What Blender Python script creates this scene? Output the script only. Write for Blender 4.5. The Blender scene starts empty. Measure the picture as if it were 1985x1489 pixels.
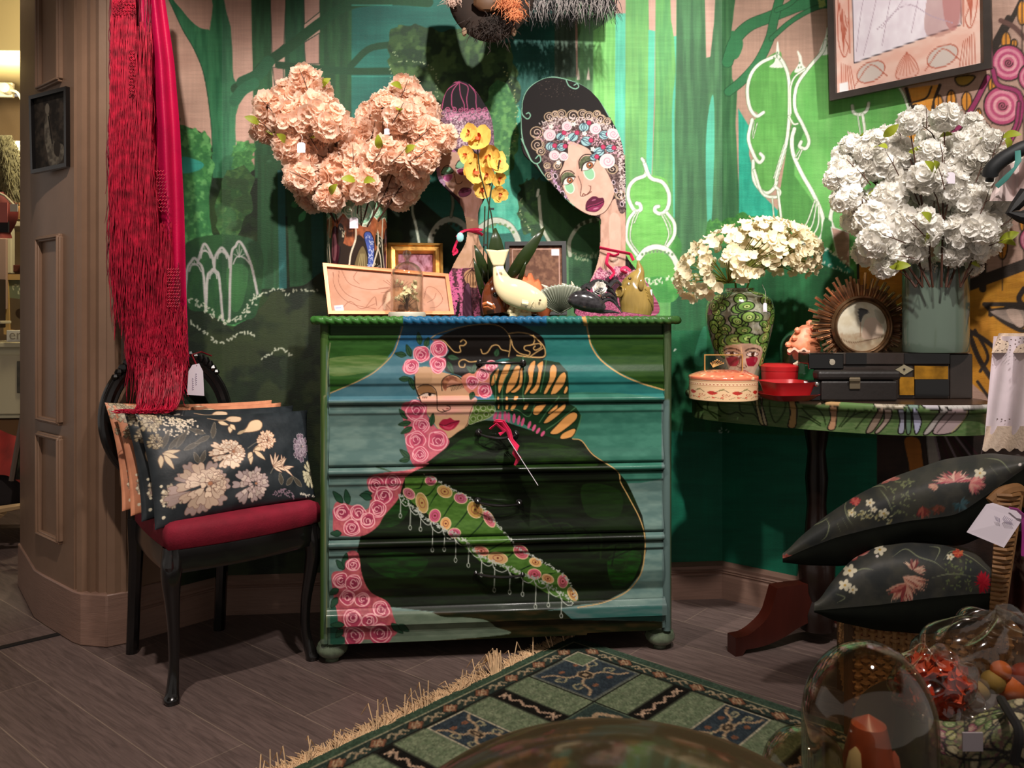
import bpy, math, random
import numpy as np
from mathutils import Matrix, Vector
PI = math.pi
C = bpy.context.scene.collection
rnd = random.Random(7)
RS = np.random.RandomState(11)
# ------------------------------------------------------------------ camera
F = 1600.0; CX = 992.5; HY = 608.0; TH = math.radians(5.5)     # focal length in pixels, eye level row, camera yaw
ct, st = math.cos(TH), math.sin(TH)
cam = bpy.data.cameras.new('camera'); camo = bpy.data.objects.new('camera', cam); C.objects.link(camo)
camo.location = (0, 0, 1.0); camo.rotation_euler = (PI/2, 0, -TH)
cam.sensor_fit = 'HORIZONTAL'; cam.sensor_width = 36; cam.lens = 36*F/1985
cam.shift_x = 0; cam.shift_y = -(744.5-HY)/1985; cam.clip_start = 0.05
cam.dof.use_dof = True; cam.dof.focus_distance = 2.3; cam.dof.aperture_fstop = 13
bpy.context.scene.camera = camo
# ------------------------------------------------------------------ world, lights, exposure
sc = bpy.context.scene
sc.view_settings.view_transform = 'Standard'; sc.view_settings.look = 'None'
sc.view_settings.gamma = 1; sc.view_settings.use_curve_mapping = False; sc.view_settings.exposure = 0.42
w = bpy.data.worlds.new('world'); sc.world = w; w.use_nodes = True
w.node_tree.nodes['Background'].inputs[0].default_value = (1.0, 0.9, 0.82, 1)
w.node_tree.nodes['Background'].inputs[1].default_value = 0.24
def W(xc, yc, z):                                   # camera-aligned floor coordinates -> room coordinates
    return Vector((xc*ct+yc*st, -xc*st+yc*ct, z))
def spot(name, xc, yc, z, tx, ty, tz, power, deg, col=(1, .87, .74), blend=.35, rad=.03):
    l = bpy.data.lights.new(name, 'SPOT'); l.energy = power; l.spot_size = math.radians(deg); l.spot_blend = blend
    l.color = col; l.shadow_soft_size = rad
    o = bpy.data.objects.new(name, l); C.objects.link(o); o.location = W(xc, yc, z)
    o.rotation_euler = (W(tx, ty, tz)-o.location).to_track_quat('-Z', 'Y').to_euler(); return o
spot('ceiling_spot', .42, .95, 2.62, .12, 2.8, 1.30, 158, 60, (1, .95, .89), .5)
spot('ceiling_spot', 1.15, .95, 2.62, 1.15, 2.6, 1.45, 100, 62, (1, .95, .89), .5)
spot('ceiling_spot', -.75, 1.25, 2.65, -.95, 2.3, .5, 105, 85, (1, .88, .79), .6)
spot('ceiling_spot', .5, .6, 2.65, .35, 2.2, .0, 95, 80, (1, .89, .83), .7, .05)
for (xc, yc, pw) in ((-2.0, 4.0, 38), (-2.9, 4.6, 26)):
    l = bpy.data.lights.new('next_room_light', 'POINT'); l.energy = pw; l.color = (1, .87, .6); l.shadow_soft_size = .08
    o = bpy.data.objects.new('next_room_light', l); C.objects.link(o); o.location = W(xc, yc, 2.3)
# ------------------------------------------------------------------ geometry helpers
def proj(P):                                        # room points (N,3) -> photograph pixels
    P = np.asarray(P, float); xc = P[..., 0]*ct-P[..., 1]*st; yc = P[..., 0]*st+P[..., 1]*ct
    return CX+F*xc/yc, HY-F*(P[..., 2]-1)/yc
def Q(px, py, yc):                                  # a pixel at a known distance -> room point
    return W((px-CX)/F*yc, yc, 1-(py-HY)/F*yc)
def QY(px, py, Y):                                  # a pixel on the plane y = Y of the room
    k = (px-CX)/F; return Q(px, py, Y/(ct-k*st))
def QZ(px, py, z):                                  # a pixel on the height z
    return Q(px, py, (1-z)*F/(py-HY))
def lin(c):
    c = np.asarray(c, float)/255.0
    return np.where(c <= .04045, c/12.92, ((c+.055)/1.055)**2.4)
def mat(name, col, rough=.6, metal=0, spec=.5, var=0, scale=30, bump=0, bscale=80, trans=0, transl=0, coat=0, attr=False, aniso=(1, 1, 1), ior=1.45, emit=0, wave=0):
    m = bpy.data.materials.new(name); m.use_nodes = True; nt = m.node_tree; b = nt.nodes['Principled BSDF']
    c = tuple(lin(col))+(1,)
    b.inputs['Base Color'].default_value = c; b.inputs['Roughness'].default_value = rough
    b.inputs['Metallic'].default_value = metal; b.inputs['Specular IOR Level'].default_value = spec
    b.inputs['Transmission Weight'].default_value = trans; b.inputs['IOR'].default_value = ior
    b.inputs['Coat Weight'].default_value = coat; b.inputs['Coat Roughness'].default_value = .12
    tc = nt.nodes.new('ShaderNodeTexCoord'); mp = nt.nodes.new('ShaderNodeMapping'); mp.inputs['Scale'].default_value = aniso
    nt.links.new(tc.outputs['Object'], mp.inputs['Vector'])
    src = None
    if attr:
        a = nt.nodes.new('ShaderNodeAttribute'); a.attribute_name = 'Col'; src = a.outputs['Color']
    if var:
        n = nt.nodes.new('ShaderNodeTexNoise'); n.inputs['Scale'].default_value = scale; n.inputs['Detail'].default_value = 4
        nt.links.new(mp.outputs[0], n.inputs['Vector'])
        mr = nt.nodes.new('ShaderNodeMapRange'); mr.inputs['From Min'].default_value = .3; mr.inputs['From Max'].default_value = .7
        mr.inputs['To Min'].default_value = 1-var; mr.inputs['To Max'].default_value = 1+var
        nt.links.new(n.outputs['Fac'], mr.inputs['Value'])
        mx = nt.nodes.new('ShaderNodeVectorMath'); mx.operation = 'SCALE'
        if src: nt.links.new(src, mx.inputs[0])
        else: mx.inputs[0].default_value = c[:3]
        nt.links.new(mr.outputs[0], mx.inputs['Scale']); src = mx.outputs[0]
    if src: nt.links.new(src, b.inputs['Base Color'])
    if bump:
        if wave:
            n = nt.nodes.new('ShaderNodeTexWave'); n.inputs['Scale'].default_value = bscale; n.inputs['Distortion'].default_value = 2.5; n.bands_direction = 'Z'
        else:
            n = nt.nodes.new('ShaderNodeTexNoise'); n.inputs['Scale'].default_value = bscale; n.inputs['Detail'].default_value = 3
        nt.links.new(mp.outputs[0], n.inputs['Vector'])
        bp = nt.nodes.new('ShaderNodeBump'); bp.inputs['Strength'].default_value = bump; bp.inputs['Distance'].default_value = .002
        nt.links.new(n.outputs['Fac'], bp.inputs['Height']); nt.links.new(bp.outputs[0], b.inputs['Normal'])
    if transl:
        t = nt.nodes.new('ShaderNodeBsdfTranslucent'); ms = nt.nodes.new('ShaderNodeMixShader'); ms.inputs[0].default_value = transl
        if src: nt.links.new(src, t.inputs['Color'])
        else: t.inputs['Color'].default_value = c
        nt.links.new(b.outputs[0], ms.inputs[1]); nt.links.new(t.outputs[0], ms.inputs[2])
        nt.links.new(ms.outputs[0], nt.nodes['Material Output'].inputs['Surface'])
    return m
def glassmat(name, tint=(255, 255, 255), op=.02, thin=.9, rough=.0, haze=0):
    # thin clear glass: mostly straight-through with fresnel reflection, as a blown shell looks
    m = bpy.data.materials.new(name); m.use_nodes = True; nt = m.node_tree; nt.nodes.remove(nt.nodes['Principled BSDF'])
    out = nt.nodes['Material Output']
    tr = nt.nodes.new('ShaderNodeBsdfTransparent'); tr.inputs[0].default_value = tuple(lin(tint))+(1,)
    gl = nt.nodes.new('ShaderNodeBsdfGlossy'); gl.inputs['Roughness'].default_value = .03+rough
    lw = nt.nodes.new('ShaderNodeLayerWeight'); lw.inputs['Blend'].default_value = .5; fr = nt.nodes.new('ShaderNodeMath'); fr.operation = 'POWER'; nt.links.new(lw.outputs['Facing'], fr.inputs[0]); fr.inputs[1].default_value = 2.4
    ad = nt.nodes.new('ShaderNodeMath'); ad.operation = 'MULTIPLY_ADD'; ad.inputs[1].default_value = thin; ad.inputs[2].default_value = op
    nt.links.new(fr.outputs[0], ad.inputs[0])
    mx = nt.nodes.new('ShaderNodeMixShader'); nt.links.new(ad.outputs[0], mx.inputs[0])
    nt.links.new(tr.outputs[0], mx.inputs[1]); nt.links.new(gl.outputs[0], mx.inputs[2]); nt.links.new(mx.outputs[0], out.inputs['Surface'])
    if haze:        # diffuse brown mixed over the glass, imitating murky reflections
        df = nt.nodes.new('ShaderNodeBsdfDiffuse'); df.inputs[0].default_value = tuple(lin((150, 132, 100)))+(1,); tl = nt.nodes.new('ShaderNodeBsdfTranslucent'); tl.inputs[0].default_value = tuple(lin((150, 132, 100)))+(1,)
        m1 = nt.nodes.new('ShaderNodeMixShader'); nt.links.new(df.outputs[0], m1.inputs[1]); nt.links.new(tl.outputs[0], m1.inputs[2]); m2 = nt.nodes.new('ShaderNodeMixShader'); m2.inputs[0].default_value = haze
        nt.links.new(mx.outputs[0], m2.inputs[1]); nt.links.new(m1.outputs[0], m2.inputs[2]); nt.links.new(m2.outputs[0], out.inputs['Surface'])
    return m
def tag(o, label=None, cat=None, group=None, kind=None):
    if label: o['label'] = label
    if cat: o['category'] = cat
    if group: o['group'] = group
    if kind: o['kind'] = kind
    return o
def thing(name, loc, label, cat, group=None):
    o = bpy.data.objects.new(name, None); C.objects.link(o); o.location = loc; o.empty_display_size = .05
    return tag(o, label, cat, group)
def wm(o):
    m = Matrix.Translation(o.location) @ o.rotation_euler.to_matrix().to_4x4() @ Matrix.Diagonal((*o.scale, 1))
    return (wm(o.parent) @ o.matrix_parent_inverse @ m) if o.parent else m
def link(me, name, parent=None, m=None, smooth=True, auto=None):
    o = bpy.data.objects.new(name, me); C.objects.link(o)
    if m is not None: me.materials.append(m)
    if smooth:
        me.polygons.foreach_set('use_smooth', [True]*len(me.polygons))
        if auto: me.set_sharp_from_angle(angle=math.radians(auto))
    if parent is not None:
        o.parent = parent; o.matrix_parent_inverse = wm(parent).inverted()
    return o
def npmesh(name, V, Fq, cols=None):                 # V (N,3), Fq (M,4) or (M,3)
    me = bpy.data.meshes.new(name); V = np.asarray(V, np.float32); Fq = np.asarray(Fq, np.int32); k = Fq.shape[1]
    me.vertices.add(len(V)); me.vertices.foreach_set('co', V.ravel())
    me.loops.add(Fq.size); me.loops.foreach_set('vertex_index', Fq.ravel())
    me.polygons.add(len(Fq)); me.polygons.foreach_set('loop_start', np.arange(0, Fq.size, k, dtype=np.int32))
    me.update(calc_edges=True); me.validate()
    if cols is not None:
        a = me.color_attributes.new('Col', 'FLOAT_COLOR', 'POINT'); cc = np.ones((len(V), 4), np.float32); cc[:, :3] = cols
        a.data.foreach_set('color', cc.ravel())
    return me
def gridfaces(nu, nv, cu=False, cv=False, mask=None):
    i = np.arange(nu if cu else nu-1); j = np.arange(nv if cv else nv-1); I, J = np.meshgrid(i, j, indexing='ij')
    a = I*nv+J; b = ((I+1) % nu)*nv+J; c = ((I+1) % nu)*nv+(J+1) % nv; d = I*nv+(J+1) % nv
    f = np.stack([a, b, c, d], -1)
    return f.reshape(-1, 4) if mask is None else f[mask]
def grid(name, P, m, parent=None, cv=None, cols=None, close_u=False, close_v=False, smooth=True, auto=None, key=None):
    P = np.asarray(P, float); nu, nv = P.shape[:2]; V = P.reshape(-1, 3)
    if cv is not None:
        px, py = proj(V) if key is None else (np.asarray(key[0]).ravel(), np.asarray(key[1]).ravel()); cols = cv.sample(px, py)
    return link(npmesh(name, V, gridfaces(nu, nv, close_u, close_v), cols), name, parent, m, smooth, auto)
class MB:
    def __init__(s): s.v = []; s.f = []
    def add(s, V, Fs):
        n = len(s.v); s.v += [tuple(map(float, p)) for p in V]; s.f += [tuple(int(i)+n for i in f) for f in Fs]; return s
    def box(s, c, sz, rz=0, R=None):
        R = R or Matrix.Rotation(rz, 3, 'Z'); c = Vector(c); h = Vector(sz)/2
        V = [c+R @ Vector((x*h.x, y*h.y, z*h.z)) for x in (-1, 1) for y in (-1, 1) for z in (-1, 1)]
        return s.add(V, [(0, 1, 3, 2), (4, 6, 7, 5), (0, 4, 5, 1), (2, 3, 7, 6), (0, 2, 6, 4), (1, 5, 7, 3)])
    def grid(s, P, cu=False, cv=False):
        P = np.asarray(P, float); return s.add(P.reshape(-1, 3), gridfaces(P.shape[0], P.shape[1], cu, cv))
    def tube(s, path, r, n=8, cap=True, sx=1, closed=False):
        path = [Vector(p) for p in path]; m = len(path); rr = [r]*m if isinstance(r, (int, float)) else list(r)
        base = len(s.v); t0 = None; nrm = None
        for i, p in enumerate(path):
            a = path[(i-1) % m] if (i > 0 or closed) else path[0]; b = path[(i+1) % m] if (i < m-1 or closed) else path[-1]
            t = (b-a).normalized() if (b-a).length > 1e-9 else Vector((0, 0, 1))
            if nrm is None:
                nrm = t.orthogonal().normalized()
            else:
                nrm = (nrm-t*nrm.dot(t)); nrm = nrm.normalized() if nrm.length > 1e-6 else t.orthogonal().normalized()
            bn = t.cross(nrm)
            for k in range(n):
                th = 2*PI*k/n; s.v.append(tuple(p+(nrm*math.cos(th)*sx+bn*math.sin(th))*rr[i]))
        for i in range(m if closed else m-1):
            for k in range(n):
                s.f.append((base+i*n+k, base+i*n+(k+1) % n, base+((i+1) % m)*n+(k+1) % n, base+((i+1) % m)*n+k))
        if cap and not closed:
            s.f.append(tuple(base+k for k in range(n))[::-1]); s.f.append(tuple(base+(m-1)*n+k for k in range(n)))
        return s
    def lathe(s, prof, c=(0, 0, 0), n=32, R=None, sy=1):
        c = Vector(c); R = R or Matrix.Identity(3)
        P = [[c+R @ Vector((r*math.cos(2*PI*k/n), r*math.sin(2*PI*k/n)*sy, z)) for k in range(n)] for r, z in prof]
        b = len(s.v); m = len(prof)
        for row in P: s.v += [tuple(p) for p in row]
        for i in range(m-1):
            for k in range(n): s.f.append((b+i*n+k, b+i*n+(k+1) % n, b+(i+1)*n+(k+1) % n, b+(i+1)*n+k))
        if prof[0][0] > 1e-6: s.f.append(tuple(b+k for k in range(n))[::-1])
        if prof[-1][0] > 1e-6: s.f.append(tuple(b+(m-1)*n+k for k in range(n)))
        return s
    def ball(s, c, r, n=10, R=None):
        r = (r, r, r) if isinstance(r, (int, float)) else r; R = R or Matrix.Identity(3); c = Vector(c); m = max(4, n//2+1); b = len(s.v)
        for i in range(m):
            a = PI*i/(m-1)
            for k in range(n):
                t = 2*PI*k/n; s.v.append(tuple(c+R @ Vector((r[0]*math.sin(a)*math.cos(t), r[1]*math.sin(a)*math.sin(t), r[2]*math.cos(a)))))
        for i in range(m-1):
            for k in range(n): s.f.append((b+i*n+k, b+(i+1)*n+k, b+(i+1)*n+(k+1) % n, b+i*n+(k+1) % n))
        return s
    def prism(s, poly, z0, z1, R=None, c=(0, 0, 0)):
        R = R or Matrix.Identity(3); c = Vector(c); n = len(poly)
        V = [c+R @ Vector((x, y, z0)) for x, y in poly]+[c+R @ Vector((x, y, z1)) for x, y in poly]
        return s.add(V, [tuple(range(n))[::-1], tuple(range(n, 2*n))]+[(i, (i+1) % n, n+(i+1) % n, n+i) for i in range(n)])
    def build(s, name, m, parent=None, smooth=True, auto=35, cv=None, key=None, bevel=0, sub=0):
        me = bpy.data.meshes.new(name); me.from_pydata(s.v, [], s.f); me.validate(); me.update()
        if cv is not None:
            px, py = proj(np.array(s.v)) if key is None else key(np.array(s.v)); a = me.color_attributes.new('Col', 'FLOAT_COLOR', 'POINT')
            cc = np.ones((len(s.v), 4), np.float32); cc[:, :3] = cv.sample(px, py); a.data.foreach_set('color', cc.ravel())
        o = link(me, name, parent, m, smooth, auto)
        if bevel:
            bm = o.modifiers.new('bevel', 'BEVEL'); bm.width = bevel; bm.segments = 2; bm.limit_method = 'ANGLE'
        if sub:
            bm = o.modifiers.new('sub', 'SUBSURF'); bm.levels = sub; bm.render_levels = sub
        return o
def skin(name, pts, edges, m, parent, sub=2, cv=None):  # continuous branching body: pts [(x,y,z,r)] or with (rx,ry)
    me = bpy.data.meshes.new(name); me.from_pydata([p[:3] for p in pts], edges, []); me.update()
    o = link(me, name, parent, m, False)
    sk = o.modifiers.new('skin', 'SKIN'); sk.use_smooth_shade = True
    me.skin_vertices.new() if not me.skin_vertices else None
    for i, p in enumerate(pts):
        d = me.skin_vertices[0].data[i]; d.radius = (p[3], p[4] if len(p) > 4 else p[3]); d.use_root = (i == 0)
    sb = o.modifiers.new('sub', 'SUBSURF'); sb.levels = sub; sb.render_levels = sub
    return o
def smooth_pts(pts, closed=False, n=6):
    P = np.asarray(pts, float)
    if len(P) < 3: return P
    if closed: E = np.vstack([P[-1], P, P[0], P[1]])
    else: E = np.vstack([2*P[0]-P[1], P, 2*P[-1]-P[-2]])
    t = np.arange(n)/n; out = []
    for i in range(1, len(E)-2):
        p0, p1, p2, p3 = E[i-1], E[i], E[i+1], E[i+2]; tt = t[:, None]
        out.append(.5*((2*p1)+(-p0+p2)*tt+(2*p0-5*p1+4*p2-p3)*tt**2+(-p0+3*p1-3*p2+p3)*tt**3))
    R = np.vstack(out)
    return R if closed else np.vstack([R, P[-1]])
# ------------------------------------------------------------------ paint: brush strokes laid down as numbers, later vertex colours
def vnoise(h, w, cell, seed, octv=3):
    r = np.random.RandomState(seed); out = np.zeros((h, w), np.float32); amp = 1; tot = 0
    cy, cx = (cell if isinstance(cell, tuple) else (cell, cell))
    for _ in range(octv):
        gh, gw = int(h/cy)+3, int(w/cx)+3; g = r.rand(gh, gw).astype(np.float32)
        y = np.arange(h)/cy; x = np.arange(w)/cx; yi = y.astype(int); xi = x.astype(int)
        fy = (y-yi)[:, None]; fx = (x-xi)[None, :]; fy = fy*fy*(3-2*fy); fx = fx*fx*(3-2*fx)
        a = g[yi][:, xi]; b = g[yi][:, xi+1]; c = g[yi+1][:, xi]; d = g[yi+1][:, xi+1]
        out += amp*((a*(1-fx)+b*fx)*(1-fy)+(c*(1-fx)+d*fx)*fy); tot += amp; amp *= .55; cy = max(1.2, cy/2); cx = max(1.2, cx/2)
    return out/tot
def hexc(c):
    return np.array(c, np.float32) if not isinstance(c, str) else np.array([int(c[i:i+2], 16) for i in (0, 2, 4)], np.float32)
def pl(s):
    a = np.array(s.replace(',', ' ').split(), float) if isinstance(s, str) else np.asarray(s, float).ravel()
    return a.reshape(-1, 2)
class Canvas:
    def __init__(s, x0, y0, x1, y1, col, k=1.0):
        s.x0, s.y0, s.k = x0, y0, k; s.w = int((x1-x0)*k); s.h = int((y1-y0)*k)
        s.a = np.empty((s.h, s.w, 3), np.float32); s.a[:] = hexc(col); s.xf()
    def xf(s, ox=0, oy=0, sc=1.0): s.ox, s.oy, s.s = ox, oy, sc; return s
    def T(s, P): return ((pl(P)*s.s+(s.ox, s.oy))-(s.x0, s.y0))*s.k
    def _bb(s, P, m):
        return max(0, int(P[:, 0].min()-m)), max(0, int(P[:, 1].min()-m)), min(s.w, int(P[:, 0].max()+m)+2), min(s.h, int(P[:, 1].max()+m)+2)
    def mask(s, P, smooth=True):
        P = s.T(P)
        if smooth: P = smooth_pts(P, True, 6)
        xa, ya, xb, yb = s._bb(P, 1)
        if xb <= xa or yb <= ya: return None
        M = np.zeros((yb-ya, xb-xa), np.float32); x = P[:, 0]-xa; y = P[:, 1]-ya; x2 = np.roll(x, -1); y2 = np.roll(y, -1); xs = np.arange(xb-xa)
        for r in range(yb-ya):
            for off in (.25, .75):
                yy = r+off-.5; hit = (y <= yy) != (y2 <= yy)
                if not hit.any(): continue
                cr = np.sort(x[hit]+(yy-y[hit])/(y2[hit]-y[hit])*(x2[hit]-x[hit]))
                for a, b in zip(cr[::2], cr[1::2]): M[r] += .5*np.clip(np.minimum(xs+.5, b)-np.maximum(xs-.5, a), 0, 1)
        return xa, ya, xb, yb, M
    def put(s, mk, col, al=1.0, col2=None, ns=None, seed=1):
        if mk is None: return s
        xa, ya, xb, yb, M = mk; reg = s.a[ya:yb, xa:xb]; c = hexc(col)
        if col2 is not None:
            n = vnoise(yb-ya, xb-xa, ns or (8, 8), seed)[..., None]; n = np.clip((n-.5)*2.6+.5, 0, 1); c = c*(1-n)+hexc(col2)*n
        A = (M*al)[..., None]; reg[:] = reg*(1-A)+c*A; return s
    def poly(s, P, col, smooth=True, al=1.0, col2=None, ns=None, seed=1, edge=None, ew=1.5):
        s.put(s.mask(P, smooth), col, al, col2, ns, seed)
        if edge: 
            p = pl(P); s.line(np.vstack([p, p[:1]]) if not smooth else p, ew, edge, smooth, closed=smooth)
        return s
    def line(s, P, w, col, smooth=True, al=1.0, taper=0, closed=False):
        P = s.T(P)
        if smooth and len(P) > 2: P = smooth_pts(P, closed, 5)
        if closed: P = np.vstack([P, P[:1]])
        w = w*s.s*s.k if s.s != 1 else w*s.k; n = len(P)-1; c = hexc(col)
        xa, ya, xb, yb = s._bb(P, w+1)
        if xb <= xa or yb <= ya: return s
        if (xb-xa)*(yb-ya) > 4e6: pass
        M = np.zeros((yb-ya, xb-xa), np.float32)
        for i in range(n):
            p, q = P[i]-(xa, ya), P[i+1]-(xa, ya); ww = w
            if taper: u = i/max(1, n-1); ww = w*(1-taper*u) if taper > 0 else w*(.25+.75*math.sin(PI*u))
            m = ww/2+1.2
            x0, x1 = max(0, int(min(p[0], q[0])-m)), min(M.shape[1], int(max(p[0], q[0])+m)+2)
            y0, y1 = max(0, int(min(p[1], q[1])-m)), min(M.shape[0], int(max(p[1], q[1])+m)+2)
            if x1 <= x0 or y1 <= y0: continue
            X = np.arange(x0, x1)[None, :]; Y = np.arange(y0, y1)[:, None]; d = q-p; L = max(1e-6, d @ d)
            t = np.clip(((X-p[0])*d[0]+(Y-p[1])*d[1])/L, 0, 1); D = np.sqrt((X-p[0]-t*d[0])**2+(Y-p[1]-t*d[1])**2)
            np.maximum(M[y0:y1, x0:x1], np.clip(ww/2-D+.5, 0, min(1, ww)), out=M[y0:y1, x0:x1])
        A = (M*al)[..., None]; reg = s.a[ya:yb, xa:xb]; reg[:] = reg*(1-A)+c*A; return s
    def ell(s, x, y, rx, ry, col, ang=0, al=1.0, edge=None, ew=1.5, **k):
        t = np.linspace(0, 2*PI, 20, endpoint=False); ca, sa = math.cos(math.radians(ang)), math.sin(math.radians(ang))
        P = np.stack([x+rx*np.cos(t)*ca-ry*np.sin(t)*sa, y+rx*np.cos(t)*sa+ry*np.sin(t)*ca], 1)
        if col: s.poly(P, col, True, al, **k)
        if edge: s.line(P, ew, edge, True, closed=True)
        return s
    def spiral(s, x, y, r, turns, w, col, a0=0, d=1, al=1.0, sy=1):
        n = int(10*turns)+4; t = np.linspace(0, 1, n); a = math.radians(a0)+d*t*turns*2*PI; R = r*(1-t*.92)
        return s.line(np.stack([x+R*np.cos(a), y+R*np.sin(a)*sy], 1), w, col, True, al)
    def dots(s, P, sp, r, col, jit=3, seed=1, n=1, smooth=True, al=1.0):
        q = random.Random(seed); L = smooth_pts(pl(P), False, 8) if smooth else pl(P)
        acc = 0
        for i in range(len(L)-1):
            seg = float(np.hypot(*(L[i+1]-L[i]))); acc += seg
            while acc > sp:
                acc -= sp; u = rnd.random()
                for _ in range(n):
                    p = L[i]*(1-u)+L[i+1]*u+(q.uniform(-jit, jit), q.uniform(-jit, jit)); a = q.uniform(0, PI)
                    dl = r*q.uniform(.5, 1.2); s.line([p[0]-dl*math.cos(a), p[1]-dl*math.sin(a), p[0]+dl*math.cos(a), p[1]+dl*math.sin(a)], r*1.3, col, False, al)
        return s
    def leaf(s, x, y, L, wd, ang, col, edge=None, ew=1.2, vein=None):
        a = math.radians(ang); ca, sa = math.cos(a), math.sin(a)
        p = np.array([(0, 0), (.3, -.5), (.6, -.45), (1, 0), (.6, .45), (.3, .5)])*(L, wd); P = np.stack([x+p[:, 0]*ca-p[:, 1]*sa, y+p[:, 0]*sa+p[:, 1]*ca], 1)
        s.poly(P, col, True); 
        if edge: s.line(P, ew, edge, True, closed=True)
        if vein: s.line([x, y, x+L*.9*ca, y+L*.9*sa], ew, vein, False)
        return s
    def rose(s, x, y, r, base='a83a55', ln='e8a9ae', seed=0, w=None, dark='7c2038'):
        q = random.Random(int(x*7+y*13)+seed); w = w or r*.13
        def ring(R, ec, j=.13):
            t = np.linspace(0, 2*PI, 9, endpoint=False)+q.random(); RR = R*(1+np.array([q.uniform(-j, j) for _ in t]))
            return np.stack([x+ec[0]+RR*np.cos(t), y+ec[1]+RR*np.sin(t)], 1)
        s.poly(ring(r, (0, 0)), base); s.poly(ring(r*.55, (r*.1, 0)), dark, al=.55)
        s.line(ring(r*.92, (0, 0)), w, ln, closed=True)
        for k, R in enumerate((.7, .46, .25)):
            a = q.random()*6; e = (q.uniform(-.1, .1)*r, q.uniform(-.1, .1)*r); t = np.linspace(a, a+4.6, 8)
            RR = R*r*(1+np.array([q.uniform(-.12, .12) for _ in t])); s.line(np.stack([x+e[0]+RR*np.cos(t), y+e[1]+RR*np.sin(t)], 1), w*.85, ln)
        return s
    def mottle(s, mk, cols, cell=6, seed=3, al=.8):
        if mk is None: return s
        xa, ya, xb, yb, M = mk; reg = s.a[ya:yb, xa:xb]
        for i, c in enumerate(cols):
            n = vnoise(yb-ya, xb-xa, cell*(1+.6*i), seed+i*7, 3); A = (np.clip((n-.5)*9, 0, 1)*M*al)[..., None]; reg[:] = reg*(1-A)+hexc(c)*A
        return s
    def streak(s, amt=.1, cell=(60, 3), seed=5, reg=None):
        n = vnoise(s.h, s.w, cell, seed, 3); s.a *= (1+amt*(n-.5)*2)[..., None]; return s
    def sample(s, px, py):
        x = np.clip((np.asarray(px)-s.x0)*s.k, 0, s.w-1.001); y = np.clip((np.asarray(py)-s.y0)*s.k, 0, s.h-1.001)
        xi = x.astype(int); yi = y.astype(int); fx = (x-xi)[:, None]; fy = (y-yi)[:, None]; a = s.a
        v = (a[yi, xi]*(1-fx)+a[yi, xi+1]*fx)*(1-fy)+(a[yi+1, xi]*(1-fx)+a[yi+1, xi+1]*fx)*fy
        return lin(np.clip(v, 0, 255))
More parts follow.
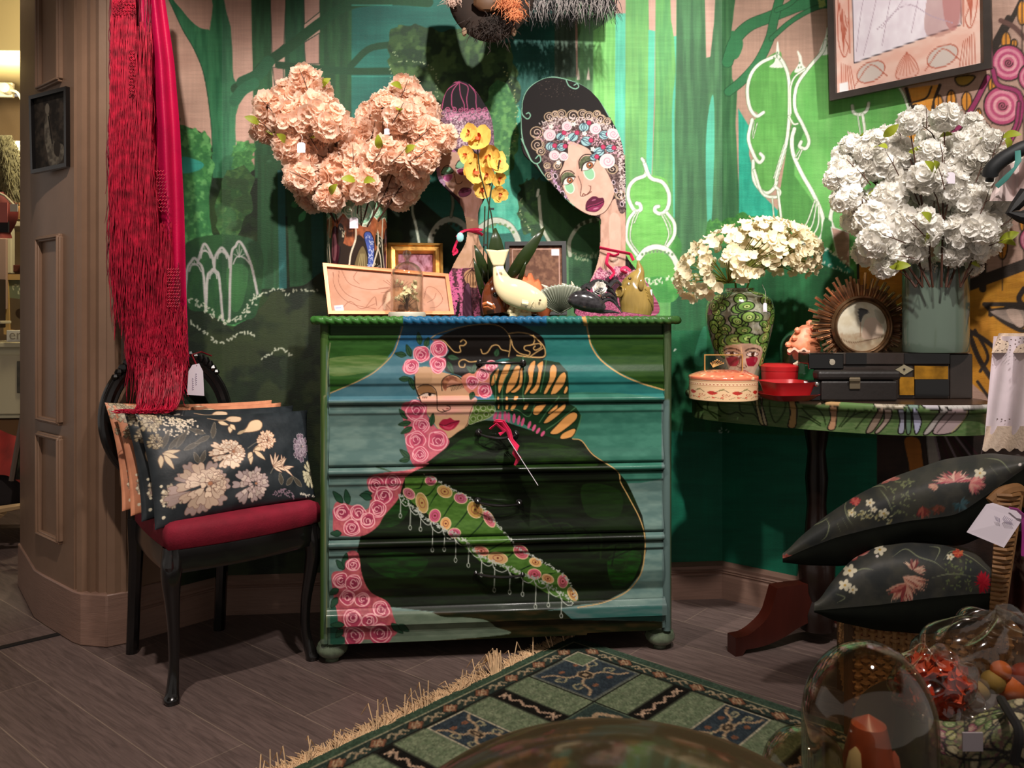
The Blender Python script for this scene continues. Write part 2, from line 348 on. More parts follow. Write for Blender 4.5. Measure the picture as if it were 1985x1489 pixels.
# ------------------------------------------------------------------ the mural (painted plaster, shared by three wall planes)
def foliage(c, P, cols=('2c5a2c', '3f7a3a', '5f9a4e'), base='24482a', cell=9, seed=2, al=.75, rag=5):
    p = smooth_pts(pl(P), True, 5); q = random.Random(seed)
    p = p+np.array([(q.uniform(-rag, rag), q.uniform(-rag, rag)) for _ in p]); mk = c.mask(p, True); c.put(mk, base); c.mottle(mk, cols, cell, seed, al)
def mural():
    c = Canvas(230, -8, 2230, 1200, 'b08d7c')
    PK = 'c39c8c'
    c.put(c.mask('230 -10 700 -10 700 340 230 340', False), 'c39c8c', 1, 'cfab9a', (60, 60))
    # teal distance
    c.poly('676 -10 1080 -10 1080 640 676 640', '1b5a50', False, col2='266e60', ns=(40, 90), seed=4)
    c.poly('960 200 1010 215 1030 330 1015 440 925 440 905 340 925 300', '3fa38a', col2='58b89c', ns=(20, 8))
    # lower forest floor, its dark greens deepened to take in the bouquet's shadow
    foliage(c, '330 330 420 290 500 330 700 300 1000 560 1100 560 1300 520 1320 1195 330 1195', ('1c3619', '162c14', '2a401b'), '122412', 26, 8, .7, 8)
    # trunk one with its fork
    G1, G2 = '2a6847', '3c7f57'
    c.poly('324 -8 354 57 374 91 391 130 400 169 406 212 410 251 412 345 456 345 457 272 456 251 457 224 463 203 475 184 492 169 500 160 500 130 487 142 469 156 457 159 453 151 451 133 450 91 447 51 439 24 433 -8', G1, False, col2=G2, ns=(60, 7))
    c.poly('337 -8 354 21 372 42 388 54 403 57 407 53 407 -8', PK)
    c.line('324 -8 354 57 374 91 391 130 400 169 406 212 410 251 412 300', 1.5, '1c4632')
    # trunks two, three, four
    c.poly('487 -8 524 -8 526 110 530 200 540 345 494 345 490 150', '21502f', False, col2='2b603b', ns=(60, 7))
    c.poly('554 -8 589 -8 591 150 594 420 553 420 552 100', '1f4a31', False, col2='285a3a', ns=(60, 7))
    c.poly('620 -8 682 -8 681 200 690 620 616 620 620 200', '1f4429', False, col2='2a5632', ns=(80, 8))
    c.poly('500 300 545 300 548 560 498 560', '2a5a36', False, col2='234a2c', ns=(80, 6)); c.poly('555 360 610 360 612 560 562 560', '2b5c38', False, col2='24502f', ns=(80, 6))
    c.poly('538 330 552 330 556 560 541 560', '2c6a66', False); c.poly('602 400 626 400 630 560 606 560', '286052', False)
    for P in ('524 -8 554 -8 551 85 527 107', '589 -8 620 -8 620 23 590 47', '590 82 619 64 619 124 592 124', '528 130 549 132 552 200 537 203', '602 141 620 142 621 192 604 192'):
        c.poly(P, 'b08a7c', False, edge='173423', ew=1.5)
    # branches
    c.line('457 172 487 158 510 128 560 92 620 45 680 8 760 0 830 4', 20, '1f4a2c'); c.line('540 126 600 132 680 138 760 138', 14, '1c4429')
    c.line('680 128 715 95 760 86', 13, '1c4429'); c.line('470 160 500 145 520 120', 24, '245c3c'); c.line('455 195 470 175 492 162', 22, G1)
    for y in (10, 148): c.line([682, y, 760, y], 2, '3b8f7c')
    # leafy masses behind the flowers and heads
    foliage(c, '756 55 800 50 870 60 930 60 985 85 1000 130 1005 190 996 250 985 310 950 330 900 320 860 250 800 240 770 190 755 120', ('2c4a24', '3a5a2e', '55753f'), '1e3a20', 11, 5)
    foliage(c, '960 160 1000 200 1000 290 990 330 950 335 940 280 935 220', ('5b9a52', '78b464', '3f7d45'), '3c7843', 6, 15)
    c.dots('762 95 775 118 800 118 822 122 840 135 848 160 846 190 843 215', 5, 1.1, 'c9d4a8', 3); c.dots('757 120 758 150 765 180', 6, 1, 'c9d4a8', 2)
    c.dots('975 130 985 150 1000 190 1002 230 1000 260 985 300 960 320', 5, 1.1, 'd8d896', 3, 4)
    foliage(c, '1035 345 1010 360 1005 400 1012 440 1035 460 1060 440 1060 360', ('2b4f26', '3c632f'), '1d3d22', 7, 9); c.dots('1012 380 1012 420 1030 450', 5, 1, 'c8cc9c', 3)
    foliage(c, '340 262 365 250 395 258 408 280 412 320 405 420 420 480 470 560 470 620 380 640 340 600', ('4a8f4c', '6fb268', '2d6b3c'), '35763f', 8, 3)
    c.poly('352 305 375 308 395 318 385 330 352 335', '2f9080'); 
    foliage(c, '455 278 475 272 492 285 490 320 480 350 462 345 450 315', ('63a85a', '4a8d4b'), '3b7b42', 5, 6)
    foliage(c, '430 350 470 320 490 340 480 420 440 480 420 440', ('4f7a40', '3c5f34', '2c4a2a'), '2f5a30', 9, 12)
    c.leaf(585, 400, 22, 14, -50, '4aa866'); c.leaf(580, 430, 26, 12, -60, '55b070'); c.leaf(565, 400, 16, 12, -30, '3d8c50')
    foliage(c, '360 560 420 600 450 640 500 600 560 560 700 560 700 1195 340 1195 345 600', ('22301a', '1a2a14', '333e20'), '131f10', 24, 21, .7, 6)  # dark undergrowth, with the bouquet's shadow worked into the greens
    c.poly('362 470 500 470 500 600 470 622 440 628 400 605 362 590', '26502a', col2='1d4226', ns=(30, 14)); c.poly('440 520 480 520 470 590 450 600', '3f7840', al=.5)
    WH = 'a8a4a0'
    def arch(apx, l, ll, r, rr, seed):   # pointed arch with a small fan in its tip
        (ax, ay), (lx, ly), (rx, ry) = apx, l, r
        o = [ll, (lx, ly), (ax*.55+lx*.45, ay*.7+ly*.3), (ax, ay), (ax*.55+rx*.45, ay*.7+ry*.3), (rx, ry), rr]
        c.line(np.array(o).ravel(), 5, WH)
        m = ay+(max(ly, ry)-ay)*.75; c.line([lx+4, m+6, (lx+ax)/2+1, m-5, ax, m-9, (rx+ax)/2-1, m-5, rx-4, m+6], 2.5, WH)
        for k in (-2, -1, 0, 1, 2): c.line([ax, m-7, ax+k*(rx-lx)*.13, ay+6+abs(k)*(m-ay)*.24], 1.4, WH, False)
    cc = lambda x, y: (350+.282*x, 400+.282*y)
    arch(cc(165, 258), cc(125, 360), cc(118, 390), cc(220, 355), cc(232, 430), 1)
    arch(cc(283, 285), cc(238, 350), cc(232, 420), cc(332, 355), cc(338, 420), 1)
    arch(cc(403, 242), cc(348, 350), cc(335, 790), cc(490, 420), cc(528, 600), 1)
    arch(cc(95, 356), cc(45, 440), cc(30, 640), cc(155, 450), cc(174, 715), 1)
    arch(cc(228, 430), cc(185, 490), cc(174, 715), cc(265, 490), cc(290, 780), 1)
    c.xf(350, 400, .282)
    c.dots('50 650 120 670 180 710 260 760 320 800 400 770 470 700 520 630 550 600', 26, 7, 'b9bda8', 22, 3, 3)
    c.dots('545 600 640 575 700 575 735 605 800 575 900 580 957 562', 22, 7, 'b9bda8', 6, 5)
    c.dots('55 770 100 820 190 880 240 930 290 940 350 910 430 865 520 890', 22, 8, 'b9bda8', 7, 6); c.dots('545 1065 620 1010 690 980 765 1030', 20, 8, 'b9bda8', 6, 7)
    c.xf()
    c.dots('925 690 935 715', 5, 2, 'd8d8d0', 3)
    # right of the heads: brushed trunks and stripes
    c.poly('1075 -8 1192 -8 1192 640 1075 640', '4f7a50', False, col2='5c8f58', ns=(90, 6)); c.poly('1075 -8 1118 -8 1118 150 1075 150', '3f5444', False, col2='4a6150', ns=(80, 5))
    c.poly('1150 60 1195 30 1195 640 1150 640', '66ad58', False, col2='7cc068', ns=(90, 5), seed=3)
    c.poly('1114 -8 1119 -8 1120 145 1117 150', 'b89384', False); c.poly('1122 130 1118 155 1124 155', 'e8d8c8', False); c.poly('1141 128 1137 155 1144 155', 'e8d8c8', False)
    c.poly('1192 -8 1215 -8 1214 26 1192 25', PK, False); c.poly('1193 26 1213 26 1212 300 1192 300', '5cc0a0', False, col2='4db090', ns=(80, 5))
    c.poly('1213 -8 1260 -8 1258 640 1200 640 1212 300', '5d9c58', False, col2='6fae60', ns=(90, 6), seed=9)
    c.poly('1257 -8 1271 -8 1270 60 1258 58', PK, False); c.poly('1257 58 1270 60 1268 200 1263 345 1252 345 1256 200', '55b898', False)
    c.poly('1271 -8 1312 -8 1310 640 1258 640 1264 345 1270 200', '549456', False, col2='68a85c', ns=(90, 6), seed=11)
    c.poly('1299 -8 1311 -8 1311 74 1306 70 1301 40', PK, False); c.line('1309 72 1312 140 1305 220 1308 420', 5, '4fb094')
    c.poly('1312 -8 1426 -8 1418 60 1419 152 1429 173 1426 240 1431 345 1435 430 1450 640 1308 640 1308 300', '33603c', False, col2='467a4c', ns=(120, 7), seed=13)
    c.poly('1366 -8 1387 -8 1384 45 1377 110 1369 112', PK, False); c.poly('1382 183 1369 262 1371 431 1379 431 1385 276', '4fae92')
    c.poly('1431 210 1452 245 1452 300 1470 370 1500 400 1530 430 1520 470 1433 440', '23947c', False, col2='2fa388', ns=(30, 8))
    # right hand branches
    for P, w in (('1410 120 1425 78 1452 50 1490 34 1520 22 1560 8 1612 4', 21), ('1412 178 1440 155 1470 120 1492 75 1500 40 1512 -5', 16), ('1495 75 1530 44 1570 20 1606 8', 8), ('1505 20 1530 8 1545 -6', 8)):
        c.line(P, w+2, '20452a'); c.line(P, w, '35744a')
    c.poly('1418 60 1440 80 1432 110 1419 110', '35744a'); c.dots('1585 5 1610 12', 4, 3, 'a9b868', 5, 2, 3)
    # white-rimmed pods
    LG, DG, WT = '6cae5c', '569448', 'e4e6d8'
    c.poly('1607 60 1660 40 1740 150 1764 205 1768 260 1700 470 1560 640 1440 640 1500 470 1520 380 1540 300 1541 172 1562 138 1597 97', LG, False, col2='5fa552', ns=(60, 14))
    c.poly('1541 214 1562 248 1540 300 1540 340 1575 390 1590 430 1590 470 1560 640 1500 640 1500 480 1512 370 1530 260', '4e8c44', False, col2='457f3e', ns=(60, 8))
    c.poly('1507 100 1455 138 1448 172 1452 207 1470 222 1456 241 1452 269 1465 300 1460 317 1466 352 1483 372 1500 359 1507 328 1524 276 1528 221 1528 155 1517 117', DG, col2='63a352', ns=(50, 8), seed=4)
    c.poly('1528 160 1540 135 1552 140 1538 180 1540 230 1530 220', DG)
    c.poly('1502 118 1506 84 1509 84 1513 118 1524 130 1492 130', WT); c.poly('1545 98 1553 108 1556 124 1563 136 1540 140 1549 120', WT); c.poly('1600 70 1603 54 1612 54 1612 100 1588 104', WT)
    for P, w in (('1505 108 1475 122 1457 142 1449 172 1453 207 1466 225 1480 218', 6), ('1458 232 1451 269 1462 302 1472 315 1480 306 1474 298', 6), ('1460 312 1462 350 1483 374 1502 362 1508 330 1524 278 1530 221 1529 155 1520 125 1508 108', 6),
                 ('1600 80 1594 100 1565 135 1544 168 1541 210 1556 242 1568 272 1562 288 1550 284 1553 275', 6), ('1540 250 1535 270 1538 300 1556 340 1576 375 1594 418 1594 455 1575 472 1550 470', 7),
                 ('1462 330 1478 375 1505 382 1512 372 1503 362', 5), ('1497 385 1500 420', 2), ('1508 370 1514 420', 4), ('1529 225 1538 240 1546 240', 3), ('1560 135 1540 150 1532 175 1533 220', 3),
                 ('1580 388 1565 430 1545 462', 2), ('1583 392 1575 435 1555 465', 2), ('1587 400 1585 440 1565 468', 2.5), ('1555 290 1546 310', 2), ('1550 292 1542 305', 1.5), ('1520 280 1500 345', 1.5), ('1524 290 1506 350', 1.5), ('1462 235 1458 265', 1.2), ('1468 238 1460 268', 1.2),
                 ('1652 205 1655 218 1668 222 1680 214 1684 200', 6), ('1662 220 1668 260 1670 290', 2), ('1672 222 1676 255 1672 290', 5), ('1640 368 1618 395 1610 425 1622 450 1645 452 1652 440 1640 428 1634 436', 7), ('1645 372 1630 385 1628 372', 2), ('1650 448 1665 465 1690 472', 5), ('1742 168 1752 185 1762 215', 4)):
        c.line(P, w+1.5, '4a6a40'); c.line(P, w, WT)
    for x, y in ((1500, 112), (1506, 108), (1512, 114), (1507, 102), (1550, 122), (1553, 130), (1548, 131), (1604, 70), (1606, 80), (1603, 88), (1608, 92)): c.ell(x, y, 1.4, 2.2, '5f7f5a')
    # foot of the right trees
    c.poly('1590 470 1596 430 1600 420 1612 430 1622 640 1600 640', '3f7a3c', False); c.poly('1611 440 1650 452 1645 540 1625 510', 'b58d7e', False, edge='e4e6d8', ew=2); c.poly('1646 450 1662 458 1664 560 1648 560', '4f9448', False)
    foliage(c, '1560 500 1600 490 1660 540 1680 640 1560 640 1500 600', ('2f6a38', '1f5030'), '1f5a34', 8, 31); c.poly('1572 470 1600 480 1640 515 1645 530 1600 515 1572 498', '1f8068'); c.dots('1580 472 1615 490 1645 515', 4, 1.6, 'e8ead8', 4, 8, 2); c.dots('1583 505 1610 515 1642 530', 4, 1.6, 'e8ead8', 3, 9)
    foliage(c, '1370 430 1400 425 1450 415 1480 430 1440 455 1390 480 1370 470', ('4f8f3c', '3a7a34'), '2f6a30', 5, 33)
    # lower right forest and plain teal
    c.poly('1295 640 1700 640 1700 1195 1295 1195', '0f5a36', False, col2='14683c', ns=(60, 20), seed=17); c.poly('1340 470 1575 500 1700 640 1300 640 1300 560', '1d5530', False, col2='24643a', ns=(90, 8), seed=18)
    c.poly('1295 835 1700 850 1700 1195 1295 1195', '0a6a50', False, col2='0d7457', ns=(14, 60), seed=19)
    c.poly('1345 700 1360 640 1370 640 1366 705', '2c7c58'); c.dots('1303 676 1312 680', 3, 1.6, 'd8e0d0', 2); c.dots('1392 834 1415 838', 3, 1.6, 'b8c8b8', 4); c.dots('1405 660 1410 700', 4, 1.6, 'b8c8b8', 4)
    # arches and pod beside the large head
    c.xf(950, 380, .2015)
    DK = '2b5428'
    c.poly('540 440 480 250 470 0 480 -150 1000 -50 1100 60 1050 200 1050 600 760 600 640 450', '2a5026', False, col2='234722', ns=(30, 8)); c.poly('765 560 755 420 800 330 900 260 1040 240 1040 600', '2f5a34')
    c.poly('1320 60 1330 -120 1480 -200 1700 -150 1720 100 1780 350 1640 500 1830 700 1800 800 1300 780 1300 500', '66ae4e', col2='74bb58', ns=(10, 30), seed=6)
    c.xf(); c.poly('1222 372 1236 352 1257 344 1280 352 1293 375 1292 398 1278 408 1300 440 1300 475 1284 492 1258 484 1240 496 1226 480 1220 450 1226 420 1235 406 1224 392', '62a84c', col2='70b658', ns=(8, 30))
    c.poly('1240 505 1262 492 1285 492 1302 505 1310 535 1240 540', '62a84c')
    c.xf(950, 380, .2015)
    foliage(c, '1780 380 1830 420 1840 560 1800 640 1740 540', ('4f9a44', '3f8a3c'), '3c8038', 20, 36, .6, 8)
    foliage(c, '1470 800 1780 800 1790 1000 1560 1000', ('5aa650', '7abf68', '3c8a40'), '3f9040', 20, 37); c.dots('1470 790 1560 830 1680 800 1770 790', 26, 8, 'dfe4cc', 22, 3, 3)
    c.poly('755 600 760 560 900 590 1050 560 1050 1000 760 1000', '1f4a2c', False, col2='2c5a34', ns=(40, 20)); c.dots('770 560 850 590 950 590 1030 560', 22, 8, '8a9a78', 26, 3, 3)
    Wh = 'dfe2d4'
    for P, w in (('1480 -340 1500 -210 1400 -160 1340 -90 1330 20 1390 140 1450 130 1440 80 1410 70', 34), ('1480 -330 1540 -180 1660 -130 1720 -20 1710 110 1650 170 1590 150 1590 110 1620 100', 34), ('1390 150 1330 240 1310 400 1360 500 1430 590', 28), ('1700 160 1770 260 1770 380 1700 490', 30),
                 ('1410 160 1370 240 1350 420 1440 560', 10), ('1430 150 1400 230 1385 260', 8), ('1650 180 1690 260 1720 370 1680 480', 10), ('1670 175 1730 280 1740 370', 8),
                 ('1430 600 1500 520 1600 490 1700 520 1770 600 1810 700', 50), ('1480 -330 1460 -360', 26),
                 ('770 570 760 450 820 330 900 260 1040 220', 36), ('470 0 480 140 500 300 570 440', 30), ('455 0 465 -60', 24)):
        c.line(P, w+6, '3c5a34' if P[:2] != '47' else '20301c'); c.line(P, w, Wh if not P.startswith(('770', '470')) else 'b4b8a4')
    for i in range(9): c.ell(1465+i*36, 575-42*math.sin(PI*(i+1)/10), 11, 13, '5f7f5a', edge='8f9f84', ew=4)
    for i, (x, y) in enumerate(((830, 300), (880, 270), (935, 245), (1005, 235))): c.ell(x, y, 12+i*4, 14+i*4, '3f4a30', edge='2c3820', ew=5)
    c.xf(820, 120, .2418)
    for P, w, cl in (('60 1480 70 1390 130 1300 210 1262 290 1280 350 1340', 46, 'b4b6a8'), ('460 1330 520 1290 590 1270 690 1310 750 1400 770 1480', 46, 'c4c8b8'), ('230 1060 240 1140 225 1240', 20, '8d8f7c'), ('-80 1080 -85 1200 -60 1300 -30 1460', 20, 'c0c6b4')):
        c.line(P, w+6, '20301c'); c.line(P, w, cl)
    for i in range(8):
        a = PI*(.12+.1*i); c.ell(215-140*math.cos(a), 1445-145*math.sin(a), 13, 13, '2c3320'); c.ell(610-135*math.cos(a), 1440-140*math.sin(a), 12, 12, '6a8a5a')
    c.xf()
    # orange and rose half of the right wall
    c.poly('1662 466 1665 580 2240 580 2240 -8 1925 -8 1830 -8 1742 165 1760 190 1768 260 1700 480', 'a88676', False, col2='b59282', ns=(30, 30))
    OR, BK, MG = 'd58a2c', '2c2018', '96305f'
    c.poly('1662 466 1720 480 1760 520 1760 640 1668 640', OR, False, col2='c97c22', ns=(6, 30)); c.line('1662 466 1664 560 1668 700', 5, BK)
    c.poly('1878 560 1930 530 2020 520 2060 700 2000 830 1950 800 1880 740', 'c98a24', False, col2='b87a1c', ns=(8, 30)); 
    c.poly('1756 172 1800 166 1820 164 1812 195 1806 230 1808 300 1780 300 1740 300 1772 215', OR, False, col2='de9a40', ns=(8, 20))
    for P, w in (('1757 172 1768 210 1775 205 1795 220 1800 260 1798 320', 7), ('1766 200 1795 190 1806 168', 3.5), ('1822 165 1810 200 1806 240', 6), ('1820 240 1824 285', 6), ('1768 240 1766 200', 5),
                 ('1980 0 1960 40 1926 100', 9), ('1925 90 1955 35', 12), ('1940 40 1965 52 1990 78', 10)): c.line(P, w, BK if P[:4] != '1940' else '5f4038')
    for x, y, rx, ry in ((1819, 203, 9, 19), (1844, 195, 9, 20), (1874, 197, 10, 19), (1897, 223, 6, 13), (1923, 165, 7, 15), (1950, 80, 9, 18), (1966, 85, 6, 9), (1981, 25, 9, 24), (1984, 200, 8, 14), (1943, 475, 10, 28), (1984, 430, 8, 20)):
        c.ell(x, y, rx, ry, OR, edge=BK, ew=2.5); c.line([x, y-ry+2, x, y+ry+60], 2, BK, False)
    for x, y, r in ((1955, 122, 33), (1943, 205, 36), (2000, 150, 26), (2000, 465, 24), (1900, 258, 22)):
        c.ell(x, y, r, r*1.05, 'b84a72', edge=BK, ew=3)
        for k, cl in ((.84, 'd88a9c'), (.66, 'b84a72'), (.5, 'e0a0a8'), (.34, 'c05a78')): c.ell(x, y, r*k, r*k, cl)
        c.spiral(x, y, r*.25, 1.8, 2, BK)
    for P, w in (('1925 135 1935 165 1975 180 1978 230 1950 290', 8), ('1915 150 1890 200 1865 240 1845 262', 9), ('1975 200 1970 240 1955 270', 6), ('1855 250 1880 228', 8)): c.line(P, w+4, BK); c.line(P, w, MG)
    c.poly('1852 150 1880 146 1890 150 1875 165 1858 165', '9a7828', edge=BK, ew=3)
    for P, w in (('1860 560 1900 545 1990 512', 22), ('1905 480 1905 560', 14), ('1920 610 1960 596 1990 600', 9), ('1908 590 1990 590', 8), ('1908 590 1940 620 1976 640 1990 640', 8), ('1876 640 1910 660 1960 700 1990 715', 9), ('1876 640 1900 700 1940 760', 10), ('1900 720 1915 690 1890 640', 6), ('1895 740 1930 790', 6), ('1935 720 1955 790', 5), ('1985 560 1975 580 1990 600', 10), ('1810 200 1812 330', 4)): c.line(P, w, BK)
    c.poly('1918 602 1985 600 1985 632 1970 632 1945 622', 'a08c80', edge=BK, ew=4); c.poly('1950 602 1975 602 1985 630 1970 632', 'c4a898')
    c.poly('1700 840 2240 840 2240 1195 1700 1195', '281c18', False, col2='3c2820', ns=(30, 30)); c.poly('1752 850 1782 850 1790 890 1795 950 1765 930 1760 900', 'b87028', edge=BK, ew=4); c.poly('1795 845 1815 845 1822 910 1805 930', 'a8a098', edge=BK, ew=3)
    for k in range(6): c.line([1812+k*10, 845, 1822+k*16, 890], 4, ('8a7880', '3c1820')[k % 2], False)
    c.streak(.05, (90, 2.5), 5); c.streak(.06, (2.5, 50), 6); c.streak(.10, (70, 70), 12)
    return c
# ------------------------------------------------------------------ painting across the chest of drawers
def chest_paint():
    c = Canvas(595, 596, 1325, 1285, '2f5a28', 1.25)
    GR, BL, TL, GY, CRM, BKK = '2f5a22', '2f6a98', '2b7874', '70908a', 'b08c58', '17110e'
    # ground: blue sky, grey-teal lower field, green corners and posts
    c.poly('770 600 1145 600 1165 670 1300 770 1300 775 640 775 770 640', '34709a', False, col2='4688a8', ns=(12, 40), al=1)
    c.poly('950 600 1140 600 1150 660 1300 762 1300 775 950 775', TL, False, col2='34867e', ns=(12, 40)); c.poly('630 730 760 690 900 660 900 780 630 780', '4f8290', col2='5c8c98', ns=(20, 30))
    c.poly('628 778 1300 778 1300 1215 1270 1245 628 1245', '6b8c86', False, col2='86a49a', ns=(14, 40), seed=3); c.poly('990 778 1300 778 1300 920 1100 920', '3c7c68', col2='4a8c76', ns=(14, 30), seed=4)
    c.poly('628 620 778 620 775 645 762 680 745 700 725 720 690 740 655 755 636 762 628 762', GR, False, col2='3a6a2a', ns=(6, 40), seed=5); c.poly('638 695 748 690 735 712 700 724 640 728', '8a9a5c', al=.7, col2='5a7c34', ns=(5, 40))
    c.poly('1140 628 1146 665 1165 695 1200 722 1250 744 1300 762 1302 628', '33561e', False, col2='274a1a', ns=(6, 40), seed=6)
    c.line('782 626 776 648 764 682 748 702 722 724 690 741 655 756 636 764', 2, CRM); c.line('1137 628 1141 650 1147 672 1165 698 1200 724 1240 742 1290 757', 3.2, CRM)
    # rope edge colours
    c.poly('595 600 781 600 781 632 595 632', '4a8a3c', False); c.poly('781 600 1060 600 1060 632 781 632', '2f7aa8', False); c.poly('1060 600 1135 600 1140 632 1060 632', '3a8a80', False); c.poly('1135 600 1325 600 1325 632 1140 632', '4a7a3c', False); c.poly('1124 600 1132 600 1140 632 1132 632', 'b0884c', False)
    # dark cloak
    c.poly('846 800 858 812 875 835 900 822 940 815 980 818 1040 838 1110 850 1125 852 1150 880 1175 900 1196 912 1215 935 1225 955 1245 1000 1252 1040 1250 1080 1240 1115 1215 1145 1170 1168 1130 1172 960 1200 700 1170 690 1080 700 1035 730 990 780 930 820 895 848 870 880 840 868 822', '1a2c10', False, col2='10180a', ns=(10, 70), seed=7)
    for P, col in (('855 885 900 850 960 850 940 875 880 890 840 900', '2c5a1c'), ('1000 860 1100 865 1160 900 1100 910 1000 905 960 890', '2a4c14'), ('720 1010 760 970 800 960 780 1010 740 1025', '245a1a'), ('710 1080 780 1070 830 1085 800 1120 740 1115', '1e5214'), ('1130 940 1200 950 1200 1000 1140 1000', '1f3c12'), ('1180 1080 1240 1070 1230 1120 1190 1140', '1f5a14')):
        c.poly(P, col, al=.75, col2='1a3010', ns=(5, 30))
    for k in range(16): c.line([730+k*30, 905+k*12, 800+k*30, 925+k*9, 900+k*22, 915+k*14], 3, ('243c14', '0c0f08')[k % 2], al=.6)
    c.line('1110 851 1128 855 1150 882 1196 913 1203 935 1214 955 1222 970 1240 1005 1250 1040 1249 1080 1241 1115 1215 1147 1170 1168 1120 1178', 2.2, CRM)
    # lowest board
    c.poly('628 1190 1300 1180 1300 1250 628 1250', '1d2410', False, col2='3c3018', ns=(10, 50)); c.poly('628 1190 780 1185 830 1186 860 1196 900 1197 940 1202 960 1215 968 1232 628 1250', '7c8f78', col2='8ea088', ns=(10, 30)); c.poly('1085 1180 1300 1172 1300 1205 1110 1202', '6f8c88', False, col2='3f7c74', ns=(10, 60))
    c.poly('628 1240 640 1180 680 1180 670 1245', '2f6a54')
    # hair
    c.poly('845 660 862 648 900 634 960 627 1000 628 1030 640 1052 655 1058 680 1055 695 1020 712 985 695 960 700 935 712 915 735 895 724 870 716 850 705 870 680 850 662', BKK); c.poly('880 700 925 705 920 740 890 728 862 718', BKK)
    c.xf(760, 600, .2283)
    c.line('330 245 380 210 460 185 560 155 700 130 840 125 930 150 985 205 1005 260 1000 340 990 400', 8, CRM); c.line('985 205 1080 195 1180 215 1250 270 1295 330 1290 400 1180 405 1060 390', 12, CRM)
    for P in ('345 258 430 262 480 310 530 360 580 360 575 310 610 305 630 280 605 255 580 275', '755 340 770 375 810 365 850 310 900 305 930 340 990 355', '720 440 660 445 610 425 570 445 575 485 610 490 620 465', '1200 215 1210 260 1190 300 1130 310 1125 340 1170 360 1160 390 1130 385', '1180 300 1250 290 1265 320 1220 345 1200 330 1215 310', '1010 250 1030 320 1080 370 1150 390', '1165 405 1230 360 1280 330'): c.line(P, 10, CRM)
    # face
    c.poly('195 570 190 520 230 490 330 490 420 530 480 545 560 570 610 590 650 680 690 730 690 830 670 900 640 985 560 1040 480 1095 430 1060 380 1000 340 940 290 880 260 830 230 760 200 680', 'b08a68', col2='b89070', ns=(40, 40)); c.poly('240 740 690 740 690 830 660 900 560 880 460 900 380 900 300 860 250 780', 'c88a80', al=.8, col2='c0907c', ns=(20, 40)); c.poly('195 570 230 500 330 500 330 620 220 650', 'a07c5c', al=.6)
    c.line('190 570 195 650 220 720 245 785', 10, '1c120c'); c.line('690 800 660 890 645 960 620 1000', 4, '2c1c14')
    c.poly('215 680 260 645 310 645 350 670 375 720 340 735 290 710 240 720', '7c5838'); c.line('215 665 260 640 310 640 355 665 378 710 382 800 385 850 420 870 460 865', 6, '1c120c')
    c.poly('240 730 290 705 350 718 370 730 300 738', 'd0b8a8'); c.line('225 735 290 708 365 718', 7, '160e0a'); c.ell(320, 722, 14, 12, '1a1410')
    for k in range(5): c.line([262+k*9, 735, 258+k*9, 752], 3, '160e0a', False)
    c.poly('425 620 445 580 500 562 560 585 600 625 560 650 510 640 470 660 455 695 435 670', '6a3c2c', col2='b07858', ns=(10, 14)); c.line('425 690 420 620 450 575 510 555 570 575 612 620', 6, '1c120c'); c.poly('465 640 500 600 570 620 590 635 520 640 480 665', 'b88068'); c.line('468 660 520 645 612 632', 7, '160e0a')
    for k in range(9): c.line([500+k*12, 650-k, 506+k*13, 690-3*k], 3.5, '160e0a', False)
    c.line('430 850 450 862 490 850 492 825 465 815', 6, '1c120c'); c.ell(470, 842, 12, 7, '8a4c44'); c.line('462 870 460 910', 12, 'b08070', al=.5)
    c.poly('398 975 430 935 470 930 495 920 525 940 575 945 540 1000 510 1020 470 1030 420 1010', '8e1c34'); c.line('400 975 450 985 500 965 570 947', 6, '3a0c16'); c.poly('430 985 490 1000 530 975 500 1015 450 1012', 'b8485c', al=.6)
    c.poly('700 805 850 810 875 860 850 900 800 930 720 955 655 975 660 910 690 850', '7c9a4c', edge='d8e0b8', ew=5)
    for x, y in ((715, 870), (775, 840), (830, 830), (745, 920), (800, 890), (850, 870), (690, 930), (730, 830)): c.ell(x, y, 20, 20, '5c7c30', edge='d8e0b8', ew=5)
    for x, y, r in ((250, 380, 72), (395, 335, 75), (160, 485, 68), (390, 470, 72), (845, 485, 52), (770, 555, 56), (680, 620, 56), (785, 685, 66), (200, 860, 85), (250, 985, 70), (205, 1110, 85), (385, 1110, 88), (240, 1230, 72)): pass
    c.poly('90 800 280 800 300 900 380 1010 480 1100 470 1160 400 1220 260 1320 180 1320 120 1160 100 980', 'a04c5c', col2='b45c66', ns=(6, 6)); c.poly('590 580 700 520 830 460 880 480 830 620 860 690 760 740 640 700', 'b8705c')
    for x, y, L, a in ((120, 390, 100, -170), (160, 400, 110, -110), (240, 300, 110, -100), (280, 320, 90, -70), (60, 590, 110, 0), (150, 580, 110, 70), (470, 400, 100, 10), (470, 440, 120, 65), (130, 930, 110, -130), (160, 960, 110, 170), (170, 1000, 110, 150), (330, 990, 110, -80), (150, 1260, 110, -140), (150, 1270, 90, 170), (700, 540, 90, -140), (690, 540, 80, -80), (880, 400, 70, -75), (690, 700, 70, 110)):
        c.leaf(x, y, L, 44, a, '3c6040', '16301c', 4, '16301c')
    for x, y, r in ((250, 380, 72), (395, 335, 75), (160, 485, 68), (390, 470, 72), (845, 485, 52), (770, 555, 56), (680, 620, 56), (785, 685, 66), (200, 860, 85), (250, 985, 70), (205, 1110, 85), (385, 1110, 88), (240, 1230, 72)): c.rose(x, y, r, 'b0485e', 'e2a8ac', 0, 7, '7c2440')
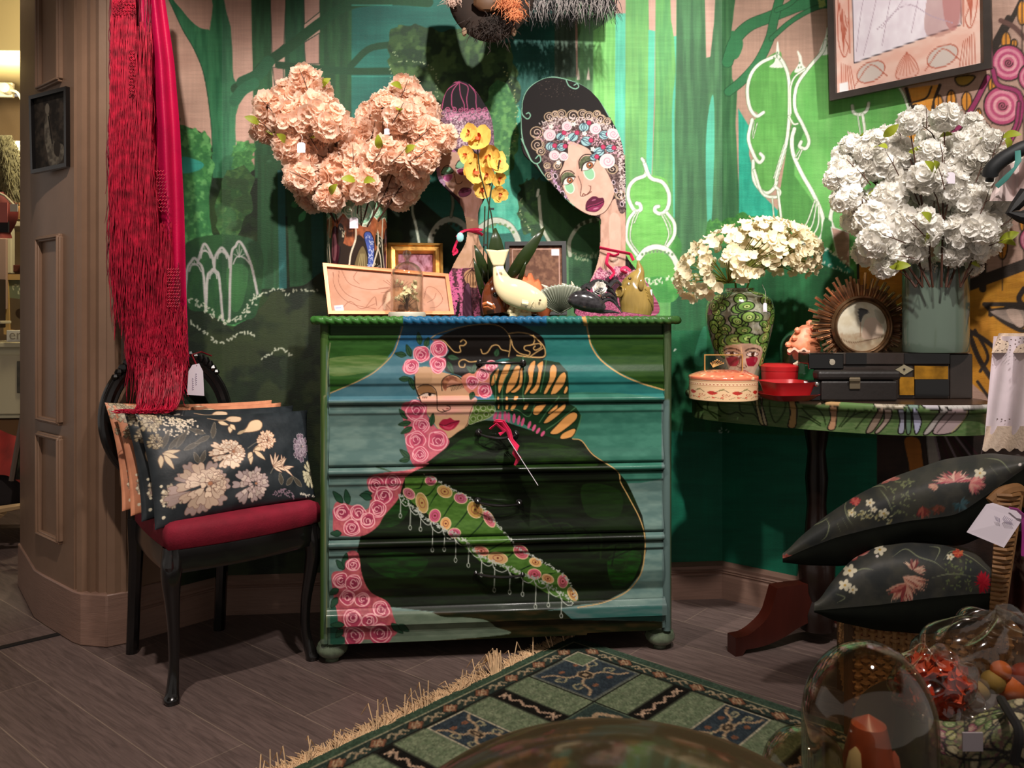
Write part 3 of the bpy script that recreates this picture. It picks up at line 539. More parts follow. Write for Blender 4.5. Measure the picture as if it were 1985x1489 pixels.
    # striped fan collar
    c.poly('830 640 830 560 880 500 960 440 1060 400 1180 410 1300 430 1420 450 1490 530 1500 640 1500 800 1560 830 1605 900 1570 1020 1500 1080 1400 1100 1330 1080 1250 1060 1100 960 1000 880 880 860 870 750', '1c3c20', False)
    for P in ('840 650 850 570 900 500 910 520 880 620', '900 700 905 600 960 470 1010 460 980 560 940 650 915 710', '965 715 975 640 1010 560 1050 480 1090 490 1060 620 1010 690', '1005 700 1070 640 1085 520 1110 500 1105 640 1050 705', '1120 715 1160 600 1150 520 1180 450 1220 440 1200 560 1190 640 1140 715', '1165 705 1215 640 1240 520 1230 470 1285 440 1270 560 1250 660 1210 715', '1285 710 1330 600 1340 500 1370 465 1400 500 1390 580 1340 670 1310 715', '1345 720 1370 650 1420 560 1465 530 1480 570 1460 640 1400 710 1370 720', '1455 710 1470 660 1490 650 1495 680 1475 715',
              '1110 850 1130 805 1165 800 1140 850', '1195 870 1220 820 1310 800 1290 840 1240 895 1205 895', '1320 880 1370 830 1410 800 1400 850 1350 885', '1285 960 1330 900 1420 830 1470 795 1470 840 1400 910 1330 960 1295 970', '1340 1050 1400 980 1480 900 1540 870 1575 890 1560 940 1480 1010 1400 1060', '1425 1095 1450 1050 1540 1010 1560 1030 1530 1080 1470 1100', '960 850 965 810 990 805 985 850', '1000 855 1020 810 1045 800 1060 810 1030 860', '895 840 900 800 915 805 910 845', '960 770 965 740 985 740 985 770', '1030 770 1040 735 1075 735 1060 770', '890 765 893 740 910 740 908 770'):
        c.poly(P, 'c0864a', edge='0f1c12', ew=7)
    for x, y, a in ((875, 905, 20), (915, 905, 8), (960, 905, 0), (990, 915, 0), (1035, 925, 5), (1075, 940, 10), (1110, 955, 15), (1165, 980, 20), (1205, 1005, 25), (1240, 1030, 30), (1280, 1055, 35)): c.ell(x, y, 13, 44-abs(x-1000)*.06, 'b84c70', a)
    for P in ('1110 400 1130 560 1110 700 1120 780', '1310 430 1290 560 1260 700', '880 860 960 860 1060 850 1160 910 1220 790', '1250 960 1320 860 1420 740', '1310 1020 1400 960 1560 830', '1540 1090 1590 980 1605 900', '870 560 880 700 870 850', '1030 480 960 590 935 700 940 850'): c.line(P, 7, '5a8a5c')
    # drapery hem of roses lower left
    c.xf(600, 900, .2687)
    c.poly('800 0 720 40 430 90 440 240 400 330 200 270 170 400 180 500 270 520 390 515 490 450 540 370 640 250 700 90 860 0', '9c4650', col2='b0585c', ns=(6, 6)); c.poly('270 640 350 640 380 800 440 920 560 990 600 1080 610 1240 250 1250 200 1080 160 860 170 780 250 760', '943f4a', col2='ac5458', ns=(6, 6))
    for x, y, L, a in ((280, 290, 110, -100), (240, 280, 110, -130), (450, 210, 90, 170), (450, 250, 90, 200), (230, 500, 80, 180), (250, 760, 90, -130), (250, 740, 100, -80), (210, 900, 80, 150), (200, 960, 90, 120), (250, 1160, 100, 180), (590, 1150, 110, 40), (640, 1160, 90, 30), (240, 1190, 80, 130)): c.leaf(x, y, L, 44, a, '2f5a40', '12281a', 4)
    for x, y, r in ((480, 145, 52), (600, 130, 55), (535, 225, 62), (490, 325, 58), (235, 350, 56), (350, 350, 56), (420, 405, 50), (305, 460, 56), (312, 725, 45), (225, 840, 52), (320, 855, 56), (275, 960, 50), (385, 975, 52), (515, 1050, 56), (310, 1115, 66), (430, 1130, 50), (510, 1220, 72), (320, 1240, 68)): c.rose(x, y, r*1.12, 'a43c54', 'eab0b0', 0, 7, '74203a')
    # green veined sash with stones and white lace
    c.xf()
    c.poly('785 925 800 922 822 921 850 935 880 952 915 972 940 988 960 1010 985 1042 1000 1070 1040 1086 1090 1112 1110 1140 1122 1164 1105 1168 1060 1150 1000 1115 965 1095 930 1088 900 1060 870 1030 840 1005 800 975 785 955', '4f7a2c', False, col2='5f8c38', ns=(5, 14))
    for P in ('800 948 815 945 822 925', '805 962 830 960 850 935', '830 985 845 960 862 945 880 950', '855 1010 870 985 885 965', '875 1030 900 1000 915 975', '900 1050 930 1020 945 995', '925 1080 960 1060 990 1045', '960 1090 985 1080 1000 1070 1020 1085', '1000 1110 1020 1100 1045 1090', '1040 1130 1060 1115 1080 1110'): c.line(P, 2.4, '123014', taper=-1)
    for x, y, rx, ry, a, cl in ((835, 932, 11, 9, 0, 'a8506a'), (818, 975, 11, 20, -15, 'a88a50'), (862, 953, 15, 11, 25, 'b08c50'), (793, 957, 13, 9, 40, 'a86070'), (843, 1000, 11, 13, 10, 'b04c6c'), (864, 1015, 10, 12, 0, 'c89458'), (893, 966, 13, 10, 20, '9a5068'), (921, 988, 14, 17, -30, 'a88444'), (881, 1033, 12, 9, 0, 'b85878'), (948, 1006, 9, 18, -30, 'b05c68'), (933, 1068, 15, 9, 20, 'b87060'), (965, 1082, 19, 11, 10, 'b08a5c'), (1010, 1070, 16, 12, 40, 'a8505c'), (1038, 1090, 12, 8, 20, 'c09458'), (1036, 1113, 13, 10, 10, 'b04c60'), (1062, 1122, 12, 8, 25, 'b88858'), (1091, 1127, 10, 13, 0, 'b85c68'), (1110, 1152, 8, 14, -30, 'b08c50')):
        c.ell(x, y, rx, ry, cl, a, edge='d8b890', ew=1.6); c.ell(x, y, rx*.5, ry*.5, None, a, edge='7a3c30', ew=1.3); c.ell(x, y, 2, 2, '5a2018')
    LC = 'd8dcd0'
    c.dots('822 921 850 933 880 950 915 968 935 985 955 1005 975 1030 990 1045 1000 1060 1040 1082 1080 1105 1100 1125 1120 1165', 3.2, 1.6, LC, 2, 4); 
    edge = [(773, 958), (792, 975), (812, 992), (835, 1012), (858, 1025), (880, 1036), (905, 1052), (930, 1076), (955, 1090), (985, 1100), (1010, 1112), (1035, 1120), (1060, 1133), (1085, 1150), (1110, 1168)]
    c.dots(np.array(edge).ravel(), 3, 1.5, LC, 3.5, 5, 2)
    for i, (x, y) in enumerate(edge[:-1]):
        x2, y2 = edge[i+1]; c.line([x, y, x+3, y+12, (x+x2)/2+2, (y+y2)/2+14, x2-2, y2+5, x2, y2], 1.7, LC); L = (28, 34, 20, 40, 26, 36, 30, 24, 40, 34, 26, 42, 26, 30)[i]
        c.line([x+4, y+10, x+3, y+10+L], 1.6, LC, False); c.ell(x+3, y+14+L, 2.6, 4.2, None, edge=LC, ew=1.3)
    # posts
    c.poly('612 630 637 630 634 700 632 1240 618 1240', '46662a', False, col2='56763a', ns=(80, 3)); c.poly('632 690 640 770 632 800 640 1245 628 1245', '66806c'); c.line('640 665 634 720 632 765 627 790 630 1000 634 1240', 1.8, '9aa070')
    c.poly('1288 630 1304 630 1306 1245 1288 1245', '4a5c3c', False, col2='5c6c4c', ns=(80, 3)); c.poly('1282 775 1298 775 1300 1240 1284 1240', '6c8480', False)
    lum = c.a.sum(2, keepdims=True); warm = np.clip((c.a[..., :1]-c.a[..., 1:2])/40, 0, 1); c.a = c.a*(.74+.24*warm)-3*(1-warm); np.clip(c.a, 4, 255, out=c.a)
    return c
def rug_paint():
    c = Canvas(0, 0, 720, 560, '5c6a4c')         # one unit is 2.5 mm; x runs away from the far corner, y across
    c.put(c.mask('0 0 720 0 720 560 0 560', False), '5b6e4c', 1, '6d7a55', (3, 3))
    c.put(c.mask('0 0 720 0 720 26 0 26', False), '2f4a32', 1, '3c5a3e', (3, 3)); c.put(c.mask('0 0 22 0 22 560 0 560', False), '2f4a36', 1, '3c5640', (3, 3))
    BG, CR, RD = '28392f', 'b08a5c', '8a4c2c'
    c.poly('18 13 720 13 720 33 18 33', BG, False); c.poly('14 13 34 13 34 560 14 560', BG, False)
    for L in ('14 12 720 12', '14 12 14 560'): c.line(L, 1.5, '8c8a60', False)
    n = 0
    for k in range(18):
        for sw in (0, 1):
            x = 46+k*46
            def pt(a, b): return (a, b) if not sw else (b, a)
            if x > (720, 560)[sw]: continue
            X, Y = pt(x, 22.5); c.poly(np.array([pt(x-11, 22.5), pt(x, 13), pt(x+11, 22.5), pt(x, 32)]).ravel(), RD, False, edge='20261c', ew=1)
            c.line(np.array([pt(x-5, 22.5), pt(x, 18), pt(x+5, 22.5), pt(x, 27), pt(x-5, 22.5)]).ravel(), 1.6, CR, False); c.line(np.array([pt(x-6, 18), pt(x+6, 27)]).ravel(), 1.6, CR, False)
            c.line(np.array([pt(x+12, 26), pt(x+16, 20), pt(x+22, 24), pt(x+28, 18), pt(x+34, 22)]).ravel(), 3, 'a08a60'); c.line(np.array([pt(x+18, 28), pt(x+24, 24), pt(x+31, 28)]).ravel(), 2, CR)
    BK = '16140f'
    for L in ('33 33 720 33', '33 33 33 560', '33 122 720 122', '122 33 122 560'): c.line(L, 2.6, BK, False)
    def blue(x0, y0, x1, y1, seed):
        c.poly([x0, y0, x1, y0, x1, y1, x0, y1], '25323c', False, col2='2f3e46', ns=(4, 4)); c.line([x0+1, y0+1, x1-1, y0+1, x1-1, y1-1, x0+1, y1-1, x0+1, y0+1], 1.6, 'a89c78', False)
        cx, cy = (x0+x1)/2, (y0+y1)/2; w, h = (x1-x0)/2, (y1-y0)/2
        for sx in (-1, 1):
            for sy in (-1, 1):
                c.line([cx+sx*w*.15, cy+sy*h*.1, cx+sx*w*.45, cy+sy*h*.25, cx+sx*w*.6, cy+sy*h*.6, cx+sx*w*.85, cy+sy*h*.75], 3.2, CR); c.line([cx+sx*w*.45, cy+sy*h*.25, cx+sx*w*.7, cy+sy*h*.15, cx+sx*w*.8, cy+sy*h*.35, cx+sx*w*.62, cy+sy*h*.36], 2.4, '9c9060'); c.ell(cx+sx*w*.3, cy+sy*h*.55, 4, 3, RD)
        c.ell(cx, cy, w*.2, h*.22, '3c3022', edge=CR, ew=2); c.ell(cx, cy, w*.08, h*.08, CR)
    # corner square with its cut-out
    for sw in (0, 1):
        def R(a0, b0, a1, b1): return [a0, b0, a1, b0, a1, b1, a0, b1] if not sw else [b0, a0, b1, a0, b1, a1, b0, a1]
        for base in (0, 1, 2):
            o = 122+base*152
            for (a, b, kind) in ((0, 40, 'g'), (40, 62, 'k'), (62, 100, 'g'), (100, 152, 'b')):
                if o+a > 720: continue
                if kind == 'b': P = R(o+a, 34, o+b, 121); blue(min(P[0::2])+1, min(P[1::2])+1, max(P[0::2])-1, max(P[1::2])-1, base)
                elif kind == 'k':
                    c.poly(R(o+a, 34, o+b, 121), BK, False); m = o+(a+b)/2; P = [m, 42, m-3, 48, m+3, 56, m-3, 64, m+3, 74, m-3, 84, m+3, 94, m-3, 104, m, 113]
                    P = np.array(P).reshape(-1, 2); P = P[:, ::-1] if sw else P; c.line(P.ravel(), 3.2, 'b88c68', False); 
                    for yy in (45, 110): q = (m, yy) if not sw else (yy, m); c.line([q[0]-6, q[1]-4, q[0]+6, q[1]+4], 2, 'c49870', False); c.line([q[0]-6, q[1]+4, q[0]+6, q[1]-4], 2, 'c49870', False)
                else: c.put(c.mask(R(o+a+1, 34, o+b-1, 121), False), '5c7048', 1, '76845a', (3, 5), 3+base)
    blue(36, 36, 120, 120, 3); c.poly('34 34 62 34 62 62 34 62', '5c7048', False, edge='a89c78', ew=1.6)
    # centre medallion
    c.put(c.mask('124 124 720 124 720 560 124 560', False), '5c7048', 1, '76845a', (3, 5)); c.poly('124 124 170 124 170 170 124 170', '2c4038', False); c.line('132 160 140 140 150 142 160 132', 6, 'b08a5c'); 
    for k in range(4): c.poly([175+k*120, 175, 280+k*120, 175, 280+k*120, 520, 175+k*120, 520], '2b3a3e', False, edge='a89c78', ew=2); c.ell(228+k*120, 300, 30, 60, '6a4c34', edge=CR, ew=3)
    c.a = c.a*.62+c.a.mean(2, keepdims=True)*.34; c.streak(.25, (2, 2), 9); return c
# ------------------------------------------------------------------ materials
M_wall = mat('painted_plaster', (0, 0, 0), .62, attr=True, bump=.35, bscale=260, aniso=(.4, .4, 3))
M_plain = mat('plain_plaster', (150, 140, 120), .8, bump=.2, bscale=120)
M_taupe = mat('taupe_gloss_paint', (134, 106, 86), .34, var=.06, scale=14, bump=.15, bscale=60)
M_taupe2 = mat('taupe_skirting_paint', (140, 110, 96), .38, var=.12, scale=9, bump=.3, bscale=30, aniso=(1, 1, 14))
M_black = mat('black_lacquer', (14, 12, 12), .22, coat=.5); M_matb = mat('matt_black', (20, 18, 18), .6)
M_paint = mat('glazed_paint', (0, 0, 0), .40, attr=True, coat=.07, spec=.2, bump=.12, bscale=90)
M_cut = mat('painted_plywood', (0, 0, 0), .7, spec=.25, attr=True); M_cloth = mat('printed_velvet', (0, 0, 0), .7, attr=True, bump=.4, bscale=300)
M_ceram = mat('painted_ceramic', (0, 0, 0), .15, attr=True, coat=.5)
M_rug = mat('knotted_wool', (0, 0, 0), .95, attr=True, bump=.9, bscale=500, spec=.1)
M_gold = mat('gilt', (190, 140, 70), .35, metal=.75, var=.3, scale=30, bump=.3, bscale=60); M_brass = mat('dark_brass', (120, 92, 66), .3, metal=.8, var=.3, scale=40)
M_copper = mat('copper_frame', (196, 120, 78), .35, metal=.4, var=.1); M_tag = mat('tag_paper', (232, 222, 232), .8, transl=.15)
M_twine = mat('white_twine', (225, 215, 205), .8); M_glass = glassmat('clear_glass', (250, 250, 246), .035, .9); M_glass2 = glassmat('front_glass', (238, 232, 220), .05, .6); M_glass3 = glassmat('hazed_glass', (200, 186, 160), .03, .35, .06, .34)
M_white = mat('white_card', (225, 220, 205), .7); M_mah = mat('mahogany', (56, 19, 12), .3, var=.3, scale=14, coat=.3, aniso=(1, 1, .2)); M_dkwood = mat('dark_turned_wood', (26, 14, 10), .3, coat=.3)
M_red = mat('crimson_velvet', (126, 12, 38), .8, var=.2, scale=20, bump=.3, bscale=200); M_ribbon = mat('pink_ribbon', (214, 40, 84), .4); M_ink = mat('pencil_ink', (150, 140, 165), .8)
# ------------------------------------------------------------------ room shell
def floor_mat():
    m = bpy.data.materials.new('plank_floor'); m.use_nodes = True; nt = m.node_tree; b = nt.nodes['Principled BSDF']; N = nt.nodes.new; L = nt.links.new
    tc = N('ShaderNodeTexCoord'); mp = N('ShaderNodeMapping'); mp.inputs['Rotation'].default_value = (0, 0, math.radians(39.7)+TH); mp.inputs['Location'].default_value = (.13, .09, 0); L(tc.outputs['Object'], mp.inputs[0])
    br = N('ShaderNodeTexBrick'); br.inputs['Scale'].default_value = 1; br.inputs['Brick Width'].default_value = 1.15; br.inputs['Row Height'].default_value = .167; br.inputs['Mortar Size'].default_value = .0015; br.offset = .37
    br.inputs['Color1'].default_value = tuple(lin((100, 84, 79)))+(1,); br.inputs['Color2'].default_value = tuple(lin((86, 72, 68)))+(1,); br.inputs['Mortar'].default_value = tuple(lin((122, 106, 94)))+(1,); br.inputs['Bias'].default_value = 0
    L(mp.outputs[0], br.inputs[0])
    m2 = N('ShaderNodeMapping'); m2.inputs['Scale'].default_value = (3, 34, 1); L(mp.outputs[0], m2.inputs[0])
    n = N('ShaderNodeTexNoise'); n.inputs['Scale'].default_value = 2.2; n.inputs['Detail'].default_value = 7; n.inputs['Distortion'].default_value = 1.6; L(m2.outputs[0], n.inputs[0])
    mr = N('ShaderNodeMapRange'); mr.inputs['From Min'].default_value = .3; mr.inputs['From Max'].default_value = .7; mr.inputs['To Min'].default_value = .72; mr.inputs['To Max'].default_value = 1.35; L(n.outputs['Fac'], mr.inputs[0])
    v = N('ShaderNodeVectorMath'); v.operation = 'SCALE'; L(br.outputs['Color'], v.inputs[0]); L(mr.outputs[0], v.inputs['Scale']); L(v.outputs[0], b.inputs['Base Color'])
    b.inputs['Roughness'].default_value = .46; bp = N('ShaderNodeBump'); bp.inputs['Strength'].default_value = .25; bp.inputs['Distance'].default_value = .002; L(n.outputs['Fac'], bp.inputs['Height']); L(bp.outputs[0], b.inputs['Normal']); return m
fl = MB().add([W(-6, -1.2, 0), W(3.2, -1.2, 0), W(3.2, 6.4, 0), W(-6, 6.4, 0)], [(0, 1, 2, 3)]).build('floor', floor_mat(), smooth=False); tag(fl, kind='structure')
WY = 2.83
Cr = QY(1400, 700, WY); Cl = QY(430, 700, WY); CRX, CLX = Cr.x, Cl.x
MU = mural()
zs = np.concatenate([np.arange(0, 2.10, .0026), [2.2, 2.75]])
xs = np.append(np.arange(CLX, CRX-.001, .0026), CRX)
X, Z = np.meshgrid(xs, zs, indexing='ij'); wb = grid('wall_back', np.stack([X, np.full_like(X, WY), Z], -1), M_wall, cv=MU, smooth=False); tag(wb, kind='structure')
Dr = W(.77, -.64, 0); Dr.normalize(); Dl = (W(-1.134, 2.564, 0)-Vector((CLX, WY, 0))).normalized()
def wallgrid(name, o, d, L, ds, m=M_wall):
    s = np.arange(0, L, ds); S, Zz = np.meshgrid(s, zs, indexing='ij'); P = np.stack([o.x+d.x*S, o.y+d.y*S, Zz], -1)
    return tag(grid(name, P, m, cv=MU, smooth=False), kind='structure')
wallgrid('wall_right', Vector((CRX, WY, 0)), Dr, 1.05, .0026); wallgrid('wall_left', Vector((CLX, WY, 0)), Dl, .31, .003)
e = Vector((CRX, WY, 0))+Dr*1.04
MB().add([e, e+Dr*1.2, e+Dr*1.2+Vector((0, 0, 2.75)), e+Vector((0, 0, 2.75))], [(0, 1, 2, 3)]).build('wall_right_far', M_plain, smooth=False)['kind'] = 'structure'
def skirt(name, a, b, nrm, h=.127, th=.018):
    prof = [(0, 0), (th, 0), (th, h*.62), (th*.8, h*.66), (th*.8, h*.69), (th, h*.72), (th*.8, h*.75), (th, h*.78), (th*.8, h*.82), (th*.9, h*.9), (th*.35, h*.97), (0, h)]
    P = [[p+nrm*x+Vector((0, 0, z)) for x, z in prof] for p in (a, b)]
    o = MB().grid(P).build(name, M_taupe2, auto=25); tag(o, kind='structure')
ny = Vector((0, -1, 0)); nr = Vector((Dr.y, -Dr.x, 0)); nr = nr if nr.y < 0 else -nr; nl = Vector((-Dl.y, Dl.x, 0)); nl = nl if nl.x > 0 else -nl
skirt('baseboard_back', Vector((CLX, WY, 0)), Vector((CRX, WY, 0)), ny); skirt('baseboard_right', Vector((CRX, WY, 0)), Vector((CRX, WY, 0))+Dr*2.2, nr); skirt('baseboard_left', Vector((CLX, WY, 0)), Vector((CLX, WY, 0))+Dl*.3, nl)
# pier between the two rooms: fluted, panelled, with a plinth
pp = [(-1.80, 3.02), (-1.566, 2.716), (-1.50, 2.655), (-1.40, 2.57), (-1.335, 2.515), (-1.327, 2.523), (-1.318, 2.500), (-1.300, 2.494), (-1.290, 2.505), (-1.272, 2.490), (-1.262, 2.502), (-1.245, 2.487), (-1.225, 2.492), (-1.216, 2.478), (-1.195, 2.483), (-1.182, 2.495), (-1.168, 2.498), (-1.161, 2.515), (-1.135, 2.562), (-1.10, 2.60), (-1.3, 3.02)]
pw = [(W(x, y, 0).x, W(x, y, 0).y) for x, y in pp]
tag(MB().prism(pw, .157, 2.75).build('trim_1', M_taupe, auto=20), kind='structure')
ctr = W(-1.35, 2.78, 0); pl2 = [(ctr.x+(x-ctr.x)*1.03, ctr.y+(y-ctr.y)*1.035) for x, y in pw[:1]+pw[1:5]+[pw[7], pw[13], pw[17], pw[18], pw[19], pw[20]]]
tag(MB().prism(pl2, 0, .158).build('trim_2', M_taupe2, auto=20, bevel=.004), kind='structure')
pa = W(-1.553, 2.700, 0); pb = W(-1.345, 2.522, 0); pd = (pb-pa).normalized(); pn = Vector((pd.y, -pd.x, 0)); pn = pn if pn.y < 0 else -pn
def moulding(name, s0, s1, z0, z1, w=.018):
    m = MB(); R = Matrix((pd, pn, Vector((0, 0, 1)))).transposed(); L = (pb-pa).length
    for (cs, cz, ls, lz) in (((s0+s1)/2, z0, s1-s0+w, w), ((s0+s1)/2, z1, s1-s0+w, w), (s0, (z0+z1)/2, w, z1-z0), (s1, (z0+z1)/2, w, z1-z0)):
        m.box(pa+pd*cs*L+pn*.004+Vector((0, 0, cz)), (ls if ls == w else ls*L, .014, lz), R=R); m.box(pa+pd*cs*L+pn*.009+Vector((0, 0, cz)), (w*.4 if ls == w else ls*L, .016, w*.4 if lz == w else lz), R=R)
    tag(m.build(name, M_taupe, bevel=.003), kind='structure')
moulding('trim_3', .10, .72, .66, 1.24); moulding('trim_4', .10, .72, .29, .61); moulding('trim_5', .10, .72, 1.73, 2.6)
# next room: back wall, side wall, dropped soffit, ceiling, threshold strip
tag(MB().add([W(-6, 5.4, 0), W(-1.2, 5.4, 0), W(-1.2, 5.4, 2.42), W(-6, 5.4, 2.42)], [(0, 1, 2, 3)]).build('wall_far', mat('brown_plaster', (104, 84, 58), .8, bump=.3, bscale=90), smooth=False), kind='structure')
tag(MB().box(W(-3.6, 5.0, 2.62), (5, .9, .34), -TH).build('trim_6', mat('cream_soffit', (196, 178, 128), .8), smooth=False), kind='structure')
tag(MB().add([W(-6, -1.2, 2.75), W(3.2, -1.2, 2.75), W(3.2, 6.4, 2.75), W(-6, 6.4, 2.75)], [(3, 2, 1, 0)]).build('ceiling', mat('ceiling_paint', (120, 104, 84), .9), smooth=False), kind='structure')
a, b = QZ(-20, 1262, 0), QZ(120, 1229, 0); tag(MB().box((a+b)/2+Vector((0, 0, .002)), ((b-a).length, .022, .004), math.atan2(b.y-a.y, b.x-a.x)).build('trim_7', M_matb), kind='structure')
# ------------------------------------------------------------------ rug
rc = W(.188, 2.544, 0); ra = W(-.67, -.742, 0).normalized(); rb = W(.742, -.67, 0).normalized()
RP = rug_paint(); s = np.arange(0, 1.75, .005); t = np.arange(0, 1.30, .005); S, T = np.meshgrid(s, t, indexing='ij')
zz = .006+.0012*np.sin(S*9)*np.sin(T*7)
rug = thing('rug', rc, 'green patterned wool rug with cream fringe lying at an angle on the floor', 'rug')
P = np.stack([rc.x+ra.x*S+rb.x*T, rc.y+ra.y*S+rb.y*T, zz], -1)
grid('pile', P, M_rug, rug, cv=RP, key=(S/.0025, T/.0025))
m = MB()
for i in range(1500):
    s0 = rnd.uniform(.0, 1.72); L = rnd.uniform(.03, .055); a = rnd.gauss(-.35, .45); z = rnd.uniform(.002, .012); wv = rnd.uniform(-.5, .5); lift = rnd.uniform(.012, .03) if (rnd.random() < .04 or .33 < s0 < .37) else 0
    p0 = rc+ra*s0+rb*.004; pts = [p0+Vector((0, 0, .004))]; d = (-rb*math.cos(a)+ra*math.sin(a))
    for k in range(1, 5): 
        d = (d+ra*wv*.4*rnd.random()).normalized(); pts.append(pts[-1]+d*L/4+Vector((0, 0, (z-.004)/4+lift*(1 if k < 3 else -.6))))
    for q in pts: q.z = max(q.z, .0015)
    m.tube(pts, [.0017, .0017, .0016, .0014, .0008], 4, False)
m.build('fringe', mat('cream_yarn', (206, 172, 132), .9, var=.2, scale=60), rug)['kind'] = 'stuff'
# ------------------------------------------------------------------ painted chest of drawers
CP = chest_paint(); FY = 2.385; TZ = .992
xl = QY(620, 900, FY).x; xr = QY(1303, 900, FY).x
zpx = lambda y, Y=FY: 1-(y-HY)/F*(Y/ct*.992)
chest = thing('chest_of_drawers', ((xl+xr)/2, 2.6, 0), 'hand painted green chest of drawers with a winking woman in a dark cloak', 'chest of drawers')
bk = 2.79
m = MB(); m.box(((xl+xr)/2, (FY+.02+bk)/2, (.07+.972)/2), (xr-xl-.03, bk-FY-.02, .902)); m.build('carcass', mat('chest_green', (38, 66, 28), .3, var=.2, scale=8, coat=.3), chest, smooth=False)
for x, s in ((xl+.014, -1), (xr-.014, 1)):
    zz = np.arange(.062, .974, .004); th = np.linspace(PI, 2*PI, 14) if True else 0
    P = [[(x+.0145*math.cos(t), FY+.012+.016*math.sin(t), z) for z in zz] for t in th]; grid('corner_post', P, M_paint, chest, cv=CP)
    m = MB(); m.add([(x+s*.0145, FY+.012, .07), (x+s*.0145, bk, .07), (x+s*.0145, bk, .972), (x+s*.0145, FY+.012, .972)], [(0, 1, 2, 3)] if s > 0 else [(3, 2, 1, 0)]); m.build('side_panel', M_paint if False else mat('chest_side_green', (36, 58, 26), .3, coat=.3), chest, smooth=False)
def front(name, z0, z1, prof, parent=chest, x0=None, x1=None):
    xs = np.arange(x0 or xl+.026, (x1 or xr-.026), .0019); n = max(6, int(abs(z1-z0)/.0019)); u = np.linspace(0, 1, n)
    off = np.interp(u, [p[0] for p in prof], [p[1] for p in prof]) if len(prof) < 20 else prof
    off = np.convolve(np.pad(off, 2, 'edge'), [.1, .2, .4, .2, .1], 'valid'); zc = z1+(z0-z1)*u
    X, I = np.meshgrid(xs, np.arange(n), indexing='ij'); P = np.stack([X, FY-off[I], zc[I]], -1)
    back = P.copy()[:, [0, -1]]; back[:, :, 1] = FY+.03
    P = np.concatenate([back[:, :1], P, back[:, 1:]], 1)
    e0 = P[:1].copy(); e1 = P[-1:].copy(); e0[:, :, 1] = FY+.03; e1[:, :, 1] = FY+.03; P = np.concatenate([e0, P, e1], 0)
    return grid(name, P, M_paint, parent, cv=CP, auto=50)
D1 = [(0, .003), (.05, .004), (.07, -.002), (.2, -.003), (.35, -.006), (.5, -.001), (.62, .007), (.7, .009), (.8, .006), (.83, .001), (1, -.002)]
D2 = [(0, .003), (.13, .003), (.15, -.001), (.35, -.007), (.55, -.006), (.75, .000), (.9, .008), (.97, .009), (1, .001)]
D4 = [(0, .004), (.12, .006), (.13, -.001), (.3, .006), (.5, .010), (.7, .004), (.85, -.006), (1, .004)]
rows = [(650, 767, D1), (785, 902, D2), (921, 1040, D2), (1060, 1172, D4)]
hpx = [(930, 1014, 704), (928, 1000, 838), (926, 1006, 971), (922, 1012, 1108)]
for i, ((y0, y1, pf), (hx0, hx1, hy)) in enumerate(zip(rows, hpx)):
    d = front('drawer', zpx(y1), zpx(y0), pf)
    a = QY(hx0, hy, FY-.004); b = QY(hx1, hy+(3 if i else 0), FY-.004); m = MB(); L = b-a
    for q in (a, b): m.lathe([(0, 0), (.010, 0), (.010, .003), (.005, .005), (.005, .016), (.007, .02), (.0, .026)], q+Vector((0, .004, 0)), 12, Matrix.Rotation(PI/2, 3, 'X'))
    sag = (-.002, .012, .006, .006)[i]
    m.tube([a+L*t+Vector((0, -.016-.010*math.sin(PI*t), -sag*math.sin(PI*t)**.6 if t not in (0, 1) else 0)) for t in np.linspace(0, 1, 15)], [.0028+.0018*math.sin(PI*t) for t in np.linspace(0, 1, 15)], 8)
    m.build('handle', M_black, d)
RL = [(0, -.004), (.15, .010), (.35, .016), (.6, .016), (.85, .010), (1, -.004)]
for y0, y1 in ((767, 785), (903, 921), (1041, 1060)): front('rail', zpx(y1), zpx(y0), RL)
front('frieze', zpx(652), zpx(626), [(0, -.010), (1, -.010)])
front('plinth_ledge', zpx(1203), zpx(1171), [(0, .002), (.1, .004), (.4, .020), (1, .022)], x0=xl+.02, x1=xr-.02)
# apron with a shaped lower edge on the right side
xs = np.arange(xl+.024, xr-.022, .0019); n = 24; P = []
for x in xs:
    u = (x-xl)/(xr-xl); zb = zpx(1240)+(.006 if u > .75 else 0)+.012*max(0, (u-.93)/.07); P.append([(x, FY-.006, zpx(1203)+(zb-zpx(1203))*t) for t in np.linspace(0, 1, n)]+[(x, FY+.02, zb)])
grid('apron', P, M_paint, chest, cv=CP, auto=50)
mg = mat('glazed_foot', (92, 104, 84), .25, var=.25, scale=60, coat=.5)
for px, y in ((644, 2.425), (1279, 2.425)):
    for yy in (y, 2.74):
        x = QY(px, 1260, y).x; MB().lathe([(.0, 0), (.020, 0), (.020, .008), (.034, .016), (.044, .028), (.045, .038), (.040, .050), (.026, .058), (.030, .064), (.030, .072)], (x, yy, 0), 28).build('bun_foot', mg, chest)
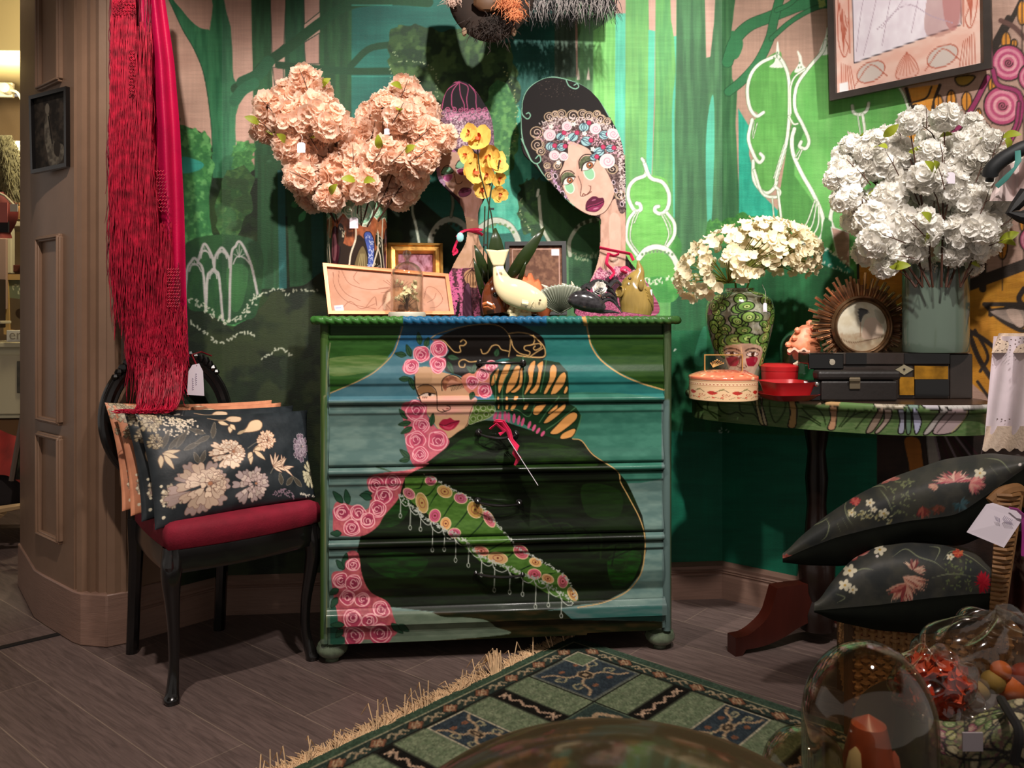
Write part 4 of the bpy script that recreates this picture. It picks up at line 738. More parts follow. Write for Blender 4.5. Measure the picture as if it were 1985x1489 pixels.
# top board with a carved rope edge
m = MB(); m.box(((xl+xr)/2, (FY-.018+bk)/2, .982), (xr-xl+.03, bk-FY+.018, .018)); top = m.build('top', mat('chest_top_green', (30, 60, 26), .3, coat=.3), chest, smooth=False, bevel=.003)
x0, x1, yf = xl-.017, xr+.017, FY-.022; path = [(x0, bk)]+[(x0, y) for y in np.linspace(bk, yf+.03, 60)]+[(x0+.03-.03*math.cos(a), yf+.03-.03*math.sin(a)) for a in np.linspace(0, PI/2, 10)]+[(x, yf) for x in np.linspace(x0+.03, x1-.03, 420)]+[(x1-.03+.03*math.sin(a), yf+.03-.03*math.cos(a)) for a in np.linspace(0, PI/2, 10)]+[(x1, y) for y in np.linspace(yf+.03, bk, 60)]
P = []; s = 0
for i, (x, y) in enumerate(path):
    q = path[min(i+1, len(path)-1)]; p = path[max(i-1, 0)]; tx, ty = q[0]-p[0], q[1]-p[1]; l = math.hypot(tx, ty) or 1; nx, nyy = ty/l, -tx/l; s += math.hypot(x-path[i-1][0], y-path[i-1][1]) if i else 0
    row = []
    for k in range(28):
        a = 2*PI*k/28; r = .0108*(.86+.30*abs(math.cos(a+s*130))); row.append((x+nx*r*math.cos(a), y+nyy*r*math.cos(a), .981+r*math.sin(a)))
    P.append(row)
grid('rope_edge', P, M_paint, top, cv=CP, close_v=True)
# price tag seen edge-on on the second drawer's handle
t = thing('price_tag', QY(965, 838, 2.36), 'narrow white price card on a pink ribbon hanging from the second drawer handle', 'price tag')
p = [QY(x, y, 2.348) for x, y in ((957, 818), (972, 820), (985, 838), (990, 855), (1000, 868), (996, 880), (1004, 890), (998, 902))]
m = MB(); 
for dx in (0, .004): m.tube([q+Vector((dx, 0, dx)) for q in p], [.006, .008, .006, .005, .008, .006, .007, .004], 6, sx=.3)
m.tube([QY(950, 832, 2.35), QY(962, 822, 2.345), QY(978, 836, 2.35), QY(968, 842, 2.352)], .006, 6, sx=.3); m.build('ribbon', M_ribbon, t)
a, b = QY(985, 850, 2.345), QY(1038, 933, 2.345); m = MB(); dd = (b-a); R = dd.to_track_quat('Z', 'X').to_matrix(); m.box((a+b)/2+R @ Vector((0, .028, 0)), (.0016, .058, dd.length), R=R); m.build('card', M_tag, t, smooth=False)
# ------------------------------------------------------------------ generic makers
def prot(m, u, v, w): return Matrix((u, v, w)).transposed()
def petalset(m, c, R, r, n, cup, wd=.8, ruf=.12, q=rnd, nn=3):
    for k in range(n):
        a = 2*PI*k/n+q.uniform(-.2, .2); d = Vector((math.cos(a), math.sin(a), 0)); e = Vector((-math.sin(a), math.cos(a), 0)); rr = r*q.uniform(.8, 1.15); P = []
        for i in range(nn+1):
            u = i/nn; row = []; w = wd*rr*(math.sin(PI*min(1, .12+u*.78))**.7)*.62
            for j in (-1, 0, 1):
                row.append(c+R @ (d*rr*u+e*w*j+Vector((0, 0, 1))*(cup*rr*u*u*(1)+abs(j)*.16*rr*u+(q.uniform(-ruf, ruf)*rr if i == nn or j else 0))))
            P.append(row)
        m.grid(P)
def rotto(n, roll=0): return n.to_track_quat('Z', 'Y').to_matrix() @ Matrix.Rotation(roll, 3, 'Z')
def fib(n, q, j=.25):
    for i in range(n):
        z = 1-2*(i+.5)/n; r = math.sqrt(1-z*z); a = i*2.39996+q.uniform(-j, j); yield Vector((r*math.cos(a), r*math.sin(a), z+q.uniform(-j, j)*.3)).normalized()
def pompon(seed, nfl=54):
    q = random.Random(seed); m = MB()
    for n in fib(nfl, q): 
        k = q.uniform(.40, .78); petalset(m, n*k, rotto((n+Vector((q.uniform(-.3, .3), q.uniform(-.3, .3), q.uniform(-.3, .3)))).normalized(), q.uniform(0, 6)), q.uniform(.30, .46), 5, q.uniform(.1, .5), 1.15, .09, q)
        petalset(m, n*(k+.05), rotto(n, q.uniform(0, 6)), q.uniform(.16, .24), 5, .8, 1.1, .1, q, 2)
    me = bpy.data.meshes.new('blossom_cluster'); me.from_pydata(m.v, [], m.f); me.polygons.foreach_set('use_smooth', [True]*len(me.polygons)); me.update(); return me
def pom_set(mt): 
    r = []
    for k in range(3): me = pompon(40+k); me.materials.append(mt); r.append(me)
    return r
M_peach = mat('peach_petals', (255, 228, 208), .85, var=.05, scale=14, transl=.5, spec=.2); M_wpetal = mat('white_petals', (253, 250, 244), .8, var=.04, scale=14, transl=.4, spec=.2)
M_cream = mat('cream_petals', (246, 232, 196), .7, var=.08, scale=16, transl=.28, spec=.2); M_twig = mat('brown_twig', (66, 36, 22), .7); M_leafy = mat('yellow_green_leaf', (150, 160, 44), .5, var=.15, scale=20, transl=.25); M_stemg = mat('olive_stem', (104, 110, 40), .6)
def leafmesh(m, c, d, up, L, wd, curl=.15):
    d = d.normalized(); e = d.cross(up).normalized(); n = e.cross(d); P = []
    for i in range(7):
        u = i/6; w = wd*math.sin(PI*(.04+.94*u))**.8; P.append([c+d*L*u+e*w*j+n*(L*curl*math.sin(PI*u)-abs(j)*-.25*w) for j in (-1, 0, 1)])
    m.grid(P)
def wallY(px): k = (px-CX)/F; return min(3.5366/(1+.831*k) if k > 0 else 9, 9)
def branches(clus, mouth, N, pm, labels, group, depth, jit, name, leafn=14, tmat=M_twig, ymax=2.78):
    cs = []; q = random.Random(len(clus))
    for px, py, r in clus:
        yc = depth+q.uniform(-jit, jit); yc = min(yc, wallY(px)-.10-r*yc/F*.6); p = Q(px, py, yc)
        if p.y > ymax-.03: p = Q(px, py, yc-(p.y-ymax+.03)-q.uniform(0, .03))
        cs.append((p, r*yc/F, math.atan2(px-mouth[0], mouth[1]-py), math.hypot(px-mouth[0], py-mouth[1])))
    cs.sort(key=lambda a: a[2]); k = len(cs); base0 = Q(mouth[0], mouth[1], depth)
    for b in range(N):
        g = sorted(cs[b*k//N:(b+1)*k//N], key=lambda a: a[3]); tip = g[-1][0]
        base = base0+Vector(((b-(N-1)/2)*.018, q.uniform(-.02, .02), -.06)); t = thing(name, base, labels[b], 'artificial flowers', group)
        mid = base.lerp(tip, .5)+Vector((0, 0, .02)); sp = [Vector(p) for p in smooth_pts([base, mid, tip], False, 6)]; m = MB(); m.tube(sp, [.0032-.0018*i/len(sp) for i in range(len(sp))], 6)
        for p, r, *_ in g[:-1]:
            j = min(range(len(sp)), key=lambda i: (sp[i]-p).length+.3*abs(i-len(sp)*.4)*.01); j = max(0, j-3); m.tube([sp[j], sp[j].lerp(p, .5)+Vector((0, -.01, .01)), p], [.0022, .0017, .001], 5)
        m.build('stem', tmat, t)
        for p, r, *_ in g:
            o = bpy.data.objects.new('blossom_cluster', q.choice(pm)); C.objects.link(o); o.parent = t; o.matrix_parent_inverse = wm(t).inverted(); o.location = p; o.scale = (r*(1.22 if ymax > 2.6 else 1.06),)*3; o.rotation_euler = (q.uniform(0, 6), q.uniform(0, 6), q.uniform(0, 6))
        for p, r, *_x in g[1::2]:
            o_ = (p-base0); o_.y = 0; o_.normalize(); a_ = p+Vector((0, -r*1.28, 0))-o_*r*.9; b_ = p+Vector((0, -r*1.34, 0))+o_*r*.5; m = MB(); m.tube([a_, a_.lerp(b_, .5)+Vector((.002, 0, 0)), b_], [.0016, .0013, .0008], 5)
            e_ = Vector((o_.z, 0, -o_.x)); c_ = a_.lerp(b_, .45); m.tube([c_, c_+o_*r*.3+e_*r*.25], [.0012, .0006], 4); m.build('twig', tmat, t)
        for _ in range(max(2, leafn//N)):
            p, r, *_x = q.choice(g); d = Vector((q.uniform(-1, 1), -.5, q.uniform(-.2, 1))).normalized(); m = MB(); leafmesh(m, p+Vector((0, -r*.8, 0))+d*r*.3, d, Vector((0, -1, .2)), .048, .012); m.build('leaf', M_leafy, t)
def cardtag(px, py, yc, label, w=.020, h=.028, rz=0, group=None, up=.03, tilt=0):
    c = Q(px, py, yc); t = thing('price_tag', c, label, 'price tag', group); R = Matrix.Rotation(-TH+rz, 3, 'Z') @ Matrix.Rotation(tilt, 3, 'Y'); m = MB()
    m.prism([(-w/2, -h/2), (w/2, -h/2), (w/2, h*.35), (w*.28, h/2), (-w*.28, h/2), (-w/2, h*.35)], -.0004, .0004, R @ Matrix.Rotation(PI/2, 3, 'X'), c); m.build('card', M_tag, t, smooth=False)
    tp = c+R @ Vector((0, 0, h*.42)); MB().tube([tp, tp+Vector((.003, .003, up*.6)), tp+Vector((-.003, .012, up))], .0005, 4).build('string', M_twine, t); return t
def rcan(w, h, col, k=1.0): return Canvas(0, 0, w, h, col, k)
# ------------------------------------------------------------------ left bouquet and its painted cylinder vase
vc = QY(692, 560, 2.69); vr = .097; vh0, vh1 = TZ, 1-(398-HY)/F*(2.69)*1.0
vase = thing('vase', (vc.x, 2.69, TZ), 'brown cylinder vase painted with mint swirls and bulbous trees, on the left of the chest', 'vase')
VC = rcan(480, 300, '2c1f17', 1.6)   # x: round the vase (front centre at 160), y: down
def vpaint(c):
    for k in range(-1, 4):
        ox = k*160; c.xf(ox-80, 0, 1)
        c.poly([0, 40, 160, 40, 160, 90, 140, 130, 100, 90, 80, 120, 40, 100, 0, 90], 'b0623c', col2='8c4c30', ns=(12, 12))
        c.ell(35, 120, 17, 52, '3c1620', edge='160c0c', ew=3); c.ell(33, 122, 9, 36, '7c4a50'); c.ell(30, 122, 3, 28, '4c2830'); c.ell(52, 90, 12, 30, '2c2018'); c.dots([45, 70, 60, 80, 55, 100], 4, 1.6, 'd8c8a8', 5, 2, 2)
        c.poly([85, 190, 100, 130, 115, 125, 130, 200, 125, 270, 90, 270], '6c5c3c', edge='20150e', ew=2); 
        for j in range(4): c.line([92+j*7, 270, 96+j*6, 190, 104+j*3, 140], 1.5, 'a89868')
        c.poly([112, 90, 128, 82, 140, 110, 138, 170, 130, 220, 120, 200, 122, 140], '4658a0', edge='16141c', ew=2); c.dots([118, 95, 132, 110, 130, 150, 128, 200], 3, 1.3, 'd0d4e8', 7, 3, 2)
        c.ell(158, 100, 14, 24, '241812', edge='0c0806', ew=2); c.dots([150, 85, 165, 95, 160, 115, 150, 120], 3, 1.3, 'd8ccb8', 6, 4, 2); c.ell(150, 180, 14, 26, '241812'); c.dots([142, 165, 158, 180, 150, 200], 3, 1.3, 'd8ccb8', 6, 4, 2)
        c.ell(18, 235, 20, 30, '6c6434', edge='20150e', ew=2); c.ell(60, 225, 22, 26, '3c1c20'); c.dots([5, 200, 30, 195, 60, 205], 4, 1.4, 'c8bca0', 8, 4, 2); c.ell(105, 275, 26, 34, '5c5a30', edge='20150e', ew=2)
        for P in ([12, 40, 8, 100, 14, 150, 22, 200, 24, 300], [92, 60, 92, 100, 80, 140, 74, 180, 60, 220, 52, 300], [152, 60, 152, 120, 140, 160, 132, 200, 138, 300], [152, 120, 164, 165, 168, 300]): c.line(P, 4.2, 'dccdb4')
        c.poly([0, 0, 160, 0, 160, 34, 150, 46, 130, 36, 126, 62, 108, 66, 90, 44, 74, 48, 60, 34, 40, 50, 22, 40, 0, 46], '8cb894', False, col2='6ca07c', ns=(20, 20)); c.line([0, 46, 22, 40, 40, 50, 60, 34, 74, 48, 90, 44, 108, 66, 126, 62, 132, 38, 150, 48, 160, 46], 3, 'dfe8d0')
        c.ell(108, 34, 26, 28, '9cd0ac', edge='dfe8d0', ew=3.4); c.spiral(108, 34, 17, 2.4, 3, 'dfe8d0')
        for x, y, r in ((20, 24, 12), (48, 32, 10), (74, 26, 13), (146, 26, 12)): c.spiral(x, y, r, 1.9, 2.6, 'dfe8d0')
    c.xf(); return c
vpaint(VC)
def lathevase(name, prof, c, n, mt, parent, cv=None, kx=320, ky=300, f0=-PI/2, inner=.004, cw=0, ang=0):
    P = []; zs_ = [p[1] for p in prof]; U = []; Vv = []
    for r, z in prof:
        P.append([(c[0]+r*math.cos(2*PI*k/n), c[1]+r*math.sin(2*PI*k/n), z) for k in range(n+1)]); u = ((np.arange(n+1)/n*2*PI-f0-ang+PI) % (2*PI))/(2*PI); u = np.where(np.arange(n+1) == n, u[0], u); U.append(u*kx); Vv.append(np.full(n+1, (max(zs_)-z)/(max(zs_)-min(zs_))*ky))
    P = np.transpose(np.array(P), (0, 1, 2)); o = grid(name, P, mt, parent, cv=cv, key=(np.array(U), np.array(Vv)) if cv else None); return o
zs2 = np.linspace(vh1, TZ+.001, 130); prof = [(vr-.006, vh1-.03), (vr-.006, vh1-.002)]+[(vr*(1+.012*math.sin(6*(z-TZ))), z) for z in zs2]+[(.0, TZ+.001)]
U = []
lathevase('vase_body', [(vr-.008, zs2[0])]+[(vr+.0015*math.sin(9*z), z) for z in zs2]+[(0, TZ+.001)], (vc.x, 2.69), 420, M_ceram, vase, VC, 480, 300, ang=.94)
m = MB(); m.lathe([(vr-.008, zs2[0]), (vr-.008, TZ+.05)], (vc.x, 2.69, 0), 40); m.add([(vc.x+.085*math.cos(a), 2.69+.085*math.sin(a), TZ+.05) for a in np.linspace(0, 2*PI, 24, endpoint=False)], [tuple(range(24))]); m.build('inner_wall', M_matb, vase)
PK_ = pom_set(M_peach)
cl = [(592, 160, 30), (560, 190, 28), (618, 180, 24), (525, 215, 32), (515, 248, 26), (562, 235, 34), (606, 218, 38), (642, 242, 34), (562, 285, 32), (604, 272, 38), (652, 284, 36), (694, 262, 30), (688, 306, 34), (556, 268, 26), (620, 318, 34), (660, 336, 36), (582, 346, 30), (604, 380, 28), (628, 366, 32), (640, 384, 26), (700, 356, 34), (738, 302, 32), (728, 252, 32), (742, 205, 24), (786, 180, 30), (720, 225, 24), (776, 224, 32), (816, 212, 30), (790, 262, 34), (842, 232, 28), (826, 264, 32), (858, 268, 26), (780, 304, 32), (818, 306, 30), (742, 345, 30), (776, 340, 28), (800, 346, 26), (700, 376, 18), (738, 378, 22), (770, 380, 26), (790, 372, 24), (586, 310, 28), (630, 205, 24), (755, 275, 30)]
branches(cl, (690, 402), 7, PK_, ['low peach blossom branch leaning far left out of the painted vase', 'peach blossom branch reaching the leftmost cluster over the mural tree', 'tall peach blossom branch topping the left lobe of the bouquet', 'short central peach blossom branch in the dip of the bouquet', 'peach blossom branch rising to the highest cluster of the right lobe', 'peach blossom branch reaching right towards the smaller painted face', 'low peach blossom branch drooping right over the vase rim'], 'peach blossom branches in the painted vase', 2.58, .09, 'blossom_branch', 22)
cardtag(584, 286, 2.44, 'blank white tag hanging among the left lobe of peach blossom', .024, .030)
cardtag(750, 255, 2.46, 'small white tag tucked into the right lobe of peach blossom', .016, .018)
cardtag(686, 432, 2.53, 'pale lilac tag hanging down the front of the painted cylinder vase', .026, .034, up=.05)
# ------------------------------------------------------------------ pictures on the chest
def frame(name, corners, th, fw, mf, pic, label, cat='picture', depthz=.02, cv=None, steps=1, matbord=None, mb2=None):
    # corners: TL, TR, BR, BL room points (roughly planar)
    TL, TR, BR, BL = [Vector(c) for c in corners]; ctr = (TL+TR+BR+BL)/4; n = (TR-TL).cross(BL-TL).normalized()
    if n.dot(Vector((0, 0, 1))-ctr) < 0 and n.y > 0: n = -n
    if n.y > 0: n = -n
    t = thing(name, (BL+BR)/2, label, cat); O = [TL, TR, BR, BL]
    def inset(d): return [c+((O[(i+1) % 4]-c).normalized()+(O[(i-1) % 4]-c).normalized())*d for i, c in enumerate(O)]
    prof = [(0, 0), (0, th), (fw*.25, th*1.15), (fw*.35, th*.8), (fw*.7, th*.75), (fw*.8, th*.95), (fw, th*.4), (fw, th*.15)] if steps > 1 else [(0, 0), (0, th), (fw, th), (fw, th*.4), (fw, th*.15)]
    m = MB(); rings = [[p+n*h for p in inset(d)] for d, h in prof]; m.grid(np.array(rings), False, True); m.build('frame', mf, t, smooth=False)
    I = inset(fw*.9); nu = 160; u = np.linspace(0, 1, nu); v = np.linspace(0, 1, nu); UU, VV = np.meshgrid(u, v, indexing='ij'); A = np.array([list(p+n*th*.2) for p in I])
    P = (A[0]*(1-UU[..., None])*(1-VV[..., None])+A[1]*UU[..., None]*(1-VV[..., None])+A[2]*UU[..., None]*VV[..., None]+A[3]*(1-UU[..., None])*VV[..., None])
    if cv is not None: grid('picture', P, pic, t, cv=cv, key=(UU*cv.w/cv.k, VV*cv.h/cv.k), smooth=False)
    m = MB(); bk_ = [p-n*.001 for p in inset(.001)]; m.add(bk_, [(0, 1, 2, 3)]); m.build('backing', M_matb, t, smooth=False)
    return t
c = rcan(240, 96, 'c99274', 1.5); c.put(c.mask([0, 0, 240, 0, 240, 96, 0, 96], False), 'bc8c76', 1, 'b08068', (30, 40))
q = random.Random(5); LN = '7c4e3c'
for P in ('30 4 40 30 60 40 85 44 120 38', '12 10 12 40 25 65 50 80 90 88', '24 6 22 34 34 56 60 70', '60 4 52 20 62 32', '100 40 128 34 150 20', '104 50 130 44', '95 88 120 60 140 50', '190 60 200 30 218 34 228 60 215 80 200 84', '196 70 210 60 216 45', '120 90 108 70 112 60', '20 90 40 72 60 88 90 76', '70 84 90 60 92 80'): c.line(P, 1, LN)
for k in range(9): c.line([140, 44, 112+k*7, 14+abs(k-4)*1.5], 1.1, LN)
c.poly('126 96 132 62 152 60 160 96', 'a06c50'); c.poly('112 66 118 48 128 48 126 62 112 76 108 90 104 82', 'dcb49c'); c.poly('124 44 142 34 158 44 156 62 128 60', 'c08868'); c.poly('6 82 24 80 25 92 8 94', 'd8d4e4', False); c.line('9 87 20 86', 2, '8888b0', False)
frame('relief_picture', [QY(626, 513, 2.545), QY(869, 534, 2.545), QY(880, 612.5, 2.475), QY(637, 612, 2.475)], .012, .011, M_copper, M_cut, 'long low copper framed pink relief of swirling hair, leaning behind the glass dome', cv=c)
c = rcan(100, 80, '5c2c30', 1.5); c.poly('0 0 100 0 100 80 0 80', '7a4048', False, col2='b88090', ns=(12, 12)); c.poly('30 20 70 20 80 80 40 80', 'c89aa8', al=.6)
frame('gilt_picture', [QY(752, 474, 2.79), QY(858, 475, 2.79), QY(860, 612, 2.74), QY(754, 612, 2.74)], .022, .034, M_gold, M_cut, 'small dark picture in a wide stepped gold frame behind the dome', cv=c, steps=2)
c = rcan(110, 120, '4c3024', 1.5); c.put(c.mask('0 0 110 0 110 120 0 120', False), '5c3c2e', 1, '7c5844', (10, 10)); c.line('8 6 104 6 104 114 8 114 8 6', 1.6, 'b89488', False); c.poly('88 6 104 6 104 18 88 18', 'd0ccd4', False)
frame('dark_picture', [QY(978, 471, 2.75), QY(1096, 470, 2.75), QY(1098, 612, 2.70), QY(980, 612, 2.70)], .016, .014, M_matb, M_cut, 'brown print in a thin black frame leaning on the mural behind the orchid', cv=c)
# ------------------------------------------------------------------ the two cut-out heads
def cutout(name, cv, outline, Y, label, cell=.0016, th=.012):
    ox = smooth_pts(pl(outline), True, 6); x0, y0, x1, y1 = ox[:, 0].min(), ox[:, 1].min(), ox[:, 0].max(), ox[:, 1].max()
    A = QY(x0, y1, Y); B = QY(x1, y0, Y); mk = Canvas(int(x0)-4, int(y0)-4, int(x1)+5, int(y1)+5, '000000', 2); mk.poly(ox.ravel(), 'ffffff', False)
    xs = np.arange(A.x-.004, B.x+.004, cell); zs = np.arange(A.z-.004, B.z+.004, cell); X, Z = np.meshgrid(xs, zs, indexing='ij'); V = np.stack([X, np.full_like(X, Y), Z], -1)
    cv.a = cv.a*.87; px, py = proj(V.reshape(-1, 3)); inside = mk.sample(px, py)[:, 0].reshape(X.shape) > .2
    fm = inside[:-1, :-1] & inside[1:, :-1] & inside[:-1, 1:] & inside[1:, 1:]
    F0 = gridfaces(*X.shape, mask=fm.reshape(X.shape[0]-1, X.shape[1]-1)); nv = X.size; B2 = V.reshape(-1, 3)+(0, th, 0)
    F1 = F0[:, ::-1]+nv; ed = []
    for a, b in ((0, 1), (1, 2), (2, 3), (3, 0)): ed.append(F0[:, [a, b]])
    ed = np.vstack(ed); key = np.sort(ed, 1); _, idx, cnt = np.unique(key, axis=0, return_index=True, return_counts=True); be = ed[idx[cnt == 1]]
    SF = np.stack([be[:, 1], be[:, 0], be[:, 0]+nv, be[:, 1]+nv], 1); cols = cv.sample(px, py); t = thing(name, ((A.x+B.x)/2, Y, TZ), label, 'cut-out')
    VV = np.vstack([V.reshape(-1, 3), B2]); FF = np.vstack([F0, F1, SF]); used = np.unique(FF); rm = np.zeros(len(VV), int); rm[used] = np.arange(len(used))
    me = npmesh('board', VV[used], rm[FF], np.vstack([cols, cols*0+.02])[used]); return t, link(me, 'board', t, M_cut, False)
c = Canvas(1000, 130, 1240, 620, '2a1c1c', 2.0); c.xf(1000, 140, .2014)
SK = 'dcb09c'
c.poly('830 1330 1000 1200 1050 1350 1060 1700 1060 1900 1150 2000 1300 2200 700 2300 730 1960 800 1750 810 1500', SK, col2='c89c88', ns=(30, 14)); c.poly('900 1400 1000 1400 1000 1800 920 1800', 'e8c8b4', al=.6)
c.poly('60 700 50 350 80 200 180 100 330 50 480 60 650 130 800 260 930 480 1010 650 1050 900 1060 1300 1000 1150 900 850 700 600 500 600 380 900 420 1150 300 1000 150 850', '170f0e')
for k in range(60): c.ell(200+rnd.random()*400, 80+rnd.random()*160, 2.5, 2.5, '8a7468')
c.poly('200 560 300 480 420 430 560 440 740 420 860 470 950 560 1020 680 1040 950 1060 1300 1000 1350 940 1150 860 900 800 760 700 700 500 660 450 850 430 1000 480 1200 420 1150 300 1000 250 850 180 700', '8f7470', col2='3c2828', ns=(5, 5))
c.poly('510 670 600 690 700 740 740 800 850 900 900 1000 940 1100 945 1180 900 1280 840 1360 760 1380 680 1360 560 1290 500 1220 440 1080 420 980 460 880 500 780', SK, col2='e4bca8', ns=(30, 30)); c.line('510 670 460 880 420 980 440 1080 500 1220 560 1290 680 1365 760 1382 850 1350 910 1270 948 1170 940 1100 900 1000 840 890', 6, '4c2c24')
c.poly('600 800 660 900 640 1100 620 1190 580 1000', 'cc9c88', al=.5); c.poly('520 700 600 720 640 800 560 860 510 800', 'e8c4b0', al=.6)
def eyebig(x, y, w, h, a, cl='6c7454'):
    ca, sa = math.cos(a), math.sin(a); T = lambda L: np.array([(x+p*ca-r*sa, y+p*sa+r*ca) for p, r in L]).ravel()
    c.ell(x+w*.08, y+h*2.1, w*.62, h*2.0, '96cca0', math.degrees(a), edge='f0f0e0', ew=8)
    c.poly(T([(-w, .2*h), (-w*.8, -h*2), (0, -h*2.9), (w*.8, -h*2), (w, -.4*h), (0, -h)]), cl, col2='4c5238', ns=(6, 6)); c.poly(T([(-w, h*.3), (-w*.4, -h*.9), (w*.3, -h), (w, -h*.3), (w*.4, h*.8), (-w*.3, h)]), 'f0e4dc')
    c.ell(x+w*.15, y-h*.1, h*.95, h*.9, 'a8643c', edge='3c1c14', ew=5); c.ell(x+w*.15, y-h*.1, h*.35, h*.35, '1c100c'); c.ell(x+w*.1, y-h*.35, 7, 7, 'ffffff')
    c.line(T([(-w*1.05, h*.4), (-w*.5, -h*1.0), (w*.3, -h*1.1), (w*1.05, -h*.3)]), 11, '2c1a18'); c.line(T([(-w, h*.5), (-w*.3, h), (w*.4, h*.8), (w, -h*.2)]), 4, '4c2c24'); c.line(T([(-w*1.15, -h*.4), (-w*.8, -h*2.4), (0, -h*3.3), (w*.8, -h*2.6), (w*1.1, -h*1.4)]), 10, '3c241c')
eyebig(700, 900, 78, 34, -.45); eyebig(510, 1045, 68, 30, -.4)
c.line('600 1000 630 1090 622 1185 660 1190 700 1160 718 1130 720 1095', 6, '5c342c'); c.line('640 1190 650 1170 680 1180 725 1150', 9, '7c4438'); c.line('700 1090 720 1105 718 1140', 5, '7c4438')
c.poly('670 1320 680 1250 730 1200 770 1195 800 1210 840 1210 850 1260 820 1310 770 1345 700 1340', '5a1030'); c.poly('690 1290 760 1270 845 1240 830 1290 770 1335 700 1330', '8c2450'); c.line('672 1318 730 1290 780 1280 848 1245', 7, '1c0810'); c.ell(750, 1230, 22, 8, 'a05070', -20); c.ell(770, 1312, 28, 7, 'c87898', -15)
OLV = 'c4a888'
for x, y, r in ((200, 580, 60), (210, 700, 60), (240, 760, 40), (320, 430, 46), (380, 400, 30), (440, 400, 42), (550, 420, 60), (640, 400, 44), (700, 420, 44), (780, 400, 34), (820, 450, 44), (880, 470, 34), (300, 900, 30), (320, 1000, 40), (930, 930, 50), (1000, 1180, 46), (400, 900, 36)):
    c.ell(x, y, r, r*.9, '2c1e1c', edge=OLV, ew=9); c.spiral(x, y, r*.8, 1.5, 8, 'd8bca8', rnd.random()*360, rnd.choice((-1, 1)))
c.dots('250 520 400 460 560 470 740 470 900 540 990 640 1020 800 1030 1000 1040 1250', 9, 6, 'e4d0cc', 36, 5, 3); c.dots('250 620 400 560 500 640 700 620 900 700 980 800', 9, 6, 'e8b0c0', 60, 6, 3); c.dots('350 960 400 1100 500 1230', 9, 6, 'c89cc0', 22, 7, 2)
for x, y, r in ((380, 1000, 26), (385, 1100, 22), (450, 1175, 30), (940, 1060, 20), (960, 1140, 20), (1020, 1270, 22)): c.ell(x, y, r*.7, r, '241818', -20, edge='e0c8d4', ew=7)
for x, y, r, a in ((655, 530, 48, 90), (550, 625, 48, -60), (850, 605, 48, 10), (680, 665, 54, 20), (430, 620, 42, -60), (335, 715, 48, 100), (440, 720, 44, 0), (800, 765, 50, -10), (910, 735, 42, 0), (750, 820, 36, 20)):
    c.ell(x, y, r, r*.85, 'a8d0d4', edge='3c4c58', ew=5)
    for k in (-1, 0, 1): ca = math.radians(a); c.line([x-r*.9*math.cos(ca), y-r*.9*math.sin(ca), x+k*r*.55*math.sin(ca), y+k*r*.55*math.cos(ca), x+r*.9*math.cos(ca), y+r*.9*math.sin(ca)], 7, '34485a')
    c.ell(x+r*math.cos(math.radians(a-90)) if a == 90 else x+r*.8, y-r*.9*(1 if a < 0 or a == 90 else .2), 22, 22, 'c83c64', edge='7c1838', ew=5)
for x, y, r in ((325, 605, 56), (490, 520, 46), (765, 545, 52), (935, 595, 54), (370, 800, 48), (460, 810, 42), (880, 855, 72)): c.ell(x, y, r, r*.95, 'ecd4d8', edge='f8ecec', ew=5); c.spiral(x+4, y, r*.7, 1.6, 5, 'd07c98')
for x, y in ((340, 525), (560, 500), (660, 590), (490, 640), (410, 870), (740, 740)): 
    for k in range(5): a = k*1.257; c.ell(x+14*math.cos(a), y+14*math.sin(a), 11, 8, 'f8f4e8', k*72)
MT = '8cc0a4'
for P in ('150 860 80 700 50 520 60 300 110 170 220 80 340 45 480 65', '480 65 510 130 570 160 605 140 590 110 560 125', '60 310 60 400 110 450 140 420 125 390 100 400', '50 640 100 740 150 850 200 880 240 850 225 800 190 830', '480 65 640 120 780 230 900 430', '200 880 300 1040 420 1170 560 1290', '1040 600 1060 900 1062 1300'): c.line(P, 11, MT)
c.poly('800 1880 860 1920 980 1870 1100 1900 1200 1990 1320 2150 1320 2400 600 2400 680 2100', '7c2848', col2='d07898', ns=(3, 3)); c.poly('860 1960 960 1940 1000 2100 900 2200', '2a1420', al=.8)
c.dots('760 1950 900 1930 1000 1910 1120 1960 1200 2040', 9, 7, 'e8a8b8', 40, 8, 4); c.line('1060 1330 1062 1560 1060 1740', 6, 'e8c8b0')
OUT = '1012 290 1010 220 1016 182 1036 160 1068 148 1096 152 1132 166 1162 194 1188 236 1205 274 1213 330 1214 402 1213 480 1216 498 1232 520 1262 560 1270 613 1120 613 1136 560 1152 528 1162 490 1164 440 1164 425 1150 419 1135 415 1112 400 1096 386 1078 366 1056 344 1034 318'
bigh, bb = cutout('cutout_head', c, OUT, 2.66, 'larger tilted painted head cut-out, green cheeks and a tall black beehive full of flowers')
c = Canvas(835, 145, 965, 620, '3c2028', 2.0); c.xf(820, 120, .2418)
c.poly('100 700 130 400 200 200 290 150 380 180 480 290 550 450 575 700 560 1100 440 1100 200 1000', '160b12'); 
for P in ('150 380 170 280 200 220 290 160', '290 160 235 240 230 340 245 380', '290 160 300 260 330 340 330 390', '290 160 360 200 350 300 360 380', '370 180 420 250 425 330 430 380', '370 180 440 250 500 330 520 400', '290 160 200 180 150 280 140 350'): c.line(P, 8, 'a84870')
c.poly('150 400 300 400 550 400 575 700 570 900 400 700 260 700 130 720', '5c3c4c', col2='a88898', ns=(3, 3)); c.dots('170 430 300 440 420 430 540 430', 9, 6, 'd08cac', 30, 2, 3); c.dots('250 480 330 560 330 660', 7, 6, 'd8c0c8', 50, 3, 3)
for x in range(200, 540, 50): c.spiral(x, 385, 22, 1.4, 7, 'b85880', x)
